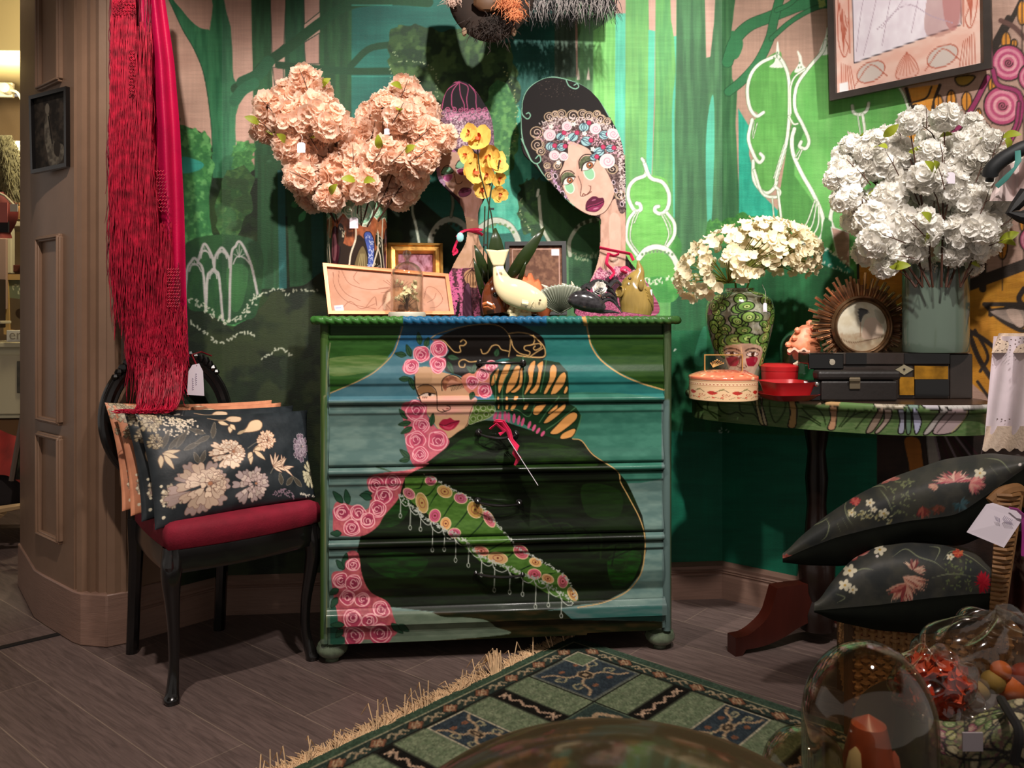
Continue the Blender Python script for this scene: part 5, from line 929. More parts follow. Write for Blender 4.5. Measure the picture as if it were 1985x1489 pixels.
c.poly('140 740 230 700 330 780 430 900 480 950 470 1050 430 1110 350 1120 280 1080 180 980 120 860', SK, col2='d0a48c', ns=(30, 30)); c.dots('110 700 105 800 120 900 170 990', 8, 8, 'b890b0', 14, 5, 3); c.dots('120 710 200 690 260 720', 8, 6, 'b8709c', 10, 5, 2)
c.poly('300 1080 460 1000 470 1200 460 1330 480 1480 420 1500 350 1300', 'c8988c', col2='b88878', ns=(30, 10))
def eyecl(x, y, w, a, ck): 
    c.poly([x-w, y+6, x-w*.8, y-w*.8, x, y-w*1.1, x+w*.8, y-w*.9, x+w, y-10, x, y+w*.15], '8cc4a0', edge='4c8870', ew=5); c.line([x-w*1.05, y+6, x-w*.5, y+w*.25, x+w*.3, y+w*.1, x+w, y-w*.25], 9, '1c1014'); c.line([x-w*1.1, y-w*.3, x-w*.5, y-w*1.2, x+w*.3, y-w*1.35, x+w*1.1, y-w*.5], 6, '3c2020')
    c.poly([x-w*.8, y+w*.4, x+w*.85, y+w*.1, x+w*.9, y+w*.8, x+w*.2, y+w*1.5, x-w*.6, y+w*1.2], ck, edge='e8d8dc', ew=5)
eyecl(195, 895, 45, 0, 'd870a8'); eyecl(310, 845, 45, 0, '8c2c50'); c.line('250 900 262 960 275 978 300 975 315 960', 6, '5c342c')
c.poly('285 1050 310 1015 350 1010 385 1020 380 1055 340 1080 300 1080', '70304c', edge='30101c', ew=4); c.line('285 1050 330 1045 383 1030', 5, '30101c')
c.xf(600, 380, .2015)
c.poly('1500 200 1640 260 1620 400 1680 480 1740 700 1760 1180 1340 1180 1330 720 1420 560 1500 420 1510 300', 'd4a88c', col2='c49878', ns=(30, 20)); c.line('1640 400 1700 520 1720 620', 8, '3c2c24'); c.line('1540 680 1580 600 1590 660 1620 620 1640 680', 6, '8c5c44')
c.poly('1330 740 1450 700 1560 690 1700 680 1760 700 1770 1200 1330 1200', '3a1c24', col2='7c4050', ns=(5, 5)); c.poly('1370 940 1430 900 1440 1180 1400 1180 1380 1050', '140c10'); c.poly('1560 700 1640 720 1660 860 1560 880 1500 820 1490 740', 'c09068')
for k in range(7): c.line([1565, 700, 1490+k*28, 780, 1500+k*24, 860], 6, '3c1c18')
c.dots('1340 740 1360 860 1400 950 1380 1050 1370 1160', 7, 8, 'e0689c', 34, 9, 4); c.dots('1440 720 1450 860 1480 980 1460 1160', 7, 8, 'd8709c', 24, 10, 3); c.dots('1650 700 1640 860 1660 1000 1600 1160', 7, 8, 'c86890', 26, 11, 3); c.poly('1490 900 1540 860 1560 1180 1480 1180', '6c4058', edge='20101c', ew=5)
OUT2 = '853 215 862 182 876 162 892 156 914 166 938 198 954 232 959 290 956 345 940 385 928 410 928 440 930 468 945 495 962 530 966 560 968 614 872 614 866 590 866 545 880 510 902 470 904 440 898 410 890 395 870 372 848 345 846 300'
smh, sb = cutout('cutout_head', c, OUT2, 2.63, 'smaller painted head cut-out with closed green eyelids, half hidden behind the yellow orchid')
def bow(px, py, yc, label, pts):
    t = thing('ribbon_bow', Q(px, py, yc), label, 'ribbon'); m = MB()
    for L in pts: m.tube([Vector(p) for p in smooth_pts([Q(x, y, yc-.004*(k % 2)) for k, (x, y) in enumerate(pl(L))], False, 6)], .006, 6, sx=.35)
    m.build('ribbon', M_ribbon, t); return t
bow(1185, 490, 2.685, 'pink ribbon tied round the neck of the larger cut-out head', ['1162 480 1180 484 1200 488 1222 492', '1180 490 1176 510 1186 522 1190 530 1182 540', '1222 492 1228 505', '1215 530 1205 524 1212 518 1222 525', '1200 492 1190 496 1180 492'])
t = bow(905, 450, 2.63, 'pink and blue ribbon knotted round the neck of the smaller cut-out head', ['885 460 895 450 915 444 935 446', '889 462 882 478 878 490', '905 448 925 450 936 456', '880 480 886 488 878 494'])
MB().ball(Q(892, 460, 2.61), (.012, .006, .016)).build('pale_blue_loop', mat('pale_blue_ribbon', (150, 205, 205), .4), t)
# ------------------------------------------------------------------ glass dome with dried flowers
def cloche(name, c, r, h, label, base=None, knob=True, mg=M_glass, n=48, rx=1, cat='glass dome', zr=1.0):
    t = thing(name, c, label, cat); z0 = 0
    if base: MB().lathe([(0, 0), (r*1.16, 0), (r*1.16, base*.6), (r*1.1, base), (0, base)], c, n).build('base', mat('pale_grey_base', (176, 172, 156), .5), t); z0 = base
    cyl = h-r*zr; pr = [(r*1.03, z0), (r*1.03, z0+.003), (r, z0+.006)]+[(r, z0+(cyl-z0)*k/6) for k in range(1, 7)]+[(r*math.cos(a), cyl+r*zr*math.sin(a)) for a in np.linspace(0, PI/2, 16)[1:]]
    pr2 = pr+[(max(0, a-.0022), b-.0015) for a, b in pr[::-1]]
    P = MB().lathe(pr2[:-1]+[(r-.0022, z0+.002)], c, n).build('dome', mg, t)
    if knob: MB().lathe([(.006, h-.002), (.005, h+.006), (.011, h+.014), (.013, h+.022), (.009, h+.031), (0, h+.034)], c, 20).build('knob', glassmat('solid_glass', (235, 235, 225), .16, .8), t)
    return t
pc = QY(789, 605, 2.43); pc.z = TZ
dome = cloche('glass_dome', pc, .0475, .160, 'small knobbed glass bell dome of dried flowers standing before the pink relief', .013)
t = thing('dried_flowers', pc+Vector((0, 0, .013)), 'spray of tiny pale dried flowers inside the knobbed glass dome', 'dried flowers'); m = MB(); m2 = MB(); q = random.Random(3)
for k in range(34):
    a = q.uniform(0, 6.28); rr = q.uniform(.003, .033); z = q.uniform(.03, .092); p = pc+Vector((rr*math.cos(a), rr*math.sin(a), .013+z)); m.tube([pc+Vector((0, 0, .014)), pc+Vector((rr*.3*math.cos(a), rr*.3*math.sin(a), .013+z*.6)), p], .0007, 4)
    petalset(m2, p, rotto(Vector((math.cos(a), math.sin(a), .6)), a), q.uniform(.006, .010), 5, .4, q=q)
m.build('stem', M_twig, t); m2.build('blossoms', M_cream, t)
# ------------------------------------------------------------------ orchid
ob = QY(950, 600, 2.53); ob.z = TZ
orch = thing('orchid', ob, 'yellow moth orchid with long dark leaves rising between the two painted heads', 'orchid')
MB().lathe([(0, 0), (.028, 0), (.036, .05), (.038, .055), (.034, .055), (.03, .045), (0, .045)], ob, 24).build('pot', mat('dark_pot', (40, 30, 26), .4), orch)
def flp(n, p): return [Q(x, y, 2.52-.01*i) for i, (x, y) in enumerate(pl(p))]
stl = [flp(0, '955 570 957 480 953 420 940 370 930 330 925 280'), flp(0, '948 570 945 480 948 400 956 350 965 330 968 310'), flp(0, '935 560 938 470 940 400')]
for sp in stl: MB().tube([Vector(p) for p in smooth_pts(sp, False, 5)], .0021, 6).build('flower_stem', mat('dark_green_stem', (44, 48, 26), .5), orch)
for px, py in ((940, 475), (960, 448), (954, 405)): MB().box(Q(px, py, 2.505), (.012, .006, .006)).build('clip', M_matb, orch)
MY = mat('orchid_petal', (250, 205, 100), .6, var=.08, scale=30, transl=.25); MO = mat('orchid_throat', (205, 90, 36), .6)
for i, (px, py, r) in enumerate(((910, 258, 17), (930, 268, 22), (904, 300, 16), (918, 336, 23), (948, 304, 21), (964, 316, 20), (946, 338, 17), (966, 346, 16), (970, 376, 15), (934, 368, 17), (912, 312, 15))):
    p = Q(px, py, 2.47+.004*i); R = rotto(Vector((rnd.uniform(-.8, .8), -1, rnd.uniform(-.7, .3))), rnd.uniform(0, 6)); m = MB(); k = r*2.47/F
    petalset(m, p, R, k*1.05, 5, .15, 1.25, .08, nn=4); f = m.build('flower', MY, orch); m = MB(); petalset(m, p+R @ Vector((0, 0, k*.12)), R, k*.30, 3, .9, .9, .05); m.build('throat', MO, f)
ML = mat('orchid_leaf', (34, 48, 18), .35, var=.2, scale=12, coat=.2); ML2 = mat('orchid_leaf_light', (70, 128, 44), .35)
for a, b, wd, mm in (((962, 560), (960, 442), .028, ML), ((950, 560), (920, 475), .016, ML), ((975, 555), (1056, 440), .020, ML), ((985, 535), (1046, 462), .014, ML2), ((1000, 560), (1020, 506), .008, ML), ((940, 590), (918, 500), .010, ML)):
    A, B = Q(*a, 2.56), Q(*b, 2.50); m = MB(); leafmesh(m, A, B-A, Vector((0, -1, .0)), (B-A).length, wd, .12); o = m.build('leaf', mm, orch)
    o.modifiers.new('t', 'SOLIDIFY').thickness = .0015
# ------------------------------------------------------------------ ceramics on the chest
def body(name, prof_pts, mt, parent, n=20, flat=1.0, cv=None, up=None):   # swept closed body through (px,py,yc,rx_px) with an elliptic section
    P = [Q(x, y, yc) for x, y, yc, r in prof_pts]; R = [r*yc/F for x, y, yc, r in prof_pts]
    PP = smooth_pts([list(p)+[r] for p, r in zip(P, R)], False, 5); m = MB(); rows = []; nn = len(PP)
    fw = W(0, 1, 0); fw.normalize()
    for i in range(nn):
        p = Vector(PP[i][:3]); d = Vector(PP[min(i+1, nn-1)][:3])-Vector(PP[max(i-1, 0)][:3]); d.normalize(); e = d.cross(fw).normalized(); f = e.cross(d)
        r = max(.0006, PP[i][3]); rows.append([p+e*r*math.cos(2*PI*k/n)+f*r*flat*math.sin(2*PI*k/n) for k in range(n)])
    m.grid(rows, False, True); m.add([rows[0][k] for k in range(n)], [tuple(range(n))]); m.add([rows[-1][k] for k in range(n)], [tuple(range(n))[::-1]])
    return m.build(name, mt, parent, cv=cv)
MC = mat('cream_glaze', (226, 210, 166), .12, coat=.7); MCO = mat('coral_glaze', (214, 200, 160), .3, bump=.6, bscale=120)
t = thing('fish_figurine', QY(1010, 608, 2.44), 'cream glazed fish standing head down on a coral lump, front centre of the chest', 'figurine')
body('body', [(965, 512, 2.46, 9), (968, 530, 2.45, 13), (976, 550, 2.44, 20), (990, 563, 2.43, 26), (1010, 572, 2.42, 27), (1030, 580, 2.41, 24), (1045, 588, 2.41, 20), (1054, 594, 2.41, 13), (1059, 597, 2.41, 4)], MC, t, 24, .55)
m = MB(); rows = []
for i in range(8):
    u = i/7; rows.append([Q(966+(j-4)*(2.5+3.0*u)+(-2*u), 516-30*u+1.6*abs(j-4)*u*(-.4), 2.455)+Vector((0, (-1) ** j*.0012*u-.003, 0)) for j in range(9)])
m.grid(rows); o = m.build('tail_fin', MC, t); o.modifiers.new('t', 'SOLIDIFY').thickness = .004
m = MB(); m.ball(Q(1047, 582, 2.385), .0035); m.build('eye', mat('brown_eye', (90, 60, 40), .2), t); m = MB()
m.tube([Q(1035, 582, 2.385), Q(1030, 590, 2.38), Q(1036, 597, 2.385)], .0015, 6); rows = [[Q(1012+u*12, 583+v*9+u*2, 2.385-.004*math.sin(v*3)) for v in np.linspace(-.3, 1, 5)] for u in np.linspace(0, 1, 6)]; m.grid(rows); m.build('side_fin', MC, t)
m = MB(); q = random.Random(8); bc = QY(1008, 600, 2.44); bc.z = TZ
for k in range(26): m.ball(bc+Vector((q.uniform(-.03, .026), q.uniform(-.015, .015), q.uniform(.006, .026))), q.uniform(.006, .011), 8)
m.box(bc+Vector((0, 0, .005)), (.064, .034, .010)); m.build('coral_base', MCO, t)
MB().box(Q(971, 519, 2.42), (.016, .003, .010), -TH).build('paper_band', M_tag, t)
# conch with orange lip and brown fish head pot
MOR = mat('orange_shell', (232, 128, 84), .45, var=.15, scale=18, transl=.1); MBR = mat('brown_glaze', (98, 48, 26), .12, coat=.8, var=.25, scale=16)
t = thing('conch_shell', QY(1010, 600, 2.56), 'large conch with frilled orange lip behind the cream fish', 'shell'); m = MB(); rows = []
for i in range(26):
    u = i/25; cx, cy = 985+85*u, 560-40*math.sin(u*PI)+30*u; rows.append([Q(cx-12*v, cy+(v-.0)*46+(5*math.sin(u*34) if v < .2 else 0), 2.56-.05*math.sin(PI*v)*.9) for v in np.linspace(0, 1, 9)])
m.grid(rows); o = m.build('shell_lip', MOR, t); o.modifiers.new('t', 'SOLIDIFY').thickness = .004
body('shell_body', [(945, 560, 2.58, 5), (965, 570, 2.58, 28), (1000, 582, 2.60, 30), (1040, 588, 2.61, 22), (1085, 598, 2.61, 4)], mat('tan_shell', (214, 164, 124), .5, var=.25, scale=30), t, 18, .6)
m = MB()
for px, py, a in ((1045, 548, 20), (1060, 550, 60), (1100, 548, 60), (1112, 550, 20)): d = Vector((math.sin(math.radians(-a)), -.1, math.cos(math.radians(a)))); p = Q(px, py+8, 2.57); m.tube([p, p+d*.012, p+d*.022], [.006, .004, .0008], 8)
m.build('spikes', mat('pale_shell_spike', (226, 204, 176), .5), t)
t = thing('fish_head_pot', QY(955, 605, 2.50), 'glossy brown ceramic fish head with pouting orange lips beside the cream fish', 'ceramic')
body('pot_body', [(962, 607, 2.50, 26), (960, 590, 2.50, 27), (960, 570, 2.50, 25), (964, 552, 2.51, 20), (968, 538, 2.51, 14)], MBR, t, 24, .8)
m = MB(); m.tube([Q(937, 590, 2.455), Q(945, 587, 2.447), Q(953, 591, 2.447), Q(958, 597, 2.455)], .0055, 8); m.tube([Q(938, 595, 2.457), Q(946, 594, 2.45), Q(955, 598, 2.452)], .004, 8); m.build('lips', mat('orange_glaze', (196, 112, 66), .15, coat=.5), t); MB().ball(Q(960, 571, 2.467), .008).build('eye', M_black, t)
# grey scallop dish, dark octopus, tiny white rose, olive fish jug
t = thing('scallop_dish', QY(1085, 606, 2.47), 'grey green ribbed scallop dish lying behind the dark octopus', 'dish'); rows = []
for i in range(41):
    u = i/40; a = -1.25+2.3*u; rows.append([Q(1085+(v*62+ (3 if i % 2 else 0)*v)*math.sin(a)*1.0+8*v, 607-(v*55+(2 if i % 2 else -1)*v)*max(0, math.cos(a*.85)), 2.50-.05*math.sin(PI*v*.5)+(.003 if i % 2 else 0)) for v in np.linspace(.02, 1, 10)])
m = MB(); m.grid(rows); o = m.build('shell_dish', mat('grey_glaze', (134, 138, 122), .2, coat=.5, var=.12, scale=20), t); o.modifiers.new('t', 'SOLIDIFY').thickness = .004
MD = mat('charcoal_glaze', (46, 44, 46), .18, coat=.6, var=.5, scale=90)
t = thing('octopus_figurine', QY(1155, 607, 2.43), 'speckled charcoal octopus figurine with curling arms', 'figurine')
body('head', [(1102, 588, 2.43, 3), (1108, 585, 2.43, 13), (1122, 582, 2.43, 19), (1140, 585, 2.43, 20), (1158, 592, 2.43, 16), (1172, 600, 2.43, 6)], MD, t, 22, .8)
for L in ('1150 572 1165 562 1180 562 1192 572 1196 590 1205 600', '1140 560 1150 548 1166 545 1180 552 1190 566', '1160 596 1172 582 1186 582 1198 594 1206 606', '1128 560 1140 552 1150 556', '1180 556 1192 546 1202 550 1206 562', '1150 600 1165 604 1185 604 1200 607', '1165 575 1180 572 1192 580 1200 598'):
    k = len(pl(L)); m = MB(); m.tube([Vector(p) for p in smooth_pts([Q(x, y, 2.43+.006*i) for i, (x, y) in enumerate(pl(L))], False, 5)], [.0085*(1-.75*i/(5*k-5)) for i in range(5*(k-1)+1)], 10); m.build('arm', MD, t)
t = thing('white_rose', Q(1161, 560, 2.44), 'small white rose resting on the octopus', 'flower'); m = MB(); p = Q(1161, 560, 2.44)
for k in range(5): petalset(m, p, rotto(Vector((.1, -1, .3)), k*.7), .021-.003*k, 5, .35+.35*k, 1.1, .03)
m.build('petals', M_wpetal, t)
MV = mat('olive_glaze', (140, 116, 60), .16, coat=.7, var=.22, scale=22, aniso=(3, 3, .5))
t = thing('fish_jug', QY(1232, 607, 2.46), 'olive brown ceramic fish jug with open mouth at the right end of the chest', 'ceramic')
body('jug_body', [(1232, 608, 2.46, 30), (1234, 590, 2.46, 33), (1232, 570, 2.46, 33), (1230, 555, 2.46, 28), (1234, 540, 2.46, 18), (1240, 525, 2.46, 9), (1238, 512, 2.46, 4), (1238, 505, 2.46, 1.5)], MV, t, 26, .75)
m = MB(); pm_ = Q(1203, 566, 2.445); m.lathe([(.017, 0), (.019, .004), (.015, .007), (.012, -.02), (0, -.03)], pm_, 20, rotto(Vector((-.85, -.45, .25)))); m.build('mouth', MV, t)
MB().ball(Q(1221, 540, 2.418), .005).build('eye', mat('dark_amber', (70, 50, 20), .2, coat=.5), t); m = MB(); m.ball(Q(1243, 552, 2.42), (.009, .004, .017)); m.build('gill', MV, t)
m = MB(); 
for k in range(4): m.tube([Q(1250+k*2, 560+k*6, 2.43), Q(1262+k, 575+k*6, 2.44), Q(1266, 588+k*5, 2.45)], [.004, .004, .001], 6)
m.build('fin', MV, t); MB().box(Q(1262, 568, 2.44), (.006, .003, .020), -TH).build('price_strip', M_tag, t)
# ------------------------------------------------------------------ feathered lampshade at the top
t = thing('feather_lampshade', W(.0, 2.55, 1.93), 'dark fur and feather trimmed hanging piece with peach tassels above the painted heads', 'lampshade'); MF = mat('dark_brown_fur', (40, 26, 18), .8, var=.5, scale=12)
o = body('fur_drape', [(900, -60, 2.56, 26), (905, 0, 2.56, 36), (925, 35, 2.56, 36), (955, 48, 2.56, 34), (985, 30, 2.56, 32), (1005, 0, 2.56, 30), (1010, -60, 2.56, 25)], MF, t, 16, .4)
m = MB(); m.ball(Q(945, 5, 2.52), (.045, .02, .03)); m.build('tan_patch', mat('tan_hide', (104, 72, 48), .6, var=.3, scale=10), t)
q = random.Random(12)
def tuft(name, cx, cy, n, L, mt, spread, w=.0012, yc=2.5, dn=-1, sx=12):
    m = MB()
    for k in range(n):
        p = Q(cx+q.gauss(0, sx), cy+q.gauss(0, sx*.6), yc+q.uniform(-.02, .03)); d = Vector((q.gauss(0, spread), q.gauss(0, spread*.5), dn*q.uniform(.7, 1))).normalized(); l = L*q.uniform(.5, 1.1)
        m.tube([p, p+d*l*.5+Vector((q.gauss(0, .003), 0, 0)), p+d*l+Vector((q.gauss(0, .006), 0, -.002))], [w, w*.8, w*.2], 3, False)
    m.build(name, mt, t)['kind'] = 'stuff'
MP = mat('peach_feather', (240, 150, 100), .8, transl=.2); MPK = mat('pale_pink_feather', (226, 190, 172), .8, transl=.2); MBF = mat('black_feather', (26, 22, 22), .6); MGF = mat('grey_feather_tips', (150, 140, 136), .6)
tuft('peach_tassel', 985, 5, 260, .025, MP, 1.0, sx=12); tuft('peach_tassel', 998, 25, 160, .02, MP, .8, sx=7, yc=2.47); tuft('pink_tassel', 876, -2, 130, .02, MPK, .9, sx=7); tuft('fur_edge', 950, 50, 160, .04, MF, .8, .0016, sx=22)
for px in range(1010, 1190, 9): tuft('black_feathers', px, -14, 30, .100, MBF, .28, .0016, 2.6, sx=9); tuft('grey_feathers', px, 0, 8, .065, MGF, .24, .0010, 2.56, sx=9)
m = MB(); m.tube([Q(1000, -50, 2.6), Q(1100, -45, 2.62), Q(1195, -40, 2.64)], .04, 10); m.build('shade_rim', MBF, t)
for p in ((900, 62), (996, 62)): MB().ball(Q(*p, 2.52), (.008, .006, .014)).build('paw', mat('paw_fur', (150, 120, 96), .8), t)
MB().tube([Q(950, -55, 2.58), W(-.07, 2.58, 2.75)], .004, 6).build('cord', M_black, t)
# ------------------------------------------------------------------ black chair with crimson seat
FLp, FRp, BLp, BRp = W(-.872, 2.115, 0), W(-.578, 2.385, 0), W(-1.105, 2.42, 0), W(-.912, 2.60, 0)
cc_ = (FLp+FRp+BLp+BRp)/4; chair = thing('chair', cc_, 'black lacquered antique chair with crimson seat and carved oval back, holding four cushions', 'chair')
def up(p, z): return Vector((p.x, p.y, z))
fo = ((FLp+FRp)/2-(BLp+BRp)/2).normalized(); so = (FRp-FLp).normalized()
for i, (p, s) in enumerate(((FLp, -1), (FRp, 1))):   # cabriole front legs
    o = (fo*.6+so*s*.5); prof = [(0, .012, .020), (.012, .014, .022), (.03, .004, .018), (.09, -.012, .0145), (.17, -.010, .016), (.25, .006, .020), (.31, .018, .026), (.345, .014, .030), (.375, .004, .030), (.40, .0, .028)]
    PP = smooth_pts([[*(up(p, z)+o*(d-.012)), r] for z, d, r in prof], False, 5); m = MB(); rows = []
    for q_ in PP:
        rows.append([Vector(q_[:3])+(fo*math.cos(a)*abs(math.cos(a)) ** -.35+so*math.sin(a)*abs(math.sin(a)) ** -.35)*q_[3]*.8 if abs(math.cos(a)*math.sin(a)) > 1e-6 else Vector(q_[:3])+(fo*math.cos(a)+so*math.sin(a))*q_[3]*.8 for a in np.linspace(0, 2*PI, 16, endpoint=False)])
    m.grid(rows, False, True); m.add([rows[0][k] for k in range(16)], [tuple(range(16))]); m.tube([up(p, .335)+o*.022, up(p, .355)+o*.028, up(p, .385)+o*.016], [.006, .012, .007], 8); m.build('leg', M_black, chair)
for p, b in ((BLp, -1), (BRp, 1)):
    m = MB(); m.tube([up(p, 0)-fo*.02, up(p, .15)-fo*.008, up(p, .30)+fo*.004, up(p, .40)], [.018, .018, .021, .023], 10); m.build('leg', M_black, chair)
def quadring(ins, z, n=8, bow=.025):
    C4 = [FLp+fo*.012-so*.012, FRp+fo*.012+so*.012, BRp, BLp]; c = sum(C4, Vector())/4; C4 = [c+(q-c)*(1-ins/.2) for q in C4]; out = []
    for i in range(4):
        a, b = C4[i], C4[(i+1) % 4]; nrm = Vector(((b-a).y, -(b-a).x, 0)).normalized()
        for k in range(n):
            u = k/n; out.append(up(a.lerp(b, u), z)+nrm*(bow if i == 0 else bow*.3)*math.sin(PI*u))
    return out
m = MB(); rows = [quadring(.02, .335), quadring(.0, .335), quadring(-.004, .352), quadring(0, .395), quadring(.02, .397)]; m.grid(np.array(rows), False, True); m.build('seat_rail', M_black, chair, auto=40)
m = MB(); rows = [quadring(.004, .394), quadring(-.004, .399), quadring(-.005, .440), quadring(.000, .454), quadring(.014, .461), quadring(.06, .466), quadring(.12, .470)]; m.grid(np.array(rows), False, True); last = quadring(.12, .470); m.add(last, [tuple(range(len(last)))]); m.build('seat_cushion', M_red, chair, auto=80)
oc = W(-1.040, 2.50, .685); ou = W(.19, .185, 0).normalized(); on = Vector((ou.y, -ou.x, 0)); on = on if on.dot(fo) > 0 else -on
def oval(a, k=1.0, d=0): return oc+ou*.182*k*math.cos(a)+Vector((0, 0, .190*k*math.sin(a)))-on*(.03*math.sin(a))+on*d
m = MB(); A = np.linspace(0, 2*PI, 64, endpoint=False); m.tube([oval(a) for a in A], .019, 10, closed=True); m.tube([oval(a, .9, .008) for a in A], .007, 6, closed=True); m.tube([oval(a, 1.06, .006) for a in A], .007, 6, closed=True); m.build('back_frame', M_black, chair)
m = MB()
for a0, s in ((PI/2, 1), (2.2, 1), (.94, -1)):
    for k in range(7): u = k/6-.5; m.ball(oval(a0+u*.5, 1.08, .012), (.018-.012*abs(u), .012, .018-.016*abs(u)), 8)
m.ball(oval(PI/2, 1.16), (.03, .014, .022), 10); m.build('carved_crest', M_black, chair)
for p, a in ((BLp, 1.28*PI), (BRp, 1.72*PI)): MB().tube([up(p, .38), up(p, .46), oval(a)], [.022, .02, .016], 8).build('back_post', M_black, chair)
# ------------------------------------------------------------------ printed cushions
def cushion_print(bg, bg2):
    c = Canvas(225, 790, 625, 1035, bg, 1.6); c.put(c.mask('225 790 625 790 625 1035 225 1035', False), bg, 1, bg2, (30, 30)); c.xf(150, 650, .2687); q = random.Random(4)
    def peony(x, y, r, sy, base, ln, n=5):
        for k in range(n):
            R = r*(1-k/(n+.6)); m_ = max(6, int(10-k*.7)); cx, cy = x+r*.08*k, y-r*.03*k
            for j in range(m_):
                a = 2*PI*(j+.5*(k % 2)+q.uniform(-.22, .22))/m_; w = 2.5/m_*q.uniform(.85, 1.3); L = R*q.uniform(.86, 1.12); cl_ = hexc(base[min(k, len(base)-1)])*q.uniform(.88, 1.06)
                P = [(cx+L*rr*math.cos(a+w*t), cy+L*rr*sy*math.sin(a+w*t)) for t, rr in ((-.25, .35), (-.9, .72), (-.75, .96), (-.35, 1.0), (0, .93), (.35, 1.02), (.75, .94), (.9, .7), (.25, .35))]
                c.poly(np.array(P).ravel(), cl_, edge=ln, ew=3.2)
                if q.random() < .5: c.line([cx+L*.5*math.cos(a), cy+L*.5*sy*math.sin(a), cx+L*.85*math.cos(a+.05), cy+L*.85*sy*math.sin(a+.05)], 2.2, ln, False, .6)
        c.ell(x+r*.3, y-r*.1, r*.08, r*.07, 'b07858', edge=ln, ew=3)
    for k in range(150):
        x, y = q.gauss(660, 70), q.gauss(650, 40); 
        if y > 590: c.ell(x, y, 6, 7, 'e8d8c0', q.uniform(0, 90))
    c.dots('360 600 600 590 700 600', 12, 5, 'd8c8a8', 20, 3, 2)
    for x, y, L, a in ((560, 830, 150, -70), (600, 840, 160, -50), (650, 830, 170, -60), (700, 850, 150, -30), (850, 720, 120, -160), (880, 740, 120, 150), (900, 760, 140, -80), (1430, 1110, 90, -100), (1470, 1110, 90, -50), (1600, 1110, 100, -140), (800, 950, 90, -110), (820, 950, 100, -75)): c.leaf(x, y, L, 34, a, '4a443a', '8a8070', 3)
    for x, y, L, a in ((560, 870, 120, -10), (560, 870, 110, 20), (570, 880, 130, 60), (550, 880, 100, 90), (1200, 870, 110, -40), (1210, 860, 110, 40), (1180, 880, 90, 90), (1210, 850, 90, -10), (1190, 870, 60, 120), (1040, 650, 70, 100), (1040, 640, 60, 60), (950, 620, 80, 20)): c.leaf(x, y, L, 34, a, 'dcc4a0', '6c4c38', 4)
    c.line('1160 840 1240 790 1330 800', 5, '7c7464'); c.line('1340 1030 1370 980 1420 940', 5, '7c7464')
    for k in range(14): a = -1.9+k*.2; x, y = 1390+q.uniform(-30, 60), 980; c.leaf(x, y, 60+q.uniform(0, 50), 18, math.degrees(a), 'e4c8ac', '7c5444', 3)
    c.poly('1085 725 1150 680 1190 620 1250 605 1280 640 1260 690 1190 710 1130 715', 'd8bc98', edge='7c5c44', ew=5); c.leaf(1080, 730, 80, 24, -30, 'a89070')
    c.poly('1010 600 1050 570 1120 580 1110 615 1050 620', 'd4b898', edge='7c5c44', ew=4); c.line('880 590 960 605 1040 600', 6, 'b89878')
    peony(500, 620, 70, 1.3, ['b8a888', 'd0c0a0'], '4c3c2c', 3); peony(520, 780, 50, 1.2, ['a89878', 'd0c0a0'], '4c3c2c', 3)
    peony(1305, 780, 75, 1.05, ['e8c8a8', 'f0d4b8'], 'a07058', 4); peony(1010, 880, 140, .8, ['ecd0b4', 'f2dcc4'], '9c7058', 5); peony(1600, 820, 70, 1.5, ['5c4c58', '7c6c78'], 'b8a8b0', 4)
    peony(1190, 1120, 135, 1.0, ['b8a4a0', 'd0bcb0', 'c8b0a8'], '6c5450', 4); peony(1680, 1010, 60, 1.6, ['c8c0a0', 'd8d0b0'], '7c7458', 3)
    peony(640, 1190, 80, 1.1, ['b8a890', 'd8c8b0'], '54443c', 3); peony(820, 1130, 225, .85, ['b09890', 'd4b8a0', 'e4c8b0', 'ecd2b8'], '7c5c50', 6)
    for x, y, r in ((560, 1110, 10), (575, 1150, 10), (600, 1330, 12), (590, 1250, 9), (570, 1210, 9)): c.ell(x, y, r, r, 'e8dcc0')
    c.dots('1380 1190 1450 1150 1520 1180', 12, 6, '8c7480', 20, 4, 3); c.dots('1580 1170 1700 1160', 16, 6, 'c8c0b0', 12, 4, 2); c.xf(); return c
CPd = cushion_print('1c2226', '262c30'); CPp = cushion_print('cf8a66', 'c07c5c')
M_cush = mat('printed_satin', (0, 0, 0), .42, attr=True, bump=.25, bscale=70, spec=.5)
QA = np.array([(262, 800), (596, 793), (612, 965), (300, 1028)], float)
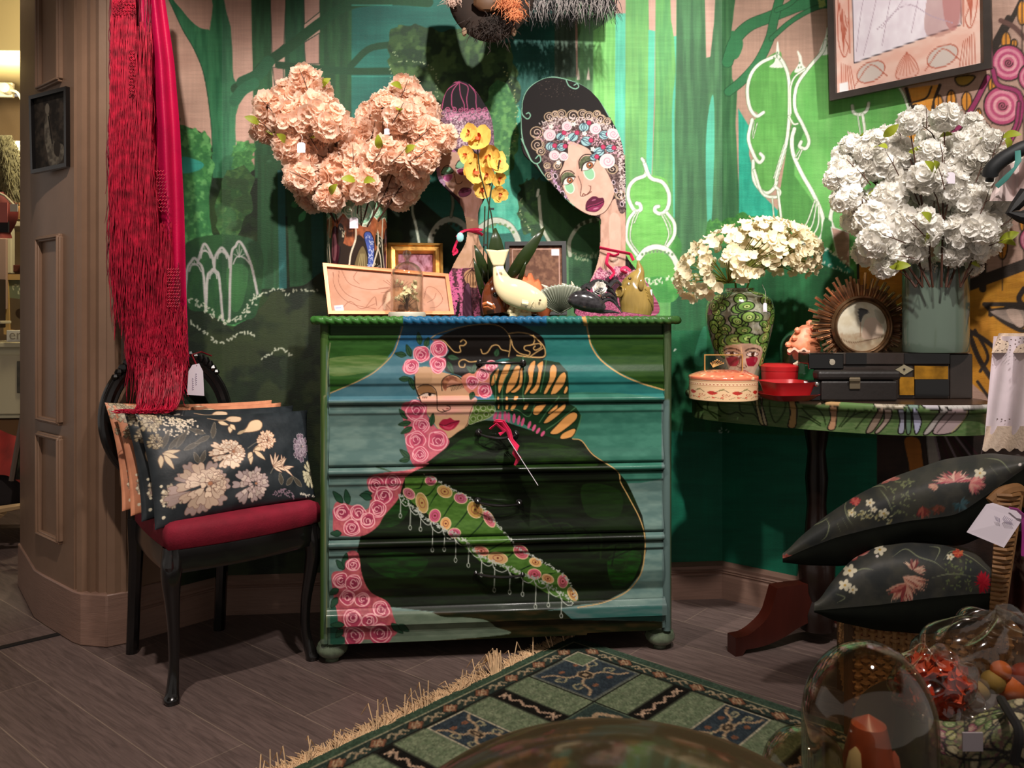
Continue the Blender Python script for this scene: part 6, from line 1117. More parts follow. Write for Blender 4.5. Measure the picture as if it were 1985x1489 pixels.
def cushion(off, cv, label, group, dz=0, th=.075, shrink=1.0):
    dv = (-fo)*off
    TL, TR, BR, BL = Q(262, 803, 2.19)+dv, Q(596, 795, 2.50)+dv, Q(612, 965, 2.40)+dv, Q(300, 1028, 2.11)+dv
    for p in (TL, TR, BR, BL): p.z += dz
    n = (TR-TL).cross(BL-TL).normalized(); n = n if n.y < 0 else -n; nu, nv = 260, 170; u = np.linspace(-1, 1, nu); v = np.linspace(-1, 1, nv); U, V = np.meshgrid(u, v, indexing='ij')
    pin = .05; uu = U*(1-pin*(1-V**2)); vv = V*(1-pin*1.2*(1-U**2)); a, b = (uu+1)/2, (vv+1)/2
    A = [np.array(p) for p in (TL, TR, BR, BL)]; P = A[0]*((1-a)*(1-b))[..., None]+A[1]*(a*(1-b))[..., None]+A[2]*(a*b)[..., None]+A[3]*((1-a)*b)[..., None]
    T = th/2*np.clip((1-U**2), 0, 1)**.45*np.clip((1-V**2), 0, 1)**.45*(1+.10*np.sin(U*5+V*3)*np.sin(V*7+1)); a0, b0 = (U+1)/2, (V+1)/2
    kx = QA[0]*((1-a0)*(1-b0))[..., None]+QA[1]*(a0*(1-b0))[..., None]+QA[2]*(a0*b0)[..., None]+QA[3]*((1-a0)*b0)[..., None]
    N = np.array(n); t = thing('cushion', (BL+BR)/2, label, 'cushion', group)
    grid('front_cover', P+N*T[..., None], M_cush, t, cv=cv, key=(kx[..., 0], kx[..., 1])); grid('back_cover', (P-N*T[..., None])[::4, ::4], M_cush, t, cv=cv, key=(kx[::4, ::4, 0], kx[::4, ::4, 1]))
    return t
cushion(0, CPd, 'frontmost dark cushion with large cream peonies and a bird, on the crimson seat', 'printed cushions on the black chair')
cushion(.078, CPd, 'second dark peony cushion, tucked just behind the frontmost one', 'printed cushions on the black chair', .008)
cushion(.145, CPp, 'peach ground cushion third in the stack, behind both dark ones', 'printed cushions on the black chair', .012, .06)
cushion(.200, CPp, 'rearmost peach cushion against the oval chair back', 'printed cushions on the black chair', .016, .05)
# tag hanging from the chair back
a = Q(382, 740, 2.36); t = thing('price_tag', a, 'large white handwritten tag tied to the top of the black chair back', 'price tag'); m = MB(); R = Matrix.Rotation(-TH-.15, 3, 'Z') @ Matrix.Rotation(PI/2, 3, 'X')
m.prism([(-.031, -.038), (.022, -.040), (.018, .030), (.006, .052), (-.014, .048), (-.026, .03)], -.0005, .0005, R, a); m.build('card', M_tag, t, smooth=False)
m = MB(); q = random.Random(2)
for L in ((-.006, .024), (-.016, .010)): 
    for k in range(6): z = L[1]-k*.006; m.tube([a+R @ Vector((L[0]+.002*q.random(), z, .001)), a+R @ Vector((L[0]+.006, z-.002, .001)), a+R @ Vector((L[0]+.001, z-.004, .001))], .0004, 4)
m.build('handwriting', M_ink, t); MB().tube([a+R @ Vector((0, .045, 0)), Q(372, 688, 2.40), Q(390, 682, 2.46), Q(410, 690, 2.50)], .0022, 5).build('ribbon', mat('dark_red_ribbon', (110, 16, 30), .4), t)
# ------------------------------------------------------------------ long fringed shawl
sh = thing('shawl', Q(290, 400, 2.36), 'long crimson shawl with knotted silk fringe hanging from above onto the chair', 'shawl')
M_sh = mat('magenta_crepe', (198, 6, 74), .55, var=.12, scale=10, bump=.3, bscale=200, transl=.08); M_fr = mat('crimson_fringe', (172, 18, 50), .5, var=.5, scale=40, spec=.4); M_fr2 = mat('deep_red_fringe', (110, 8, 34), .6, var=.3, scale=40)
ys = np.linspace(-70, 700, 60); P = []
for y in ys:
    u = np.clip((y+70)/770, 0, 1); x0 = 250+u*30; x1 = np.interp(y, [-70, 0, 120, 250, 400, 560, 700], [316, 320, 338, 349, 357, 361, 366]); row = []
    for k in range(40): s_ = k/39; row.append(Q(x0+(x1-x0)*s_, y, 2.40+.018*math.sin(s_*16+u*1.5)*(.5+u*.5)+.01*math.sin(s_*7)))
    P.append(row)
P = np.array([[list(p) for p in r] for r in P]); grid('cloth', P, M_sh, sh)
q = random.Random(21)
def fringe(n, xr_, yr, L, mt, nm, r=.0011, yc=2.36, thick=.03, wig=3.0):
    m = MB()
    for k in range(n):
        x = q.uniform(*xr_); y = q.uniform(*yr); l = q.uniform(*L); d = yc+q.uniform(-thick, thick); pts = []; ph = q.uniform(0, 6); dr = q.gauss(0, 3)
        for i in range(9): pts.append(Q(x+dr*i/8+wig*math.sin(ph+i*1.1)*(.3+i/8), y+l*i/8, d+.004*math.sin(ph+i)))
        m.tube(pts, [r]*8+[r*.5], 4, False)
    o = m.build(nm, mt, sh); o['kind'] = 'stuff'
fringe(900, (218, 262), (-60, 40), (120, 320), M_fr, 'fringe'); fringe(900, (216, 294), (40, 300), (150, 330), M_fr, 'fringe'); fringe(640, (218, 306), (280, 420), (120, 260), M_fr, 'fringe', yc=2.37)
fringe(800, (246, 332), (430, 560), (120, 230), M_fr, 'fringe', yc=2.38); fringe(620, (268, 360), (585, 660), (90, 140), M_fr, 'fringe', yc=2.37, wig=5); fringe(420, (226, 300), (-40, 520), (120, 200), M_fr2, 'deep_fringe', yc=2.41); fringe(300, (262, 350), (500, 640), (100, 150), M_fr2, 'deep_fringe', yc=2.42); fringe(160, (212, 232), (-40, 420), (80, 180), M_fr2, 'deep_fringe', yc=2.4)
m = MB()       # knotted lattice panels
def lattice(x0, y0, x1, y1, dx, dy, yc, sk=0):
    ny_ = int((y1-y0)/dy); 
    for j in range(ny_):
        y = y0+j*dy; n_ = int((x1-x0)/dx)
        for i in range(n_):
            x = x0+i*dx+(dx/2 if j % 2 else 0)+sk*j; m.tube([Q(x, y, yc), Q(x+dx/2, y+dy*.5, yc-.003), Q(x+dx/2, y+dy, yc)], .0008, 4, False); m.tube([Q(x+dx, y, yc), Q(x+dx/2, y+dy*.5, yc-.003)], .0008, 4, False)
lattice(218, 0, 262, 34, 7, 6, 2.325); lattice(250, 95, 264, 185, 5, 6, 2.32, -.1); lattice(300, 330, 322, 420, 6, 7, 2.33, .6); lattice(322, 520, 350, 600, 5, 6, 2.34); m.build('knotted_lattice', M_fr, sh)
m = MB()       # fringe ends lying on the cushions
for k in range(260):
    x = q.uniform(275, 350); pts = [Q(x+q.uniform(-9, 9), q.uniform(690, 750), 2.34+q.uniform(-.02, .02)), Q(x-4+q.uniform(-6, 6), 772+q.uniform(-8, 8), 2.30+q.uniform(-.02, .02)), Q(x-q.uniform(5, 14), 793, 2.26+q.uniform(-.02, .03)), Q(x-q.uniform(14, 40), 797+q.uniform(-4, 3), 2.24), Q(x-q.uniform(20, 66), 800+q.uniform(-5, 2), 2.22)]
    m.tube([Vector(p) for p in smooth_pts(pts, False, 3)], .0011, 4, False)
m.build('fringe_end', M_fr, sh)['kind'] = 'stuff'
# ------------------------------------------------------------------ small framed photograph on the pier
c = rcan(60, 90, '2a241e', 2); c.put(c.mask('0 0 60 0 60 90 0 90', False), '1c1814', 1, '3a322a', (14, 14)); c.ell(24, 16, 4, 7, '6c6458'); c.poly('20 26 27 24 30 50 38 60 52 66 50 84 28 88 22 70 18 50', '6e675a', col2='48423a', ns=(8, 8)); c.poly('36 60 46 62 44 78 36 74', '2a241e'); c.line('26 26 32 60', 2, '16120e')
Yp = lambda x: float(np.interp(x, [62, 150], [2.69, 2.545]))-.034
frame('wall_picture', [Q(64, 188, Yp(64)), Q(136, 169, Yp(136)), Q(137, 324, Yp(137)), Q(68, 338, Yp(68))], .014, .012, M_black, M_cut, 'small dark framed photograph of a standing figure, on the brown panelled pier', cv=c)
# ------------------------------------------------------------------ next room, seen past the pier
def at(px, py, Y=4.6): return QY(px, py, Y)
MWS = mat('white_paint', (208, 200, 168), .5); MCR = mat('cream_panel', (200, 190, 160), .5)
def boxpx(name, x0, y0, x1, y1, Y, dep, mt, parent, bev=.004):
    a, b = at(x0, y1, Y), at(x1, y0, Y); return MB().box(((a.x+b.x)/2, Y+dep/2, (a.z+b.z)/2), (abs(b.x-a.x), dep, abs(b.z-a.z))).build(name, mt, parent, smooth=False, bevel=bev)
cab = thing('cabinet', up(at(20, 800), 0), 'white painted cabinet standing under the posters in the next room', 'cabinet'); boxpx('body', -60, 672, 110, 812, 4.5, .35, MWS, cab); boxpx('top', -66, 664, 114, 674, 4.47, .4, MWS, cab); boxpx('plinth', -60, 812, 110, 850, 4.52, .3, mat('brown_plinth', (120, 84, 48), .6), cab)
d = boxpx('door', -50, 688, 60, 804, 4.485, .016, MCR, cab); boxpx('pane', 32, 700, 58, 762, 4.478, .006, mat('dark_pane', (70, 66, 54), .3, var=.5, scale=20), d)
sg = thing('sign', at(40, 650, 4.44), 'cream card sign lettered in grey on the white cabinet in the next room', 'sign'); boxpx('card', 12, 640, 96, 663, 4.46, .01, M_white, sg)
cu = bpy.data.curves.new('lettering', 'FONT'); cu.body = 'emporium'; cu.size = .072; cu.extrude = .001; o = bpy.data.objects.new('lettering_curve', cu); me = bpy.data.meshes.new_from_object(o); bpy.data.objects.remove(o); me.transform(Matrix.Translation(at(17, 658, 4.452)) @ Matrix.Rotation(PI/2, 4, 'X')); link(me, 'lettering', sg, mat('grey_lettering', (150, 140, 124), .7), False)
c = rcan(80, 100, '8a8a74', 1.5); c.poly('0 0 80 0 80 40 0 36', '7a8268', False); c.dots('10 16 40 26 70 40', 4, 2, 'c8cca8', 8, 3, 3); c.poly('0 36 80 42 80 100 0 100', '6c5c48', False); c.poly('30 40 80 50 80 100 46 100 56 76 36 52', 'd8d4a0'); c.ell(26, 66, 12, 10, '3c2c20')
frame('poster', [at(6, 532), at(96, 532), at(96, 660), at(10, 648)], .015, .03, mat('pale_wood_frame', (196, 160, 100), .5), M_cut, 'wood framed poster leaning above the white cabinet in the next room', cv=c)
sf = thing('wall_shelf', at(20, 430, 4.7), 'cream wall shelf unit holding little ornaments in the next room', 'shelf')
boxpx('back_board', -40, 274, 100, 300, 5.2, .02, MWS, sf)
for i, (y0, y1) in enumerate(((306, 312), (328, 336), (430, 438), (514, 527))): boxpx('shelf_board', -40, y0, 100, y1, 4.95 if i < 2 else 4.7, .3, MCR if i < 3 else mat('dark_wood_shelf', (84, 40, 30), .5), sf)
boxpx('upright', 50, 336, 55, 430, 4.7, .05, MWS, sf); boxpx('upright', 10, 440, 22, 530, 4.68, .04, MWS, sf)
ln_ = thing('lantern', at(52, 510, 4.66), 'small brass lantern with pale candles on the dark shelf', 'lantern'); m = MB()
for x in (43, 60): m.tube([at(x, 512, 4.7), at(x+3, 462, 4.7)], .006, 5)
m.tube([at(44, 462, 4.7), at(64, 462, 4.7)], .006, 5); m.build('frame', M_brass, ln_); boxpx('candle', 48, 482, 58, 512, 4.72, .03, MWS, ln_); boxpx('base', 38, 510, 62, 516, 4.68, .08, mat('orange_wood', (200, 130, 50), .5), ln_)
fg = thing('figurine', at(42, 428, 4.68), 'little tan animal figurine on the shelf beside the pier', 'figurine'); m = MB(); m.ball(at(42, 412, 4.72), (.03, .02, .04)); m.ball(at(46, 400, 4.72), .018); m.tube([at(46, 398, 4.72), at(50, 392, 4.72)], .006, 5); m.tube([at(40, 400, 4.72), at(38, 393, 4.72)], .006, 5); m.tube([at(40, 415, 4.72), at(44, 430, 4.72)], .008, 5); m.build('body', mat('tan_figure', (190, 140, 90), .6), fg)
fr_ = thing('fur_coat', at(10, 340, 4.3), 'grey brown fur garment hanging at the left edge in the next room', 'coat'); m = MB(); q = random.Random(9)
rows = [[Q(-40+ (60+28*u+10*math.sin(u*3))*v, 262+u*130, 4.0+.12*math.sin(PI*v)*-1) for v in np.linspace(0, 1, 8)] for u in np.linspace(0, 1, 8)]; m.grid(rows); m.build('pelt', mat('fur_base', (92, 86, 62), .9, var=.5, scale=25), fr_); m = MB()
for k in range(1300):
    u, v = q.random(), q.random(); p = Q(-40+(60+28*u+10*math.sin(u*3))*v+4, 262+u*126, 3.98-.12*math.sin(PI*v)); d = Vector((q.uniform(-.5, .8), -.5, -1)).normalized(); m.tube([p, p+d*.03], [.003, .0006], 3, False)
m.build('fur', mat('fur_tips', (140, 134, 100), .9, var=.4, scale=40), fr_)['kind'] = 'stuff'
jk = thing('jacket', Q(0, 450, 3.9), 'dark red velvet jacket on a hanger with white tags at the left edge', 'jacket'); m = MB(); rows = [[Q(-60+(70+26*math.sin(PI*(.15+.8*u)))*v+ (10 if u > .9 else 0), 372+u*90, 3.9-.1*math.sin(PI*v)) for v in np.linspace(0, 1, 10)] for u in np.linspace(0, 1, 10)]; m.grid(rows); m.build('cloth', mat('dark_red_velvet', (110, 34, 26), .7, var=.3, scale=16), jk)
m = MB(); m.box(Q(2, 412, 3.74), (.06, .004, .09), -TH); m.build('pink_label', mat('pink_card', (214, 120, 112), .6), jk, smooth=False); m = MB(); m.box(Q(27, 403, 3.74), (.034, .004, .034), -TH); m.build('white_label', M_white, jk, smooth=False); m = MB(); m.box(Q(4, 440, 3.76), (.06, .01, .05), -TH); m.build('dark_opening', M_matb, jk)
m = MB(); m.tube([Q(-20, 366, 3.76), Q(10, 380, 3.76), Q(34, 404, 3.76)], .006, 6); m.build('hanger', MCR, jk)
pt = thing('pillar_panel', at(0, 500, 4.55), 'pale pink upright board below the red jacket in the next room', 'board'); boxpx('board', -40, 462, 12, 600, 4.56, .02, mat('pink_board', (170, 140, 124), .6), pt)
bx = thing('storage_box', at(6, 640, 4.4), 'small dark box with a cream lid at the left edge beside the white cabinet', 'box'); boxpx('body', -60, 540, -8, 636, 4.42, .1, mat('dark_box', (50, 36, 28), .6), bx); boxpx('lid', -64, 622, 3, 628, 4.40, .1, MCR, bx)
so_ = thing('power_socket', at(8, 177, 5.38), 'cream double wall socket with a plugged white lead in the next room', 'socket'); Ys = 5.36
boxpx('plate', -20, 160, 24, 187, Ys, .03, MCR, so_); MB().lathe([(0, 0), (.034, 0), (.03, .04), (0, .045)], at(15, 173, Ys-.02), 16, Matrix.Rotation(PI/2, 3, 'X')).build('plug', MCR, so_)
m = MB(); m.tube([Vector(p) for p in smooth_pts([at(20, 175, Ys-.04), at(34, 180, Ys-.05), at(45, 200, Ys-.04), at(55, 225, Ys-.03)], False, 5)], .009, 6); m.build('lead', MCR, so_)
st_ = thing('leaning_screen', QZ(40, 1010, 0), 'dark floral folding board leaning beside the brown pier in the next room', 'screen'); c = rcan(60, 200, '1c1612', 1); c.mottle(c.mask('0 0 60 0 60 200 0 200', False), ('2c3420', '3c2c28', '4a4c38'), 8, 4, .8)
P = np.array([[list(Q(22+u*70+(1-v)*(42-42*0)*1.0-(0), 690+v*240+u*0, 3.3+.1*u)) for v in np.linspace(0, 1, 60)] for u in np.linspace(0, 1, 24)]); grid('board', P, M_cut, st_, cv=c, key=(np.linspace(0, 60, 24)[:, None]+np.zeros((24, 60)), np.linspace(0, 200, 60)[None, :]+np.zeros((24, 60))))
MB().tube([Q(64, 688, 3.28), Q(22, 932, 3.28)], .010, 6).build('edge_strip', mat('grey_edge', (90, 76, 66), .5), st_)
sf2 = thing('couch', QZ(20, 1000, 0), 'low dark couch with red throw and pale wooden feet in the next room', 'couch'); m = MB(); q = random.Random(4)
a_ = Q(0, 930, 3.7); m.box((a_.x-.3, a_.y, .26), (1.1, .5, .16), -TH); m.build('seat', mat('dark_upholstery', (26, 18, 18), .8), sf2, bevel=.03)
rows = [[Q(-90+v*130, 832+20*(1-math.sin(v*2.8))+u*90+4*math.sin(v*9+u*4), 3.5-.12*u+.02*math.sin(v*12)) for v in np.linspace(0, 1, 26)] for u in np.linspace(0, 1, 10)]; MB().grid(rows).build('throw', mat('red_throw', (130, 34, 28), .85, var=.4, scale=10), sf2)
m = MB(); m.tube([Q(-60, 985, 3.35), Q(0, 988, 3.35), Q(60, 978, 3.35)], [.02, .016, .012], 6); m.tube([Q(0, 990, 3.36), Q(-16, 1010, 3.36)], [.03, .012], 6); m.build('rail', mat('pale_wood', (180, 150, 110), .5), sf2); MB().tube([up(Q(61, 972, 3.4), .18), up(Q(61, 972, 3.4), .0)], [.016, .014], 6).build('leg', mat('pale_wood2', (170, 150, 120), .5), sf2)
# ------------------------------------------------------------------ half round painted table
tabz = .757
rim = smooth_pts([(.562, 2.66), (.565, 2.58), (.63, 2.48), (.74, 2.385), (.87, 2.290), (.985, 2.225), (1.11, 2.195), (1.25, 2.20), (1.315, 2.25), (1.335, 2.34)], False, 12)
def rimpts(d): 
    out = []; n = len(rim)
    for i, p in enumerate(rim):
        a, b = rim[max(0, i-1)], rim[min(n-1, i+1)]; t = np.array(b)-np.array(a); t = t/np.hypot(*t); nn = np.array([t[1], -t[0]]); nn = nn if nn @ (np.array(p)-np.array([1.0, 2.6])) > 0 else -nn; out.append(np.array(p)+nn*d)
    return out
TP = Canvas(1325, 745, 1935, 850, '5c7046', 1.6)
c = TP; c.put(c.mask('1325 745 1935 745 1935 850 1325 850', False), '64784c', 1, '4f6a3c', (4, 20)); c.xf(1300, 650, .2015)
G = '2a3a1c'
c.poly('120 480 200 540 480 545 730 570 720 630 480 620 180 570', 'b4b48c', col2='8c9468', ns=(8, 8)); c.line('480 560 520 600 600 580 650 610 710 580', 6, G)
for k in range(7): c.line([600, 610, 500+k*34, 560], 5, '4c5432', False)
for P in ('250 640 300 700 400 740 480 780', '360 640 360 720 440 800', '450 640 480 720 560 760 640 740 700 780', '660 640 680 740 800 760 860 840', '780 640 830 760', '1600 620 1640 600', '950 640 960 740 1010 840 1090 740 1110 640', '1260 700 1340 780 1440 850', '1280 690 1400 700 1470 780 1490 860', '1240 780 1320 800 1440 870', '1640 880 1740 780 1900 720', '1720 640 1700 760 1620 880', '1800 640 1760 760 1660 860', '1960 700 1860 800 1780 900'): c.line(P, 14, G)
def band(P, col): c.poly(P, col, edge='16140e', ew=11)
band('810 560 855 560 845 660 870 760 900 860 860 850 830 740 815 650', 'b4a878'); band('865 560 885 560 880 660 900 740 930 860 900 858 875 760', 'c0b090')
band('1120 570 1205 575 1200 650 1215 720 1200 880 1130 880 1150 760 1140 660', 'b08c58'); band('1530 690 1600 680 1600 760 1580 900 1510 900 1540 800', 'b08464'); band('1490 600 1680 600 1640 680 1480 660', 'b08c60'); band('1230 590 1470 600 1450 660 1240 650', 'a88c74')
c.poly('1690 610 1950 615 1940 690 1640 690', '5f7c48')
c.xf(1640, 600, .215)
band('270 820 540 825 510 890 420 905 280 890', 'b8ac98'); band('560 825 640 830 650 890 570 890', '70867c'); band('680 830 880 830 880 900 780 905 700 880', 'b0aab0'); band('880 835 1290 835 1280 890 890 905', 'b8b4b0')
for k in range(8): c.line([400, 890, 290+k*34, 835], 4, '6c6454', False); c.line([900+k*50, 895, 930+k*46, 840], 3, '7c7874', False)
band('180 1100 300 900 340 900 320 980 240 1100', '8c7868'); band('350 905 410 905 400 990 300 1110 260 1105 340 1000', 'a08c80'); band('470 910 520 910 530 1000 520 1110 470 1110 485 1000', '9494a4'); band('540 910 580 910 590 1000 580 1110 545 1110', '5c7460'); band('600 910 640 910 680 1000 670 1060 650 1110 620 1110', 'a4a4bc'); band('700 1110 860 910 920 910 760 1110', 'a49c98'); band('780 1112 930 912 1100 915 1060 1000 960 1110', 'a08c8c'); c.line('820 1112 1000 912', 6, '201418', False); c.line('950 1110 1060 1000 1100 915', 6, 'a8a060')
c.xf()
tab = thing('side_table', W(1.0, 2.45, 0), 'half round table with a leafy painted rim and a dark pedestal foot, on the right', 'table')
zr = [(0.0, .757, -.08), (0, .757, -.006), (0, .755, 0), (0, .751, .003), (0, .744, .004), (0, .737, .002), (0, .733, -.002), (0, .731, -.008), (0, .729, -.018)]
P = np.array([[list(W(*p, z)) for p in rimpts(d)] for _, z, d in zr]); Pd = []
for j in range(P.shape[0]): Pd.append(P[j])
rr = smooth_pts(rim, False, 4)
def ringd(d): L = rimpts(d); return smooth_pts(L, False, 5)
P = np.array([[list(W(*p, z)) for p in ringd(d)] for _, z, d in zr]); o = grid('rim', P, M_paint, tab, cv=TP, auto=40)
P = np.array([[list(W(*p, z)) for p in ringd(-.018)] for z in np.linspace(.729, .672, 34)]); grid('apron', P, M_paint, tab, cv=TP)
m = MB(); L = [W(*p, 0) for p in rimpts(-.004)]; L += [W(1.30, 2.42, 0), W(.83, 2.80, 0), W(.60, 2.80, 0)]; m.prism([(p.x, p.y) for p in L], .735, .7572); m.build('tabletop', mat('dark_table_top', (60, 44, 34), .35, var=.2, scale=12, coat=.3), tab, smooth=False)
pc_ = QZ(1590, 1225, 0); m = MB(); pf = [(.03, .0), (.05, .04), (.055, .09), (.04, .13), (.052, .16), (.055, .24), (.035, .28), (.045, .30), (.035, .33), (.028, .42), (.034, .50), (.026, .58), (.036, .64), (.06, .70), (.10, .735)]
pc_ = W(.93, 2.52, 0); m.lathe([(r, z+.0) for r, z in pf if z >= .04]+[(0, .735)], pc_, 24); m.build('pedestal', M_dkwood, tab)
def foot(dirv, L, nm):
    d = dirv.normalized(); e = Vector((-d.y, d.x, 0)); top = [(0, .185), (L*.50, .185), (L*.54, .165), (L*.61, .11), (L*.72, .08), (L*.86, .058), (L, .055)]; bot = [(0, .08), (L*.25, .06), (L*.45, .035), (L*.65, .02), (L*.8, .016), (L-.03, .0), (L, .0)]
    ta, ba = smooth_pts(top, False, 4), smooth_pts(bot[:5], False, 4); m = MB(); n = 26; us = np.linspace(0, L, n); tt = np.interp(us, ta[:, 0], ta[:, 1]); bb_ = np.where(us > L-.035, 0, np.interp(us, ba[:, 0], ba[:, 1])); rows = []
    for u, t1, b1 in zip(us, tt, bb_): rows.append([pc_+d*u+e*s*.021+Vector((0, 0, z)) for s, z in ((-1, b1), (1, b1), (1, t1), (-1, t1))])
    m.grid(rows, False, True); m.add(rows[-1], [(0, 1, 2, 3)]); m.build(nm, M_mah, tab, smooth=True, auto=40)
ft = QZ(1418, 1268, 0); foot(ft-pc_, (ft-pc_).length, 'foot'); foot(Vector((.2, .9, 0)), .30, 'foot'); foot(W(.9, -.25, 0), .30, 'foot')
# ------------------------------------------------------------------ things on the table
def onT(px, py, yc): p = Q(px, py, yc); p.z = .7575; return p
kc = Canvas(0, 0, 360, 300, '9c9a84', 1.7); q = random.Random(6)
kc.put(kc.mask('0 0 360 0 360 300 0 300', False), '98988a', 1, '88886c', (20, 20))
for k in range(900): kc.line([q.uniform(0, 360), (y_ := q.uniform(0, 300)), q.uniform(0, 360)*0+0, y_][:0] or [(x_ := q.uniform(0, 360)), y_, x_+q.uniform(-4, 4), y_+q.uniform(-4, 4)], 1, '5c6044', False)
for k in range(170):
    x, y = q.uniform(0, 360), q.uniform(6, 175) if not 140 < (x := q.uniform(0, 360)) < 220 else q.uniform(6, 170)
    dist = abs(x-172)
    if dist > 70 and q.random() < .45: continue
    r = q.uniform(8, 14) if dist < 70 else q.uniform(6, 9); a = q.uniform(0, 180); kc.ell(x, y, r*1.25, r, '6c9444' if q.random() < .7 else '8aac54', a, edge='1c2414', ew=2.4); kc.ell(x+1, y+1, r*.55, r*.42, 'b4c878', a, edge='2c3c1c', ew=1.4); kc.ell(x+1, y+1, r*.18, r*.14, '2c3418', a)
for x, y, r, a in ((128, 150, 15, -60), (150, 146, 17, -20), (175, 142, 15, 0), (200, 150, 18, 20), (222, 172, 18, 30), (226, 205, 18, 60), (120, 180, 13, 80), (212, 140, 14, -40), (240, 190, 12, 0)): kc.ell(x, y, r*1.3, r, '6c9848', a, edge='18200f', ew=3); kc.ell(x, y, r*.6, r*.45, 'a8c470', a, edge='2c3c1c', ew=1.6); kc.ell(x, y, r*.2, r*.16, '2c3418')
kc.poly('128 168 150 158 180 156 205 164 216 182 212 210 204 236 196 262 182 272 160 272 140 256 130 232 124 200', 'c4a890', col2='b49680', ns=(20, 20)); kc.poly('124 166 150 160 160 178 156 215 138 222 124 196', 'a8886c', al=.6)
for x in (142, 188): kc.poly([x-15, 186, x-8, 180, x+2, 179, x+15, 186, x+4, 191, x-8, 191], 'ecdcd0', edge='201410', ew=1.8); kc.ell(x, 185, 4.6, 4.8, '3c2414'); kc.line([x-17, 176, x-8, 170, x+6, 170, x+17, 176], 3.4, '2c1810'); kc.poly([x-13, 196, x+14, 195, x+14, 210, x+6, 220, x-8, 219, x-13, 208], '8c1c30')
kc.line('160 188 158 212 152 218 158 223 168 224 176 221 172 216', 2, '5c3828'); kc.poly('150 236 160 231 166 233 172 231 182 236 166 246', 'a85050'); kc.poly('150 274 182 272 210 300 130 300', 'c4a088')
kcv = onT(1434, 700, 2.52); t = thing('vase', kcv, 'ginger jar vase painted with kiwi slices and a red-cheeked face on the table', 'vase')
pf = smooth_pts([(.040, 0), (.047, .012), (.064, .07), (.086, .15), (.102, .22), (.103, .255), (.094, .287), (.072, .304), (.047, .312), (.044, .320)], False, 26)
lathevase('vase_body', [(r*.98, z+kcv.z) for r, z in pf[::-1]], (kcv.x, kcv.y), 540, M_ceram, t, kc, 360, 300, ang=math.radians(0)); m = MB(); m.lathe([(.044, .320), (.038, .317), (.036, .28), (0, .28)], kcv, 30); m.build('neck_inner', M_matb, t)
cardtag(1483, 596, 2.38, 'lilac tag hanging on the right shoulder of the kiwi-painted jar', .011, .026, up=.055)
def hydrangea(cx, cy, rx, ry, yc, sx, sy, label, tilt, lean):
    t = thing('hydrangea', kcv+Vector((0, 0, .25)), label, 'artificial flowers', 'hydrangeas in the kiwi jar'); q = random.Random(int(cx)); m = MB(); c0 = Q(cx, cy, yc); kx, kz = rx*yc/F, ry*yc/F; st_ = MB(); hub = Q(sx, sy, yc)
    R3 = Matrix.Rotation(tilt, 3, 'Y')
    for n in fib(210, q):
        if n.z < -.45: continue
        p = c0+R3 @ Vector((n.x*kx, n.y*kx*.8, n.z*kz)); nn = (R3 @ n); petalset(m, p, rotto((nn+Vector((q.uniform(-.3, .3), -.25, q.uniform(-.2, .3)))).normalized(), q.uniform(0, 6)), q.uniform(.014, .021), 4, .3, .95, .16, q)
        if n.z < .75 and q.random() < .6: st_.tube([hub, hub.lerp(p, .55)+Vector((0, 0, .008)), p], [.0016, .0013, .001], 4)
    m.build('flower_head', M_cream, t); st_.tube([kcv+Vector(lean)+Vector((0, 0, .285)), (kcv+Vector((0, 0, .34))).lerp(hub, .4), hub], [.0032, .003, .0026], 7); st_.build('stem', M_stemg, t)
hydrangea(1430, 505, 125, 66, 2.40, 1412, 548, 'cream hydrangea arching left over the kiwi jar', -.42, (-.01, 0, 0)); hydrangea(1506, 492, 82, 62, 2.47, 1490, 518, 'taller cream hydrangea leaning right, its green stalks showing from below', .15, (.01, 0, 0))
# glass picture box, round box, red bowls
t = thing('glass_box', onT(1402, 705, 2.40), 'little brass edged glass box with a dried flower standing behind the round painted box', 'ornament'); m = MB(); g_ = [(1366, 688), (1439, 688), (1439, 722), (1366, 722)]
for d in (2.40, 2.44):
    L = [Q(*g_[i], d) for i in range(4)]; L[2].z = L[3].z = .7575+.003
    for i in range(4): m.tube([L[i], L[(i+1) % 4]], .0022, 4)
for i in range(4): m.tube([Q(*g_[i], 2.40), Q(*g_[i], 2.44)], .0022, 4)
m.build('brass_edges', mat('bright_brass', (214, 160, 90), .3, metal=.6), t); MB().add([Q(*p, 2.405) for p in g_], [(0, 1, 2, 3)]).build('pane', M_glass, t); m = MB()
for k in range(7): m.tube([Q(1382, 712, 2.42), Q(1378+k*4, 698+abs(k-3)*2, 2.42)], .0012, 4); m.ball(Q(1378+k*4, 698+abs(k-3)*2, 2.42), .003, 6)
m.build('dried_flower', mat('dried_gold', (200, 160, 96), .8), t)
rb_ = rcan(400, 100, 'd4b088', 1.8); q = random.Random(3)
for k in range(9):
    x = k*46+10; rb_.poly([x, 62, x+8, 55, x+20, 62, x+10, 72], 'a82820'); rb_.line([x+12, 62, x+30, 50, x+40, 60], 1.6, '4a3a20'); rb_.spiral(x+34, 72, 8, 1.4, 1.4, '8c3020'); rb_.leaf(x+22, 52, 12, 5, -30, '6c6438'); rb_.ell(x+28, 84, 3, 3, 'b84030'); rb_.ell(x+12, 84, 3, 3, 'b84030'); rb_.line([x-5, 90, x+10, 80, x+30, 90], 1.3, '5c5030')
for k in range(60): rb_.ell(k*7, 26, 2.6, 3, '8c2c20', edge='f0d8b0', ew=1)
for y in (16, 34, 40, 96): rb_.line([0, y, 400, y], 1.4, '8c4c30', False)
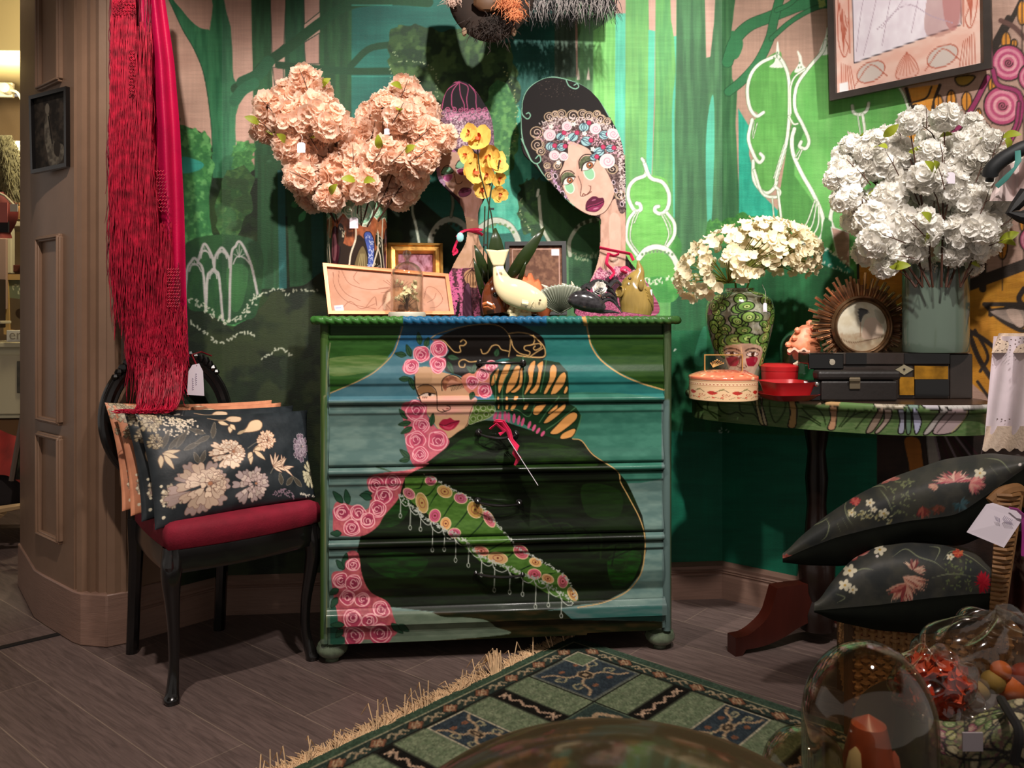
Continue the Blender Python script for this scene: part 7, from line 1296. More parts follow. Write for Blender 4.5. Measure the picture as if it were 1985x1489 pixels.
rx_ = onT(1402, 757, 2.36); t = thing('round_box', rx_, 'round lidded box with red and cream floral painting on the table', 'box'); rr_ = .096
lathevase('box_body', [(rr_, z) for z in np.linspace(rx_.z+.0635, rx_.z, 40)]+[(0, rx_.z)], (rx_.x, rx_.y), 400, M_ceram, t, rb_, 400, 100); ld = rcan(220, 220, 'cc6c50', 1.5)
for k in range(120): a, r = q.uniform(0, 6.28), q.uniform(8, 105); ld.leaf(110+r*math.cos(a), 110+r*math.sin(a), 12, 6, q.uniform(0, 360), q.choice(('e8c8a0', 'a83020', 'd89070')))
P = []; U_ = []; V_ = []
for r, z in [(rr_+.001, .058), (rr_+.001, .064), (rr_*.97, .067), (rr_*.8, .0735), (rr_*.6, .078), (rr_*.3, .081), (.001, .082)]:
    P.append([(rx_.x+r*math.cos(a), rx_.y+r*math.sin(a), rx_.z+z) for a in np.linspace(0, 2*PI, 90)]); U_.append([110+r/rr_*105*math.cos(a) for a in np.linspace(0, 2*PI, 90)]); V_.append([110+r/rr_*105*math.sin(a) for a in np.linspace(0, 2*PI, 90)])
for k in range(3): P = [list(r) for r in P]
PP = smooth_pts(np.array(P).reshape(7, -1), False, 8).reshape(-1, 90, 3); UU = smooth_pts(np.array(U_), False, 8); VV = smooth_pts(np.array(V_), False, 8); grid('lid', PP, M_ceram, t, cv=ld, key=(UU, VV))
MR = mat('red_glaze', (158, 26, 30), .35, coat=.25)
b1 = onT(1511, 715, 2.46); t = thing('lidded_pot', b1, 'round red lidded pot behind the red bowl on the table', 'pot'); MB().lathe([(0, 0), (.048, 0), (.053, .06), (.053, .075)], b1, 36).build('pot_body', MR, t); MB().lathe([(.054, .073), (.055, .086), (.045, .093), (.036, .091), (.03, .094), (0, .094)], b1, 36).build('lid', MR, t)
b2 = onT(1525, 762, 2.33); t = thing('bowl', b2, 'square red bowl standing on its own saucer in front of the lidded pot', 'bowl'); Rz = Matrix.Rotation(.1, 3, 'Z')
def sq(prof, c, n=40, p=5):
    m = MB(); rows = [[c+Rz @ Vector((r*math.copysign(abs(math.cos(a))**(2/p), math.cos(a)), r*math.copysign(abs(math.sin(a))**(2/p), math.sin(a)), z)) for a in np.linspace(0, 2*PI, n, endpoint=False)] for r, z in prof]; m.grid(rows, False, True); m.add(rows[0], [tuple(range(n))]); m.add(rows[-1], [tuple(range(n))]); return m
sq([(.05, 0), (.060, .006), (.074, .018), (.071, .018), (.055, .008), (.01, .008)], b2).build('saucer', MR, t); sq([(.046, .009), (.052, .012), (.060, .040), (.066, .052), (.062, .052), (.054, .038), (.044, .016), (.01, .016)], b2).build('bowl_body', MR, t)
# dome with a shell, black jewel boxes, leather case, lacquer box
gc = onT(1556, 712, 2.50); t = cloche('glass_dome', gc, .068, .200, 'knobless glass dome over a large pink shell on the table', None, False)
t2 = thing('murex_shell', gc+Vector((0, 0, .002)), 'large pink and apricot shell standing inside the glass dome', 'shell'); msh = mat('apricot_shell', (226, 140, 104), .5, var=.35, scale=34)
body('shell_body', [(1548, 700, 2.47, 10), (1556, 680, 2.47, 30), (1560, 665, 2.47, 30), (1566, 645, 2.47, 22), (1570, 630, 2.47, 12), (1566, 622, 2.47, 4)], msh, t2, 14, .7); m = MB()
for px, py in ((1528, 668), (1532, 680), (1546, 640), (1540, 655), (1586, 676), (1584, 655), (1576, 636)): m.ball(Q(px, py, 2.45), (.010, .008, .009), 8)
m.build('knobs', msh, t2); m = MB(); rows = [[Q(1526+44*u, 676+10*v+3*math.sin(u*15), 2.44-.015*math.sin(PI*v)) for v in np.linspace(0, 1, 5)] for u in np.linspace(0, 1, 16)]; m.grid(rows); m.build('pale_lip', mat('pale_pink_lip', (216, 170, 150), .5), t2); MB().tube([Q(1540, 708, 2.45), Q(1552, 700, 2.44), Q(1566, 692, 2.45)], [.007, .006, .004], 6).build('foot_spine', mat('bone_white', (206, 196, 170), .5), t2)
MLQ = mat('brown_black_lacquer', (46, 38, 34), .25, coat=.6, var=.2, scale=8); MBK2 = mat('glossy_black', (10, 10, 11), .12, coat=.7)
def tbox(name, x0, x1, yt, yb, yc, dep, mt, parent, rz=-TH, zb=.7575, bev=.003):
    a, b = Q(x0, yb, yc), Q(x1, yt, yc); zt = b.z; c0 = (a+b)/2; f = W(0, 1, 0); return MB().box(Vector((c0.x, c0.y, (zb+zt)/2))+f*dep/2, (abs((Q(x1, yt, yc)-Q(x0, yt, yc)).length), dep, zt-zb), rz).build(name, mt, parent, smooth=False, bevel=bev)
lb = thing('lacquer_box', onT(1760, 770, 2.38), 'long dark lacquer box inlaid with gold panels and a diamond keyhole', 'box')
tbox('case', 1598, 1841, 707, 772, 2.345, .085, MLQ, lb); z7 = Q(1700, 707, 2.345).z; tbox('lid', 1568, 1842, 684, 706, 2.34, .09, MLQ, lb, zb=z7)
MGI = mat('gold_leaf', (170, 120, 34), .4, metal=.5, var=.45, scale=30)
def inlay(n, pts, mt, yc=2.3385): m = MB(); L = [Q(x, y, yc) for x, y in pts]; bk_ = [p+W(0, .003, 0) for p in L]; k = len(L); m.add(L+bk_, [tuple(range(k))]+[(i, (i+1) % k, k+(i+1) % k, k+i) for i in range(k)]); return m.build(n, mt, lb, smooth=False)
inlay('gold_panel', [(1773, 709), (1838, 710), (1838, 735), (1773, 735)], MGI); inlay('gold_panel', [(1744, 731), (1772, 731), (1772, 766), (1744, 766)], MGI); inlay('black_panel', [(1753, 685), (1841, 686), (1841, 705), (1753, 705)], MBK2, 2.3375); inlay('black_panel', [(1774, 736), (1840, 736), (1840, 768), (1774, 768)], MBK2); inlay('black_panel', [(1640, 684), (1680, 684), (1680, 706), (1640, 706)], MBK2, 2.3375)
inlay('keyhole_plate', [(1736, 717), (1753, 707), (1771, 716), (1753, 727)], mat('silver_plate', (190, 180, 150), .3, metal=.6)); MB().ball(Q(1753, 716, 2.336), .003).build('keyhole', M_matb, lb)
tbox('side_wing', 1842, 1886, 686, 772, 2.348, .045, MLQ, lb)
jb = thing('jewel_box', onT(1590, 716, 2.31), 'small glossy black box with an oval silver keyhole, in front of the shell dome', 'box'); tbox('case', 1568, 1636, 685, 716, 2.328, .010, MBK2, jb, zb=Q(1600, 716, 2.328).z); m = MB(); m.lathe([(.0, 0), (.008, 0), (.0085, .0015), (0, .002)], Q(1613, 702, 2.327), 20, Matrix.Rotation(PI/2, 3, 'X')); m.build('keyhole_plate', mat('silver_oval', (200, 190, 170), .3, metal=.6), jb)
lc = thing('leather_case', onT(1660, 775, 2.27), 'black leather case with a worn silver clasp at the front of the table', 'case'); MLE = mat('worn_black_leather', (34, 29, 27), .5, bump=.3, bscale=90, var=.2, scale=10)
tbox('case', 1592, 1741, 738, 776, 2.282, .04, MLE, lc, bev=.006); tbox('lid', 1586, 1748, 719, 737, 2.277, .048, MLE, lc, zb=Q(1600, 737, 2.277).z, bev=.008); m = MB(); m.box(Q(1657, 742, 2.279), (.030, .004, .036), -TH); m.box(Q(1657, 736, 2.273), (.031, .004, .010), -TH); m.build('clasp', mat('worn_silver', (120, 108, 88), .4, metal=.6), lc, bevel=.002, smooth=False)
t = thing('ring_box', onT(1577, 760, 2.29), 'tiny black box with a silver jewel beside the red saucer', 'box'); tbox('case', 1566, 1592, 738, 762, 2.29, .035, MBK2, t); MB().ball(Q(1583, 745, 2.286), .0075).build('jewel', mat('silver_jewel', (200, 196, 190), .15, metal=.9), t)
# sunburst frame
sbc = Q(1670, 633, 2.40); t = thing('sunburst_frame', sbc-Vector((0, 0, .10)), 'round domed picture in a dark gilt sunburst frame standing on the lacquer box', 'picture'); m = MB(); q = random.Random(5)
fwd = W(0, 1, 0)
for k in range(116):
    a = 2*PI*k/116; L = (.118+.034*((k*7) % 5)/4+q.uniform(-.008, .008)); 
    if math.sin(a) < -.3: L *= .85
    if sbc.z+L*math.sin(a) < z7-.0+.03: L = min(L, max(.09, (sbc.z-z7-.034)/max(.05, -math.sin(a))))
    d = W(math.cos(a), 0, 0)+Vector((0, 0, math.sin(a))); e = W(-math.sin(a), 0, 0)+Vector((0, 0, math.cos(a))); wd = .0042; b0 = sbc+fwd*(.012+.004*(k % 3)); m.add([b0+d*.07-e*wd, b0+d*.07+e*wd, b0+d*L+e*wd*1.1, b0+d*L-e*wd*1.1, b0+d*.07-fwd*.009, b0+d*L-fwd*.006], [(0, 4, 5, 3), (4, 1, 2, 5), (3, 5, 2), (0, 3, 2, 1)])
m.build('rays', mat('dark_gilt', (186, 150, 120), .25, metal=.85, var=.5, scale=26), t, smooth=False)
m = MB(); Rr = Matrix.Rotation(PI/2, 3, 'X'); Rr = Matrix.Rotation(-TH, 3, 'Z') @ Rr; m.lathe([(.088, -.002), (.090, .006), (.084, .012), (.080, .008), (.076, .012), (.0715, .006), (.071, .0)], sbc, 64, Rr); m.build('ring', M_brass, t)
pc2 = Canvas(1600, 560, 1740, 700, 'd8ccb4', 1.8); pc2.poly('1605 640 1640 600 1700 585 1735 620 1735 690 1605 690', 'd6caae', col2='e4dcc6', ns=(20, 20)); pc2.poly('1620 650 1650 648 1668 645 1680 655 1725 645 1715 675 1690 690 1640 690', 'b89878', al=.7, col2='c8b494', ns=(8, 8)); pc2.poly('1680 618 1700 618 1712 640 1705 655 1690 658 1672 655 1672 640', 'e4c8b0'); pc2.poly('1665 598 1680 600 1684 606 1674 612 1668 625 1664 612', '2c2824'); pc2.poly('1624 600 1640 590 1634 602', '4c4438', al=.7); pc2.poly('1696 600 1716 610 1712 628 1700 620', 'a09880', al=.6); pc2.line('1625 655 1650 664 1680 660 1715 652', 1.5, '7c6048'); pc2.line('1668 625 1668 655', 1.5, 'a07c60')
P = [[list(sbc+Rr @ Vector((r*math.cos(a), r*math.sin(a), .004+.012*(1-(r/.072)**2)))) for a in np.linspace(0, 2*PI, 64)] for r in np.linspace(0.0005, .072, 40)]; grid('domed_picture', np.array(P), M_ceram, t, cv=pc2); m = MB(); m.box(Q(1668, 579, 2.425), (.014, .002, .006), -TH); m.build('paper_label', M_white, t, smooth=False)
for s in (-1, 1): 
    pass
m = MB(); m.box(Vector((sbc.x, sbc.y, (z7+.034+sbc.z-.08)/2))+fwd*.008, (.05, .008, abs(sbc.z-.08-z7-.034)+.012), -TH); m.build('stand', M_brass, t, smooth=False)
# tall grey cylinder vase with white blossom
gv = Q(1814, 684, 2.362); gz = Q(1814, 684, 2.34).z+.001; gv.z = gz; gt = Q(1814, 511, 2.34).z; vr2 = .0965
t = thing('vase', gv, 'tall plain grey green cylinder vase standing on the lacquer box', 'vase'); MG2 = mat('grey_green_glaze', (86, 100, 88), .10, coat=.8, var=.15, scale=8, aniso=(1, 1, .2)); H = gt-gz
MB().lathe([(0, 0), (vr2-.002, 0), (vr2, .003)]+[(vr2, H*k/8) for k in range(1, 9)]+[(vr2-.003, H+.002), (vr2-.006, H), (vr2-.006, .03), (0, .03)], gv, 64, sy=.6).build('vase_body', MG2, t)
WK = pom_set(M_wpetal); q = random.Random(77)
cl2 = [(1762, 240, 24), (1775, 232, 26), (1832, 228, 28), (1884, 235, 18), (1800, 275, 26), (1725, 265, 24), (1695, 275, 26), (1680, 290, 26), (1650, 280, 22), (1640, 300, 26), (1632, 325, 26), (1650, 345, 30), (1618, 348, 22), (1640, 385, 28), (1660, 395, 28), (1700, 320, 36), (1735, 300, 34), (1745, 345, 38), (1770, 320, 36), (1795, 345, 34), (1800, 300, 30), (1830, 310, 36), (1860, 290, 32), (1890, 265, 28), (1925, 270, 20), (1900, 300, 30), (1870, 330, 36), (1905, 345, 34), (1840, 360, 36), (1780, 385, 36), (1720, 385, 36), (1690, 425, 34), (1660, 430, 30), (1700, 465, 36), (1680, 485, 30), (1725, 500, 30), (1740, 440, 38), (1790, 440, 38), (1770, 480, 32), (1835, 410, 38), (1880, 390, 36), (1920, 385, 32), (1950, 390, 32), (1860, 450, 36), (1900, 440, 36), (1930, 430, 30), (1890, 480, 32), (1845, 490, 28), (1915, 470, 26), (1970, 330, 26), (1978, 360, 28), (1945, 300, 18), (1712, 520, 22), (1795, 515, 20), (1890, 515, 18)]
branches(cl2, (1814, 515), 8, WK, ['low white blossom branch drooping left beside the sunburst frame', 'white blossom branch reaching the leftmost cluster over the green mural', 'white blossom branch with the upper left clusters under the poster', 'tall white blossom branch standing left of centre in the grey vase', 'tallest white blossom branch near the centre of the grey vase', 'white blossom branch rising towards the painted roses', 'white blossom branch reaching out to the right edge of the photo', 'low white blossom branch drooping right over the grey vase rim'], 'white blossom branches in the grey vase', 2.27, .09, 'blossom_branch', 24, ymax=2.2+.35)
cardtag(1843, 345, 2.17, 'pale lilac tag in the middle of the white blossom', .022, .030)
# ------------------------------------------------------------------ big poster high on the right wall
pp_ = Canvas(0, 0, 300, 400, 'e8c4b8', 1.6); c = pp_
c.put(c.mask('0 0 300 0 300 400 0 400', False), 'e6b4a4', 1, 'ecc8ba', (30, 60)); c.poly('36 -5 256 -5 256 326 40 350', 'e6d8e2', False, col2='f2e8f0', ns=(40, 30), edge='3c3440', ew=1.6)
c.poly('38 -5 130 -5 100 60 40 130', 'd88a9c', al=.8, col2='e4a4b0', ns=(10, 20)); c.poly('215 -5 256 -5 256 300 225 310 220 150', 'c87c80', al=.7); c.poly('200 250 255 220 256 322 190 330', 'a8746c', al=.5)
for P in ('120 40 90 150 60 250 45 330', '130 50 110 170 80 280 60 340', '150 60 130 200 100 330', '180 40 170 160 150 250 100 300', '200 60 190 200 160 320', '140 20 170 120 175 180 200 200', '90 300 150 270 200 300 240 320', '60 180 110 120 150 60'): c.line(P, 1.4, 'b8a0b0')
c.poly('150 -5 180 60 176 150 190 180 205 130 200 -5', 'f0dcdc', edge='c8a4ac', ew=1.2); c.ell(205, 90, 26, 40, 'f0e8ec', edge='b8a4b4', ew=1.3)
LR = 'b86450'
for s_, ox in ((1, 4), (-1, 288)):
    for k in range(8): c.line([ox+s_*14, 330-k*3, ox+s_*(4+k*3), 230+k*6], 1.3, LR, False)
    c.line([ox+s_*4, 220, ox+s_*2, 300, ox+s_*14, 335, ox+s_*24, 320, ox+s_*18, 305], 2, LR); c.line([ox+s_*26, 60, ox+s_*27, 330], 2, LR)
    for k in range(6): c.line([ox+s_*(6+k*6), 396, ox+s_*(8+k*4), 345+k*2], 1.5, LR)
for x in (75, 220): c.ell(x, 372, 30, 18, 'd0c0b8', -8, edge=LR, ew=2.2); c.line([x-34, 390, x, 360, x+34, 385], 2, LR)
for k in range(7): c.line([150, 352, 128+k*7, 392-abs(k-3)*2], 2, LR, False)
c.poly('128 392 132 372 150 355 168 372 172 392 150 398', 'e0a898', al=.5, edge=LR, ew=1.6); c.poly('6 382 26 380 26 398 6 400', 'f0ecec', False)
po = Vector((CRX, WY, 0)); 
def onR(px, py, off=.03):
    k = (px-CX)/F; d0 = W(k, 1, 0); A_ = po+nr*off; den = Dr.x*d0.y-Dr.y*d0.x; s_ = (A_.y*d0.x-A_.x*d0.y)/-den if abs(den) > 1e-9 else 0
    s_ = (A_.x*d0.y-A_.y*d0.x)/(-(Dr.x*d0.y-Dr.y*d0.x)); p = A_+Dr*s_; yc = p.x*st+p.y*ct; return Q(px, py, yc)
BLc, BRc = onR(1612, 197, .035), onR(1925, 134, .035); tl, tr_ = BLc.copy(), BRc.copy(); tl.z += .72; tr_.z = tl.z+(BRc.z-BLc.z); 
for p in (tl, tr_): p += nr*.05
BLc -= nr*0; frame('poster', [tl, tr_, BRc, BLc], .020, .020, mat('grey_black_frame', (58, 50, 46), .4, var=.15, scale=20), M_cut, 'large pink and white art poster in a dark frame hung high on the right wall', cv=pp_)
# ------------------------------------------------------------------ hanging white blouse on a black hanger, lace, behind the blossom
hg = thing('coat_hanger', Q(1950, 340, 2.05), 'padded black hanger curving in from the right edge behind the white blossom', 'hanger')
MB().tube([Vector(p) for p in smooth_pts([Q(1918, 352, 2.12), Q(1922, 330, 2.11), Q(1940, 312, 2.10), Q(1962, 298, 2.09), Q(1990, 285, 2.08), Q(2040, 275, 2.07)], False, 6)], [.010]*3+[.019]*28, 12).build('arm', mat('black_velvet', (22, 24, 26), .6), hg); MB().tube([Q(1990, 375, 2.10), Q(1968, 400, 2.10), Q(1955, 412, 2.10), Q(1975, 420, 2.1), Q(2010, 420, 2.1)], [.02, .014, .008, .014, .03], 8).build('lower_arm', M_matb, hg)
MTL = mat('teal_ribbon', (70, 130, 122), .4); MB().tube([Q(1973, 292, 2.06), Q(1974, 312, 2.06), Q(1968, 325, 2.06), Q(1950, 345, 2.08), Q(1932, 362, 2.1)], [.007, .008, .004, .008, .007], 6, sx=.3).build('ribbon', MTL, hg)
t = thing('garment', Q(1950, 360, 2.14), 'white blouse panel with teal ribbon hanging from the black hanger', 'garment'); m = MB(); m.grid([[Q(1918+u*70+(1-v)*16*(1-u), 330+v*60-u*26*(1-v), 2.14-.02*math.sin(u*7)) for v in np.linspace(0, 1, 8)] for u in np.linspace(0, 1, 10)]); m.build('cloth', mat('blush_cotton', (222, 200, 196), .8), t)
# lace topped white nightdress at the right edge
lg = thing('lace_garment', Q(1950, 760, 2.0), 'white lace edged cotton garment hanging at the right edge above the cushions', 'garment'); MLa = mat('ivory_lace', (206, 184, 164), .85, bump=.6, bscale=160); MSh = mat('sheer_grey_cloth', (120, 106, 106), .85, transl=.2)
def drape(y0, y1, x0a, x0b, mt, nm, yc=1.98, fr=0, R=.16):
    rows = []
    for y in np.linspace(y0, y1, 24):
        u = (y-y0)/(y1-y0); x0 = x0a+(x0b-x0a)*u; row = []
        for k in range(44): s_ = k/43; a = -PI*.5+s_*PI*.9-.35; row.append(Q(x0+(1-math.cos(s_*PI*.6))*0+s_*150, y+(fr*4*math.sin(s_*40) if u > .97 else 0), yc+.10*math.cos(s_*PI)+.007*math.sin(s_*22+u*2)))
        rows.append(row)
    m = MB(); m.grid(rows); o = m.build(nm, mt, lg); return o
drape(652, 852, 1926, 1908, mat('white_cotton', (222, 206, 212), .85, var=.06, scale=10, bump=.3, bscale=40), 'cotton_panel'); drape(826, 872, 1912, 1904, MLa, 'lace_hem', 1.972, 1); drape(646, 684, 1936, 1922, MLa, 'lace_yoke', 1.975); drape(862, 910, 1904, 1896, MSh, 'underskirt', 1.99)
m = MB(); q = random.Random(2)
for row, (y, n) in enumerate(((662, 9), (670, 9), (678, 7), (838, 9), (846, 9), (815, 8))):
    for k in range(n): x = 1932+k*9+q.uniform(-3, 3); yj = q.uniform(-3, 3); m.add([Q(x+1.8*math.cos(a), y+yj+1.3*math.sin(a)-k*.8, 1.966+.10*math.cos((x-1920)/150*PI)) for a in np.linspace(0, 2*PI, 7)[:-1]], [tuple(range(6))])
m.build('eyelets', mat('eyelet_shadow', (84, 64, 56), .9), lg, smooth=False)['kind'] = 'stuff'
# ------------------------------------------------------------------ wicker chair with two floral cushions
MWK = mat('wicker', (150, 108, 66), .6, var=.25, scale=30); wk = thing('wicker_chair', W(.95, 1.95, 0), 'low woven wicker chair carrying two dark floral cushions, lower right', 'chair')
def weave(P0, du, dv, nu, nv, r, mt, nm, parent):   # basket weave: staggered over-under strands round upright stakes
    m = MB(); nrm = du.cross(dv).normalized()
    for j in range(nv): m.tube([P0+du*(i/nu)+dv*((j+.5)/nv)+nrm*(r*1.2*(1 if (i+j) % 2 else -1)) for i in range(nu+1)], r, 5, False)
    for i in range(nu+1): m.tube([P0+du*(i/nu), P0+du*(i/nu)+dv], r*1.1, 5, False)
    return m.build(nm, mt, parent)
a, b = W(.80, 1.95, .06), W(1.14, 1.86, .06); weave(a, b-a, Vector((0, 0, .21)), 22, 16, .0058, MWK, 'front_panel', wk); 
a2, b2_ = W(.80, 1.95, .06), W(.88, 2.2, .06); weave(a2, b2_-a2, Vector((0, 0, .21)), 16, 16, .0055, MWK, 'side_panel', wk)
for p in (W(.80, 1.955, 0), W(1.14, 1.865, 0), W(.88, 2.2, 0), W(1.2, 2.1, 0)): MB().tube([up(p, 0), up(p, .27)], .014, 8).build('leg', mat('dark_cane', (84, 56, 34), .5), wk)
m = MB(); m.prism([(p.x, p.y) for p in (W(.79, 1.95, 0), W(1.15, 1.86, 0), W(1.21, 2.1, 0), W(.87, 2.21, 0))], .265, .285); m.build('seat', MWK, wk, smooth=False)
a3 = Q(1914, 1225, 1.80); m0 = Q(1962, 960, 1.80)
m = MB()
for k in range(34):
    u = k/33; L, R_ = Q(1914+u*18+0, 1245-u*285, 1.79), Q(1936+u*40, 1248-u*290, 1.79); m.tube([L, (L+R_)/2-W(0, .012*(1 if k % 2 else .4), 0), R_, R_+W(.01, .05, 0)], .0048, 5)
m.build('arm_panel', MWK, wk); MB().tube([Vector(p) for p in smooth_pts([Q(1922, 975, 1.80), Q(1945, 955, 1.80), Q(1975, 950, 1.81), Q(1990, 975, 1.83)], False, 5)], .014, 8).build('arm_roll', MWK, wk)
MB().tube([Q(1936, 1250, 1.8), Q(1955, 1110, 1.8), Q(1978, 960, 1.8)], .007, 6).build('arm_edge', MWK, wk)
fc = Canvas(1500, 850, 2000, 1250, '3c3e3c', 1.5); c = fc; c.put(c.mask('1500 850 2000 850 2000 1250 1500 1250', False), '3e403e', 1, '4c4c46', (30, 30)); c.xf(1500, 860, .2553); q = random.Random(9); c.mottle(c.mask('0 0 1900 0 1900 1480 0 1480', False), ('4c4c42', '343839'), 40, 3, .6)
for P in ('390 560 420 620 400 700 360 740', '480 600 510 680', '520 560 560 640', '800 340 860 420 900 520', '560 420 540 480 560 560 600 620', '1600 110 1720 130 1800 220', '1640 170 1700 240', '700 340 820 320 860 360', '900 860 1000 800 1100 860 1220 900 1300 960', '1180 780 1260 800 1220 900', '1200 1020 1340 990 1540 1010', '1290 880 1340 820 1420 830 1520 880 1640 980', '470 1140 540 1170 480 1210', '760 960 680 950 600 980', '1500 720 1620 860 1700 960', '250 640 350 600 420 560'): c.line(P, 9, '8c9474', al=.9, taper=-1)
for k in range(60): x, y = q.uniform(880, 1060), q.uniform(280, 540); c.leaf(x, y, 26, 10, q.uniform(0, 360), '7c8460')
for k in range(50): x, y = q.uniform(1300, 1500), q.uniform(880, 1120); c.leaf(x, y, 26, 10, q.uniform(0, 360), '6c7850')
def mum(x, y, r, sy, a0, a1, cols, n=60, up_=0):
    for k in range(n):
        a = math.radians(q.uniform(a0, a1)); L = r*q.uniform(.5, 1); cu = q.uniform(-.5, .5); c.line([x, y, x+L*.5*math.cos(a+cu*.4), y+L*.5*math.sin(a+cu*.4)*sy, x+L*math.cos(a), y+L*math.sin(a)*sy], q.uniform(10, 18), cols[int(q.random()*len(cols))], taper=-1)
mum(1370, 290, 170, .55, -190, 0, ('e8b4a0', 'd88c84', 'b85060', 'f0c8b4')); mum(1490, 300, 140, .7, -60, 90, ('e88c88', 'd06874', 'f0b0a0')); mum(1240, 320, 70, .6, 100, 200, ('d8a890', 'c88878')); mum(880, 280, 100, .4, 120, 350, ('b86c64', 'd8988c'), 40)
mum(1130, 480, 90, 1, 30, 150, ('8c3038', '7c4038', 'b06050'), 30); mum(1250, 470, 80, 1, 20, 160, ('7c4c3c', '5c3c30', '944c40'), 30); mum(620, 440, 46, .8, 0, 360, ('b83c44', 'd86c64'), 40); mum(640, 850, 110, .6, 120, 340, ('b0504c', 'd08078', 'e0a090'), 50)
mum(1010, 1060, 190, .9, 70, 160, ('c87868', 'e0a890', '9c4444', 'e8bca4')); mum(980, 1010, 210, .8, 10, 60, ('d89880', '8c3c3c', 'e8b8a0')); mum(1060, 960, 100, .9, -140, 40, ('e8c4a8', 'c89c88', '803838'), 50); mum(1400, 830, 50, .8, 0, 360, ('c04438', 'e07850'), 40); mum(1590, 1060, 70, 1.4, 0, 360, ('b81c30', 'c82838'), 50); mum(90, 860, 60, .5, 0, 360, ('a85048', 'c87868'), 20); mum(1420, 460, 80, .8, -90, 200, ('3c5c64', '54747c'), 30)
def daisy(x, y, r, n=5, col='e8e0c4', ce='c8a040'): 
    for k in range(n): a = 2*PI*k/n; c.ell(x+r*.6*math.cos(a), y+r*.5*math.sin(a), r*.45, r*.32, col, math.degrees(a))
    c.ell(x, y, r*.2, r*.17, ce)
for x, y, r in ((575, 965, 56), (805, 805, 50), (540, 1075, 50), (600, 1110, 36), (1565, 225, 46), (730, 450, 36), (835, 530, 42), (590, 525, 34), (760, 500, 26), (320, 520, 22), (380, 500, 26), (1340, 860, 30)): daisy(x, y, r)
for k in range(50): x = q.uniform(560, 900); c.leaf(x, 520+(x-560)*.15+q.uniform(-30, 30), 26, 11, q.uniform(0, 360), q.choice(('a8a070', 'c8c8a0')))
c.ell(1870, 160, 12, 12, 'f0e8e0'); c.ell(785, 855, 12, 10, 'f0e8e0'); c.xf()
M_fcu = mat('floral_velvet', (0, 0, 0), .55, attr=True, bump=.35, bscale=60, spec=.4)
def fcushion(top, seam, ub, label, ycl, ycr, tdep, group):
    # silhouette curves in the photo define the cushion: crown line, front seam, underside
    n = 300; xs = np.linspace(seam[0][0], seam[-1][0], n); tz = np.interp(xs, [p[0] for p in top], [p[1] for p in top]); sz = np.interp(xs, [p[0] for p in seam], [p[1] for p in seam]); bz = np.interp(xs, [p[0] for p in ub], [p[1] for p in ub])
    K = np.ones(21)/21; tz, bz, sz = [np.convolve(np.pad(v_, 10, 'edge'), K, 'valid') for v_ in (tz, bz, sz)]
    P = []; w_ = []
    for i, x in enumerate(xs):
        u = i/(n-1); yc = ycl+(ycr-ycl)*u; env = math.sin(PI*min(max(u, .0), 1))**.6; row = []
        for k in range(150):
            a = k/149
            if a <= .5: s_ = a*2; py = sz[i]+(tz[i]-sz[i])*math.sin(s_*PI/2)**.85; d = yc-.03*env*math.sin(s_*PI)+tdep*env*(1-math.cos(s_*PI/2))
            elif a <= .75: s_ = (a-.5)*4; py = tz[i]+(sz[i]-tz[i])*.35*s_; d = yc+tdep*env*(1+.3*s_)
            else: s_ = (a-.75)*4; py = (tz[i]+(sz[i]-tz[i])*.35)*(1-s_)+bz[i]*s_; d = yc+tdep*env*(1.3-s_*1.1)
            row.append(list(Q(x, py, d)))
        for k in range(14): s_ = (k+1)/14; row.append(list(Q(x, bz[i]+(sz[i]-bz[i])*s_, yc+tdep*env*.2*(1-s_)**.7-.012*env*math.sin(s_*PI))))
        P.append(row)
    P = np.array(P); t = thing('cushion', P[n//2, 100], label, 'cushion', group); grid('floral_cover', P[:, :76], M_fcu, t, cv=fc); grid('black_underside', P[:, 75:], mat('black_velvet_back', (15, 18, 12), .85, var=.2, scale=30, spec=.2), t); return t
fcushion([(1518, 1078), (1540, 1050), (1600, 1000), (1660, 960), (1730, 925), (1830, 890), (1920, 878), (1990, 886), (2040, 900)], [(1517, 1085), (1560, 1065), (1620, 1042), (1700, 1022), (1760, 1010), (1830, 1002), (1860, 996), (1920, 955), (2040, 870)], [(1517, 1090), (1560, 1096), (1640, 1098), (1700, 1075), (1780, 1050), (1860, 1060), (1930, 1030), (2040, 960)], 'upper dark floral cushion, tilted and reaching the right edge, above a smaller one', 1.99, 1.80, .14, 'dark floral cushions on the wicker chair')
fcushion([(1584, 1170), (1610, 1130), (1650, 1085), (1700, 1055), (1760, 1044), (1830, 1048), (1890, 1070), (1930, 1110), (1952, 1140)], [(1578, 1184), (1620, 1180), (1700, 1173), (1800, 1160), (1880, 1152), (1952, 1148)], [(1578, 1186), (1620, 1205), (1700, 1222), (1800, 1230), (1880, 1215), (1952, 1160)], 'lower dark floral cushion lying flat on the wicker seat', 1.88, 1.84, .13, 'dark floral cushions on the wicker chair')
a = Q(1932, 1018, 1.66); t = thing('price_tag', a, 'big white handwritten tag lying against the wicker arm, lower right', 'price tag'); m = MB(); L = [Q(1874, 1032, 1.67), Q(1912, 978, 1.70), Q(1925, 975, 1.70), Q(1970, 990, 1.68), Q(1984, 1004, 1.67), Q(1946, 1062, 1.65)]; m.add(L+[p+W(0, .001, 0) for p in L], [tuple(range(6)), tuple(range(6, 12))[::-1]]+[(i, (i+1) % 6, 6+(i+1) % 6, 6+i) for i in range(6)]); m.build('card', M_tag, t, smooth=False)
m = MB()
for k in range(6): m.tube([Q(1948+k*3, 1000+k*1.5, 1.665), Q(1944+k*3, 1006+k, 1.665), Q(1949+k*3, 1014+k, 1.66)], .0005, 4)
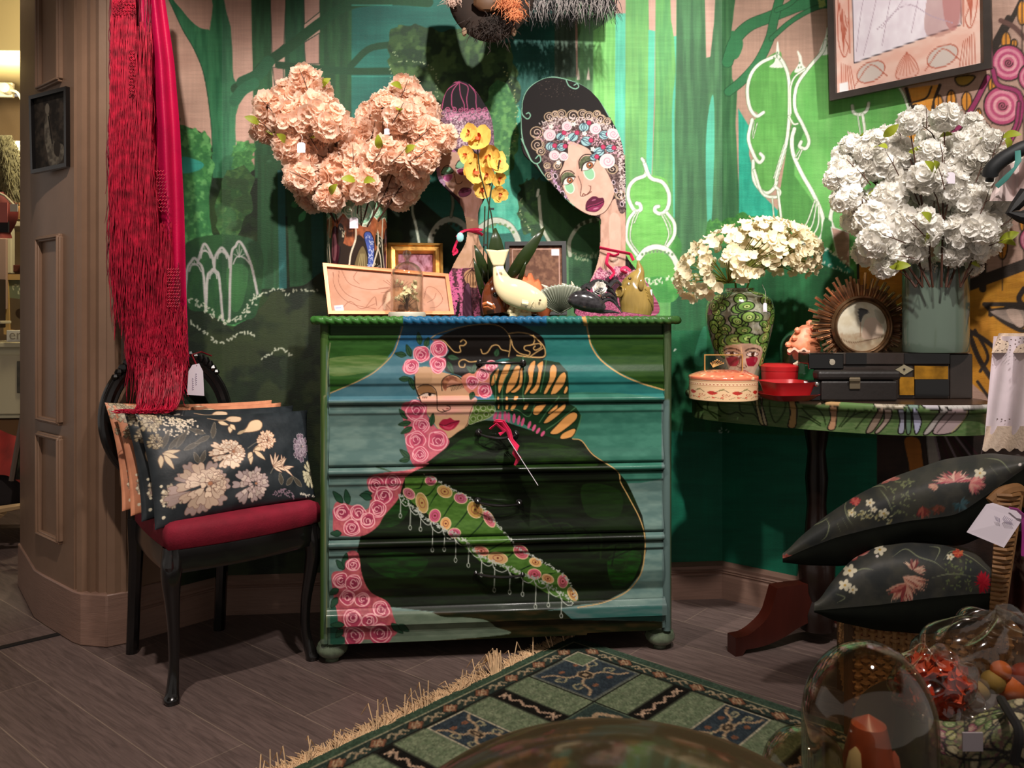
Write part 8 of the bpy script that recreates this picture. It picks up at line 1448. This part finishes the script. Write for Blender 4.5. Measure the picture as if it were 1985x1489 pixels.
for k in range(4): m.tube([Q(1928+k*3, 1000+k*1.5, 1.668), Q(1932+k*2, 1010+k, 1.665)], .0005, 4)
m.build('handwriting', M_ink, t); MB().tube([Q(1957, 985, 1.675), Q(1972, 988, 1.66), Q(1985, 1000, 1.66), Q(1986, 1040, 1.66), Q(1982, 1078, 1.66)], [.004, .005, .006, .006, .003], 6, sx=.3).build('ribbon', mat('violet_pink_ribbon', (180, 60, 150), .4), t)
t = thing('printed_cloth', Q(1985, 1130, 1.95), 'maroon floral cloth hanging at the right edge behind the wicker arm', 'cloth'); c = rcan(80, 120, '4a221c', 1); c.put(c.mask('0 0 80 0 80 120 0 120', False), '40201a', 1, '5a2c22', (10, 30)); c.dots('5 40 30 30 50 50 60 40', 6, 3, '8c7468', 10, 3, 3)
P = np.array([[list(Q(1945+u*80, 1030+v*200, 2.0+.02*math.sin(u*9))) for v in np.linspace(0, 1, 50)] for u in np.linspace(0, 1, 30)]); grid('cloth', P, M_cloth, t, cv=c, key=(np.linspace(0, 80, 30)[:, None]+np.zeros((30, 50)), np.linspace(0, 120, 50)[None, :]+np.zeros((30, 50))))
# ------------------------------------------------------------------ display table in front, under the glass
dt = thing('display_table', W(.55, .78, 0), 'low display table at the very front holding the glass domes', 'table'); MB().lathe([(0, 0), (.36, 0), (.37, -.012), (.36, -.025), (0, -.025)], W(.40, .62, .425), 48).build('tabletop', M_dkwood, dt); MB().lathe([(.16, 0), (.05, .03), (.03, .1), (.03, .40)], W(.40, .62, 0), 20).build('pedestal', M_dkwood, dt)
dt2 = thing('stool', W(.72, 1.15, 0), 'low dark stool under the wrapped parcels, lower right', 'stool'); MB().lathe([(0, 0), (.22, 0), (.225, -.012), (.22, -.025), (0, -.025)], W(.72, 1.16, .40), 40).build('seat', M_dkwood, dt2); MB().lathe([(.14, 0), (.04, .03), (.03, .1), (.03, .376)], W(.72, 1.16, 0), 20).build('pedestal', M_dkwood, dt2)
def zt_(p, z): return Vector((p.x, p.y, z))
g1 = zt_(Q(1215, 1480, .60), .426); t = cloche('glass_dome', g1, .205, 1-(1404-HY)/F*.60-.426-.036, 'very large low glass dome filling the bottom edge of the photo', None, False, M_glass3, 96, zr=.50)
g2 = zt_(Q(1684, 1400, .80), .426); t = cloche('glass_dome', g2, .062, 1-(1247-HY)/F*.80-.426, 'tall narrow glass dome in front of the wicker chair', None, False, M_glass2, 56, zr=1.25)
g3 = zt_(Q(1562, 1450, .93), .426); t = cloche('glass_dome', g3, .048, 1-(1412-HY)/F*.93-.426, 'small glass dome half hidden between the very large dome and the tall one', None, False, M_glass2, 40, zr=1.0)
t = thing('ornament_figure', g2, 'coral and cream ornament standing inside the tall narrow dome', 'ornament'); mo = mat('coral_red_resin', (176, 84, 58), .4, var=.35, scale=30, coat=.4); m = MB(); z0 = .427
m.lathe([(0, 0), (.04, 0), (.036, .03), (.026, .06), (.020, .10), (.024, .14), (.016, .175), (0, .185)], zt_(g2, z0), 20); m.build('body', mo, t); m = MB(); m.ball(zt_(g2, z0+.13)+W(-.018, -.012, 0), (.010, .008, .030), 10); m.ball(zt_(g2, z0+.09)+W(-.022, -.014, 0), (.012, .010, .03), 10); m.build('cream_wing', mat('cream_resin', (206, 190, 150), .4), t); MB().ball(zt_(g2, z0+.12)+W(.020, -.01, 0), (.008, .006, .035), 10).build('pink_wing', mat('pink_resin', (190, 104, 90), .4), t)
# cellophane parcels and crocheted bag
mcel = glassmat('cellophane', (250, 244, 235), .10, 1.0, .08); ph = thing('wrapped_parcel', W(.74, 1.18, .40), 'large cellophane parcel of dried oranges and leaves at the right edge', 'parcel'); q = random.Random(15)
def crumple(nm, c0, rx, ry, rz_, mt, par, seed, amp=.10, n=40):
    qq = random.Random(seed); ph_ = [(qq.uniform(2, 9), qq.uniform(2, 9), qq.uniform(0, 6)) for _ in range(7)]; rows = []
    for i in range(n):
        a = PI*i/(n-1); row = []
        for k in range(n*2):
            b = PI*k/n; f = 1+amp*sum(math.sin(p*a+r*0+s) * math.sin(int(r)*b+s) for p, r, s in ph_)/2.2; row.append(c0+Vector((rx*math.sin(a)*math.cos(b)*f, ry*math.sin(a)*math.sin(b)*f, rz_*math.cos(a)*f)))
        rows.append(row)
    return MB().grid(rows, False, True).build(nm, mt, par, auto=50)
pcn = Q(1930, 1310, 1.15); crumple('wrapper', pcn, .12, .08, .085, mcel, ph, 3); 
MO2 = mat('dried_orange', (176, 88, 30), .6, var=.3, scale=30); MYL = mat('dried_yellow', (140, 116, 56), .7, var=.3, scale=30); MRD = mat('dried_red', (120, 44, 28), .6, var=.4, scale=30)
for px, py, r, mm in ((1962, 1335, 28, MO2), (1925, 1322, 24, MYL), (1985, 1310, 26, MRD), (1900, 1340, 20, MYL), (1940, 1300, 20, MO2), (1880, 1330, 16, MRD)): p = Q(px, py, 1.14); MB().ball(p, (r*1.14/F, r*1.0/F, r*1.05/F), 16).build('fruit', mm, ph)
ph2 = thing('wrapped_parcel', W(.60, 1.1, .40), 'small cellophane packet of orange petals beside the tall glass dome', 'parcel'); pc3 = Q(1812, 1330, 1.10); crumple('wrapper', pc3, .055, .045, .045, mcel, ph2, 8, .14)
m = MB()
for k in range(46): 
    n_ = Vector((q.gauss(0, 1), q.gauss(0, 1), q.gauss(0, 1))).normalized(); petalset(m, pc3+Vector((n_.x*.036, n_.y*.03, n_.z*.028)), rotto(n_), .018, 3, .3, 1, .2, q)
m.build('petals', mat('orange_petals', (196, 72, 34), .5, var=.4, scale=30), ph2)
cb = rcan(200, 120, '54563c', 1.6); c = cb; c.mottle(c.mask('0 0 200 0 200 120 0 120', False), ('7c8450', '6c3c44', '8a7c5c'), 7, 4, .7); q = random.Random(5)
for k in range(38): x, y = q.uniform(0, 200), q.uniform(0, 120); c.ell(x, y, 11, 9, q.choice(('8c8c54', '7c4450', '9c9070', '5c7040')), q.uniform(0, 90), edge='26221c', ew=2); c.spiral(x, y, 6, 1.6, 1.2, 'b0a888')
for k in range(9): c.line([q.uniform(0, 200), 0, q.uniform(0, 200), 60, q.uniform(0, 200), 120], 3, '1c1816')
bg = thing('bag', W(.62, .98, .40), 'green and plum floral cloth bag with a silver label in the bottom right corner', 'bag'); P = []
for u in np.linspace(0, 1, 80):
    row = []
    for v in np.linspace(0, 1, 70): a = PI*v*.62+.1; x = 1800+u*250; yb = 1392-34*u+14*math.sin(u*7); row.append(list(Q(x, yb+(1-math.sin(a))*0+v*150-18*math.sin(v*PI), .96-.05*math.sin(v*PI*.9)*(.4+.6*math.sin(PI*u)))))
    P.append(row)
grid('cloth', np.array(P), M_cloth, bg, cv=cb, key=(np.linspace(0, 200, 80)[:, None]+np.zeros((80, 70)), np.linspace(0, 120, 70)[None, :]+np.zeros((80, 70)))); m = MB(); m.box(Q(1885, 1438, .895), (.022, .002, .020), -TH, ); m.build('silver_label', mat('silver_foil', (170, 160, 165), .4, metal=.3), bg, smooth=False)
MB().tube([Vector(p) for p in smooth_pts([Q(1940, 1355, .93), Q(1958, 1385, .90), Q(1975, 1420, .88), Q(1965, 1480, .88)], False, 5)], .005, 6).build('strap', M_matb, bg)
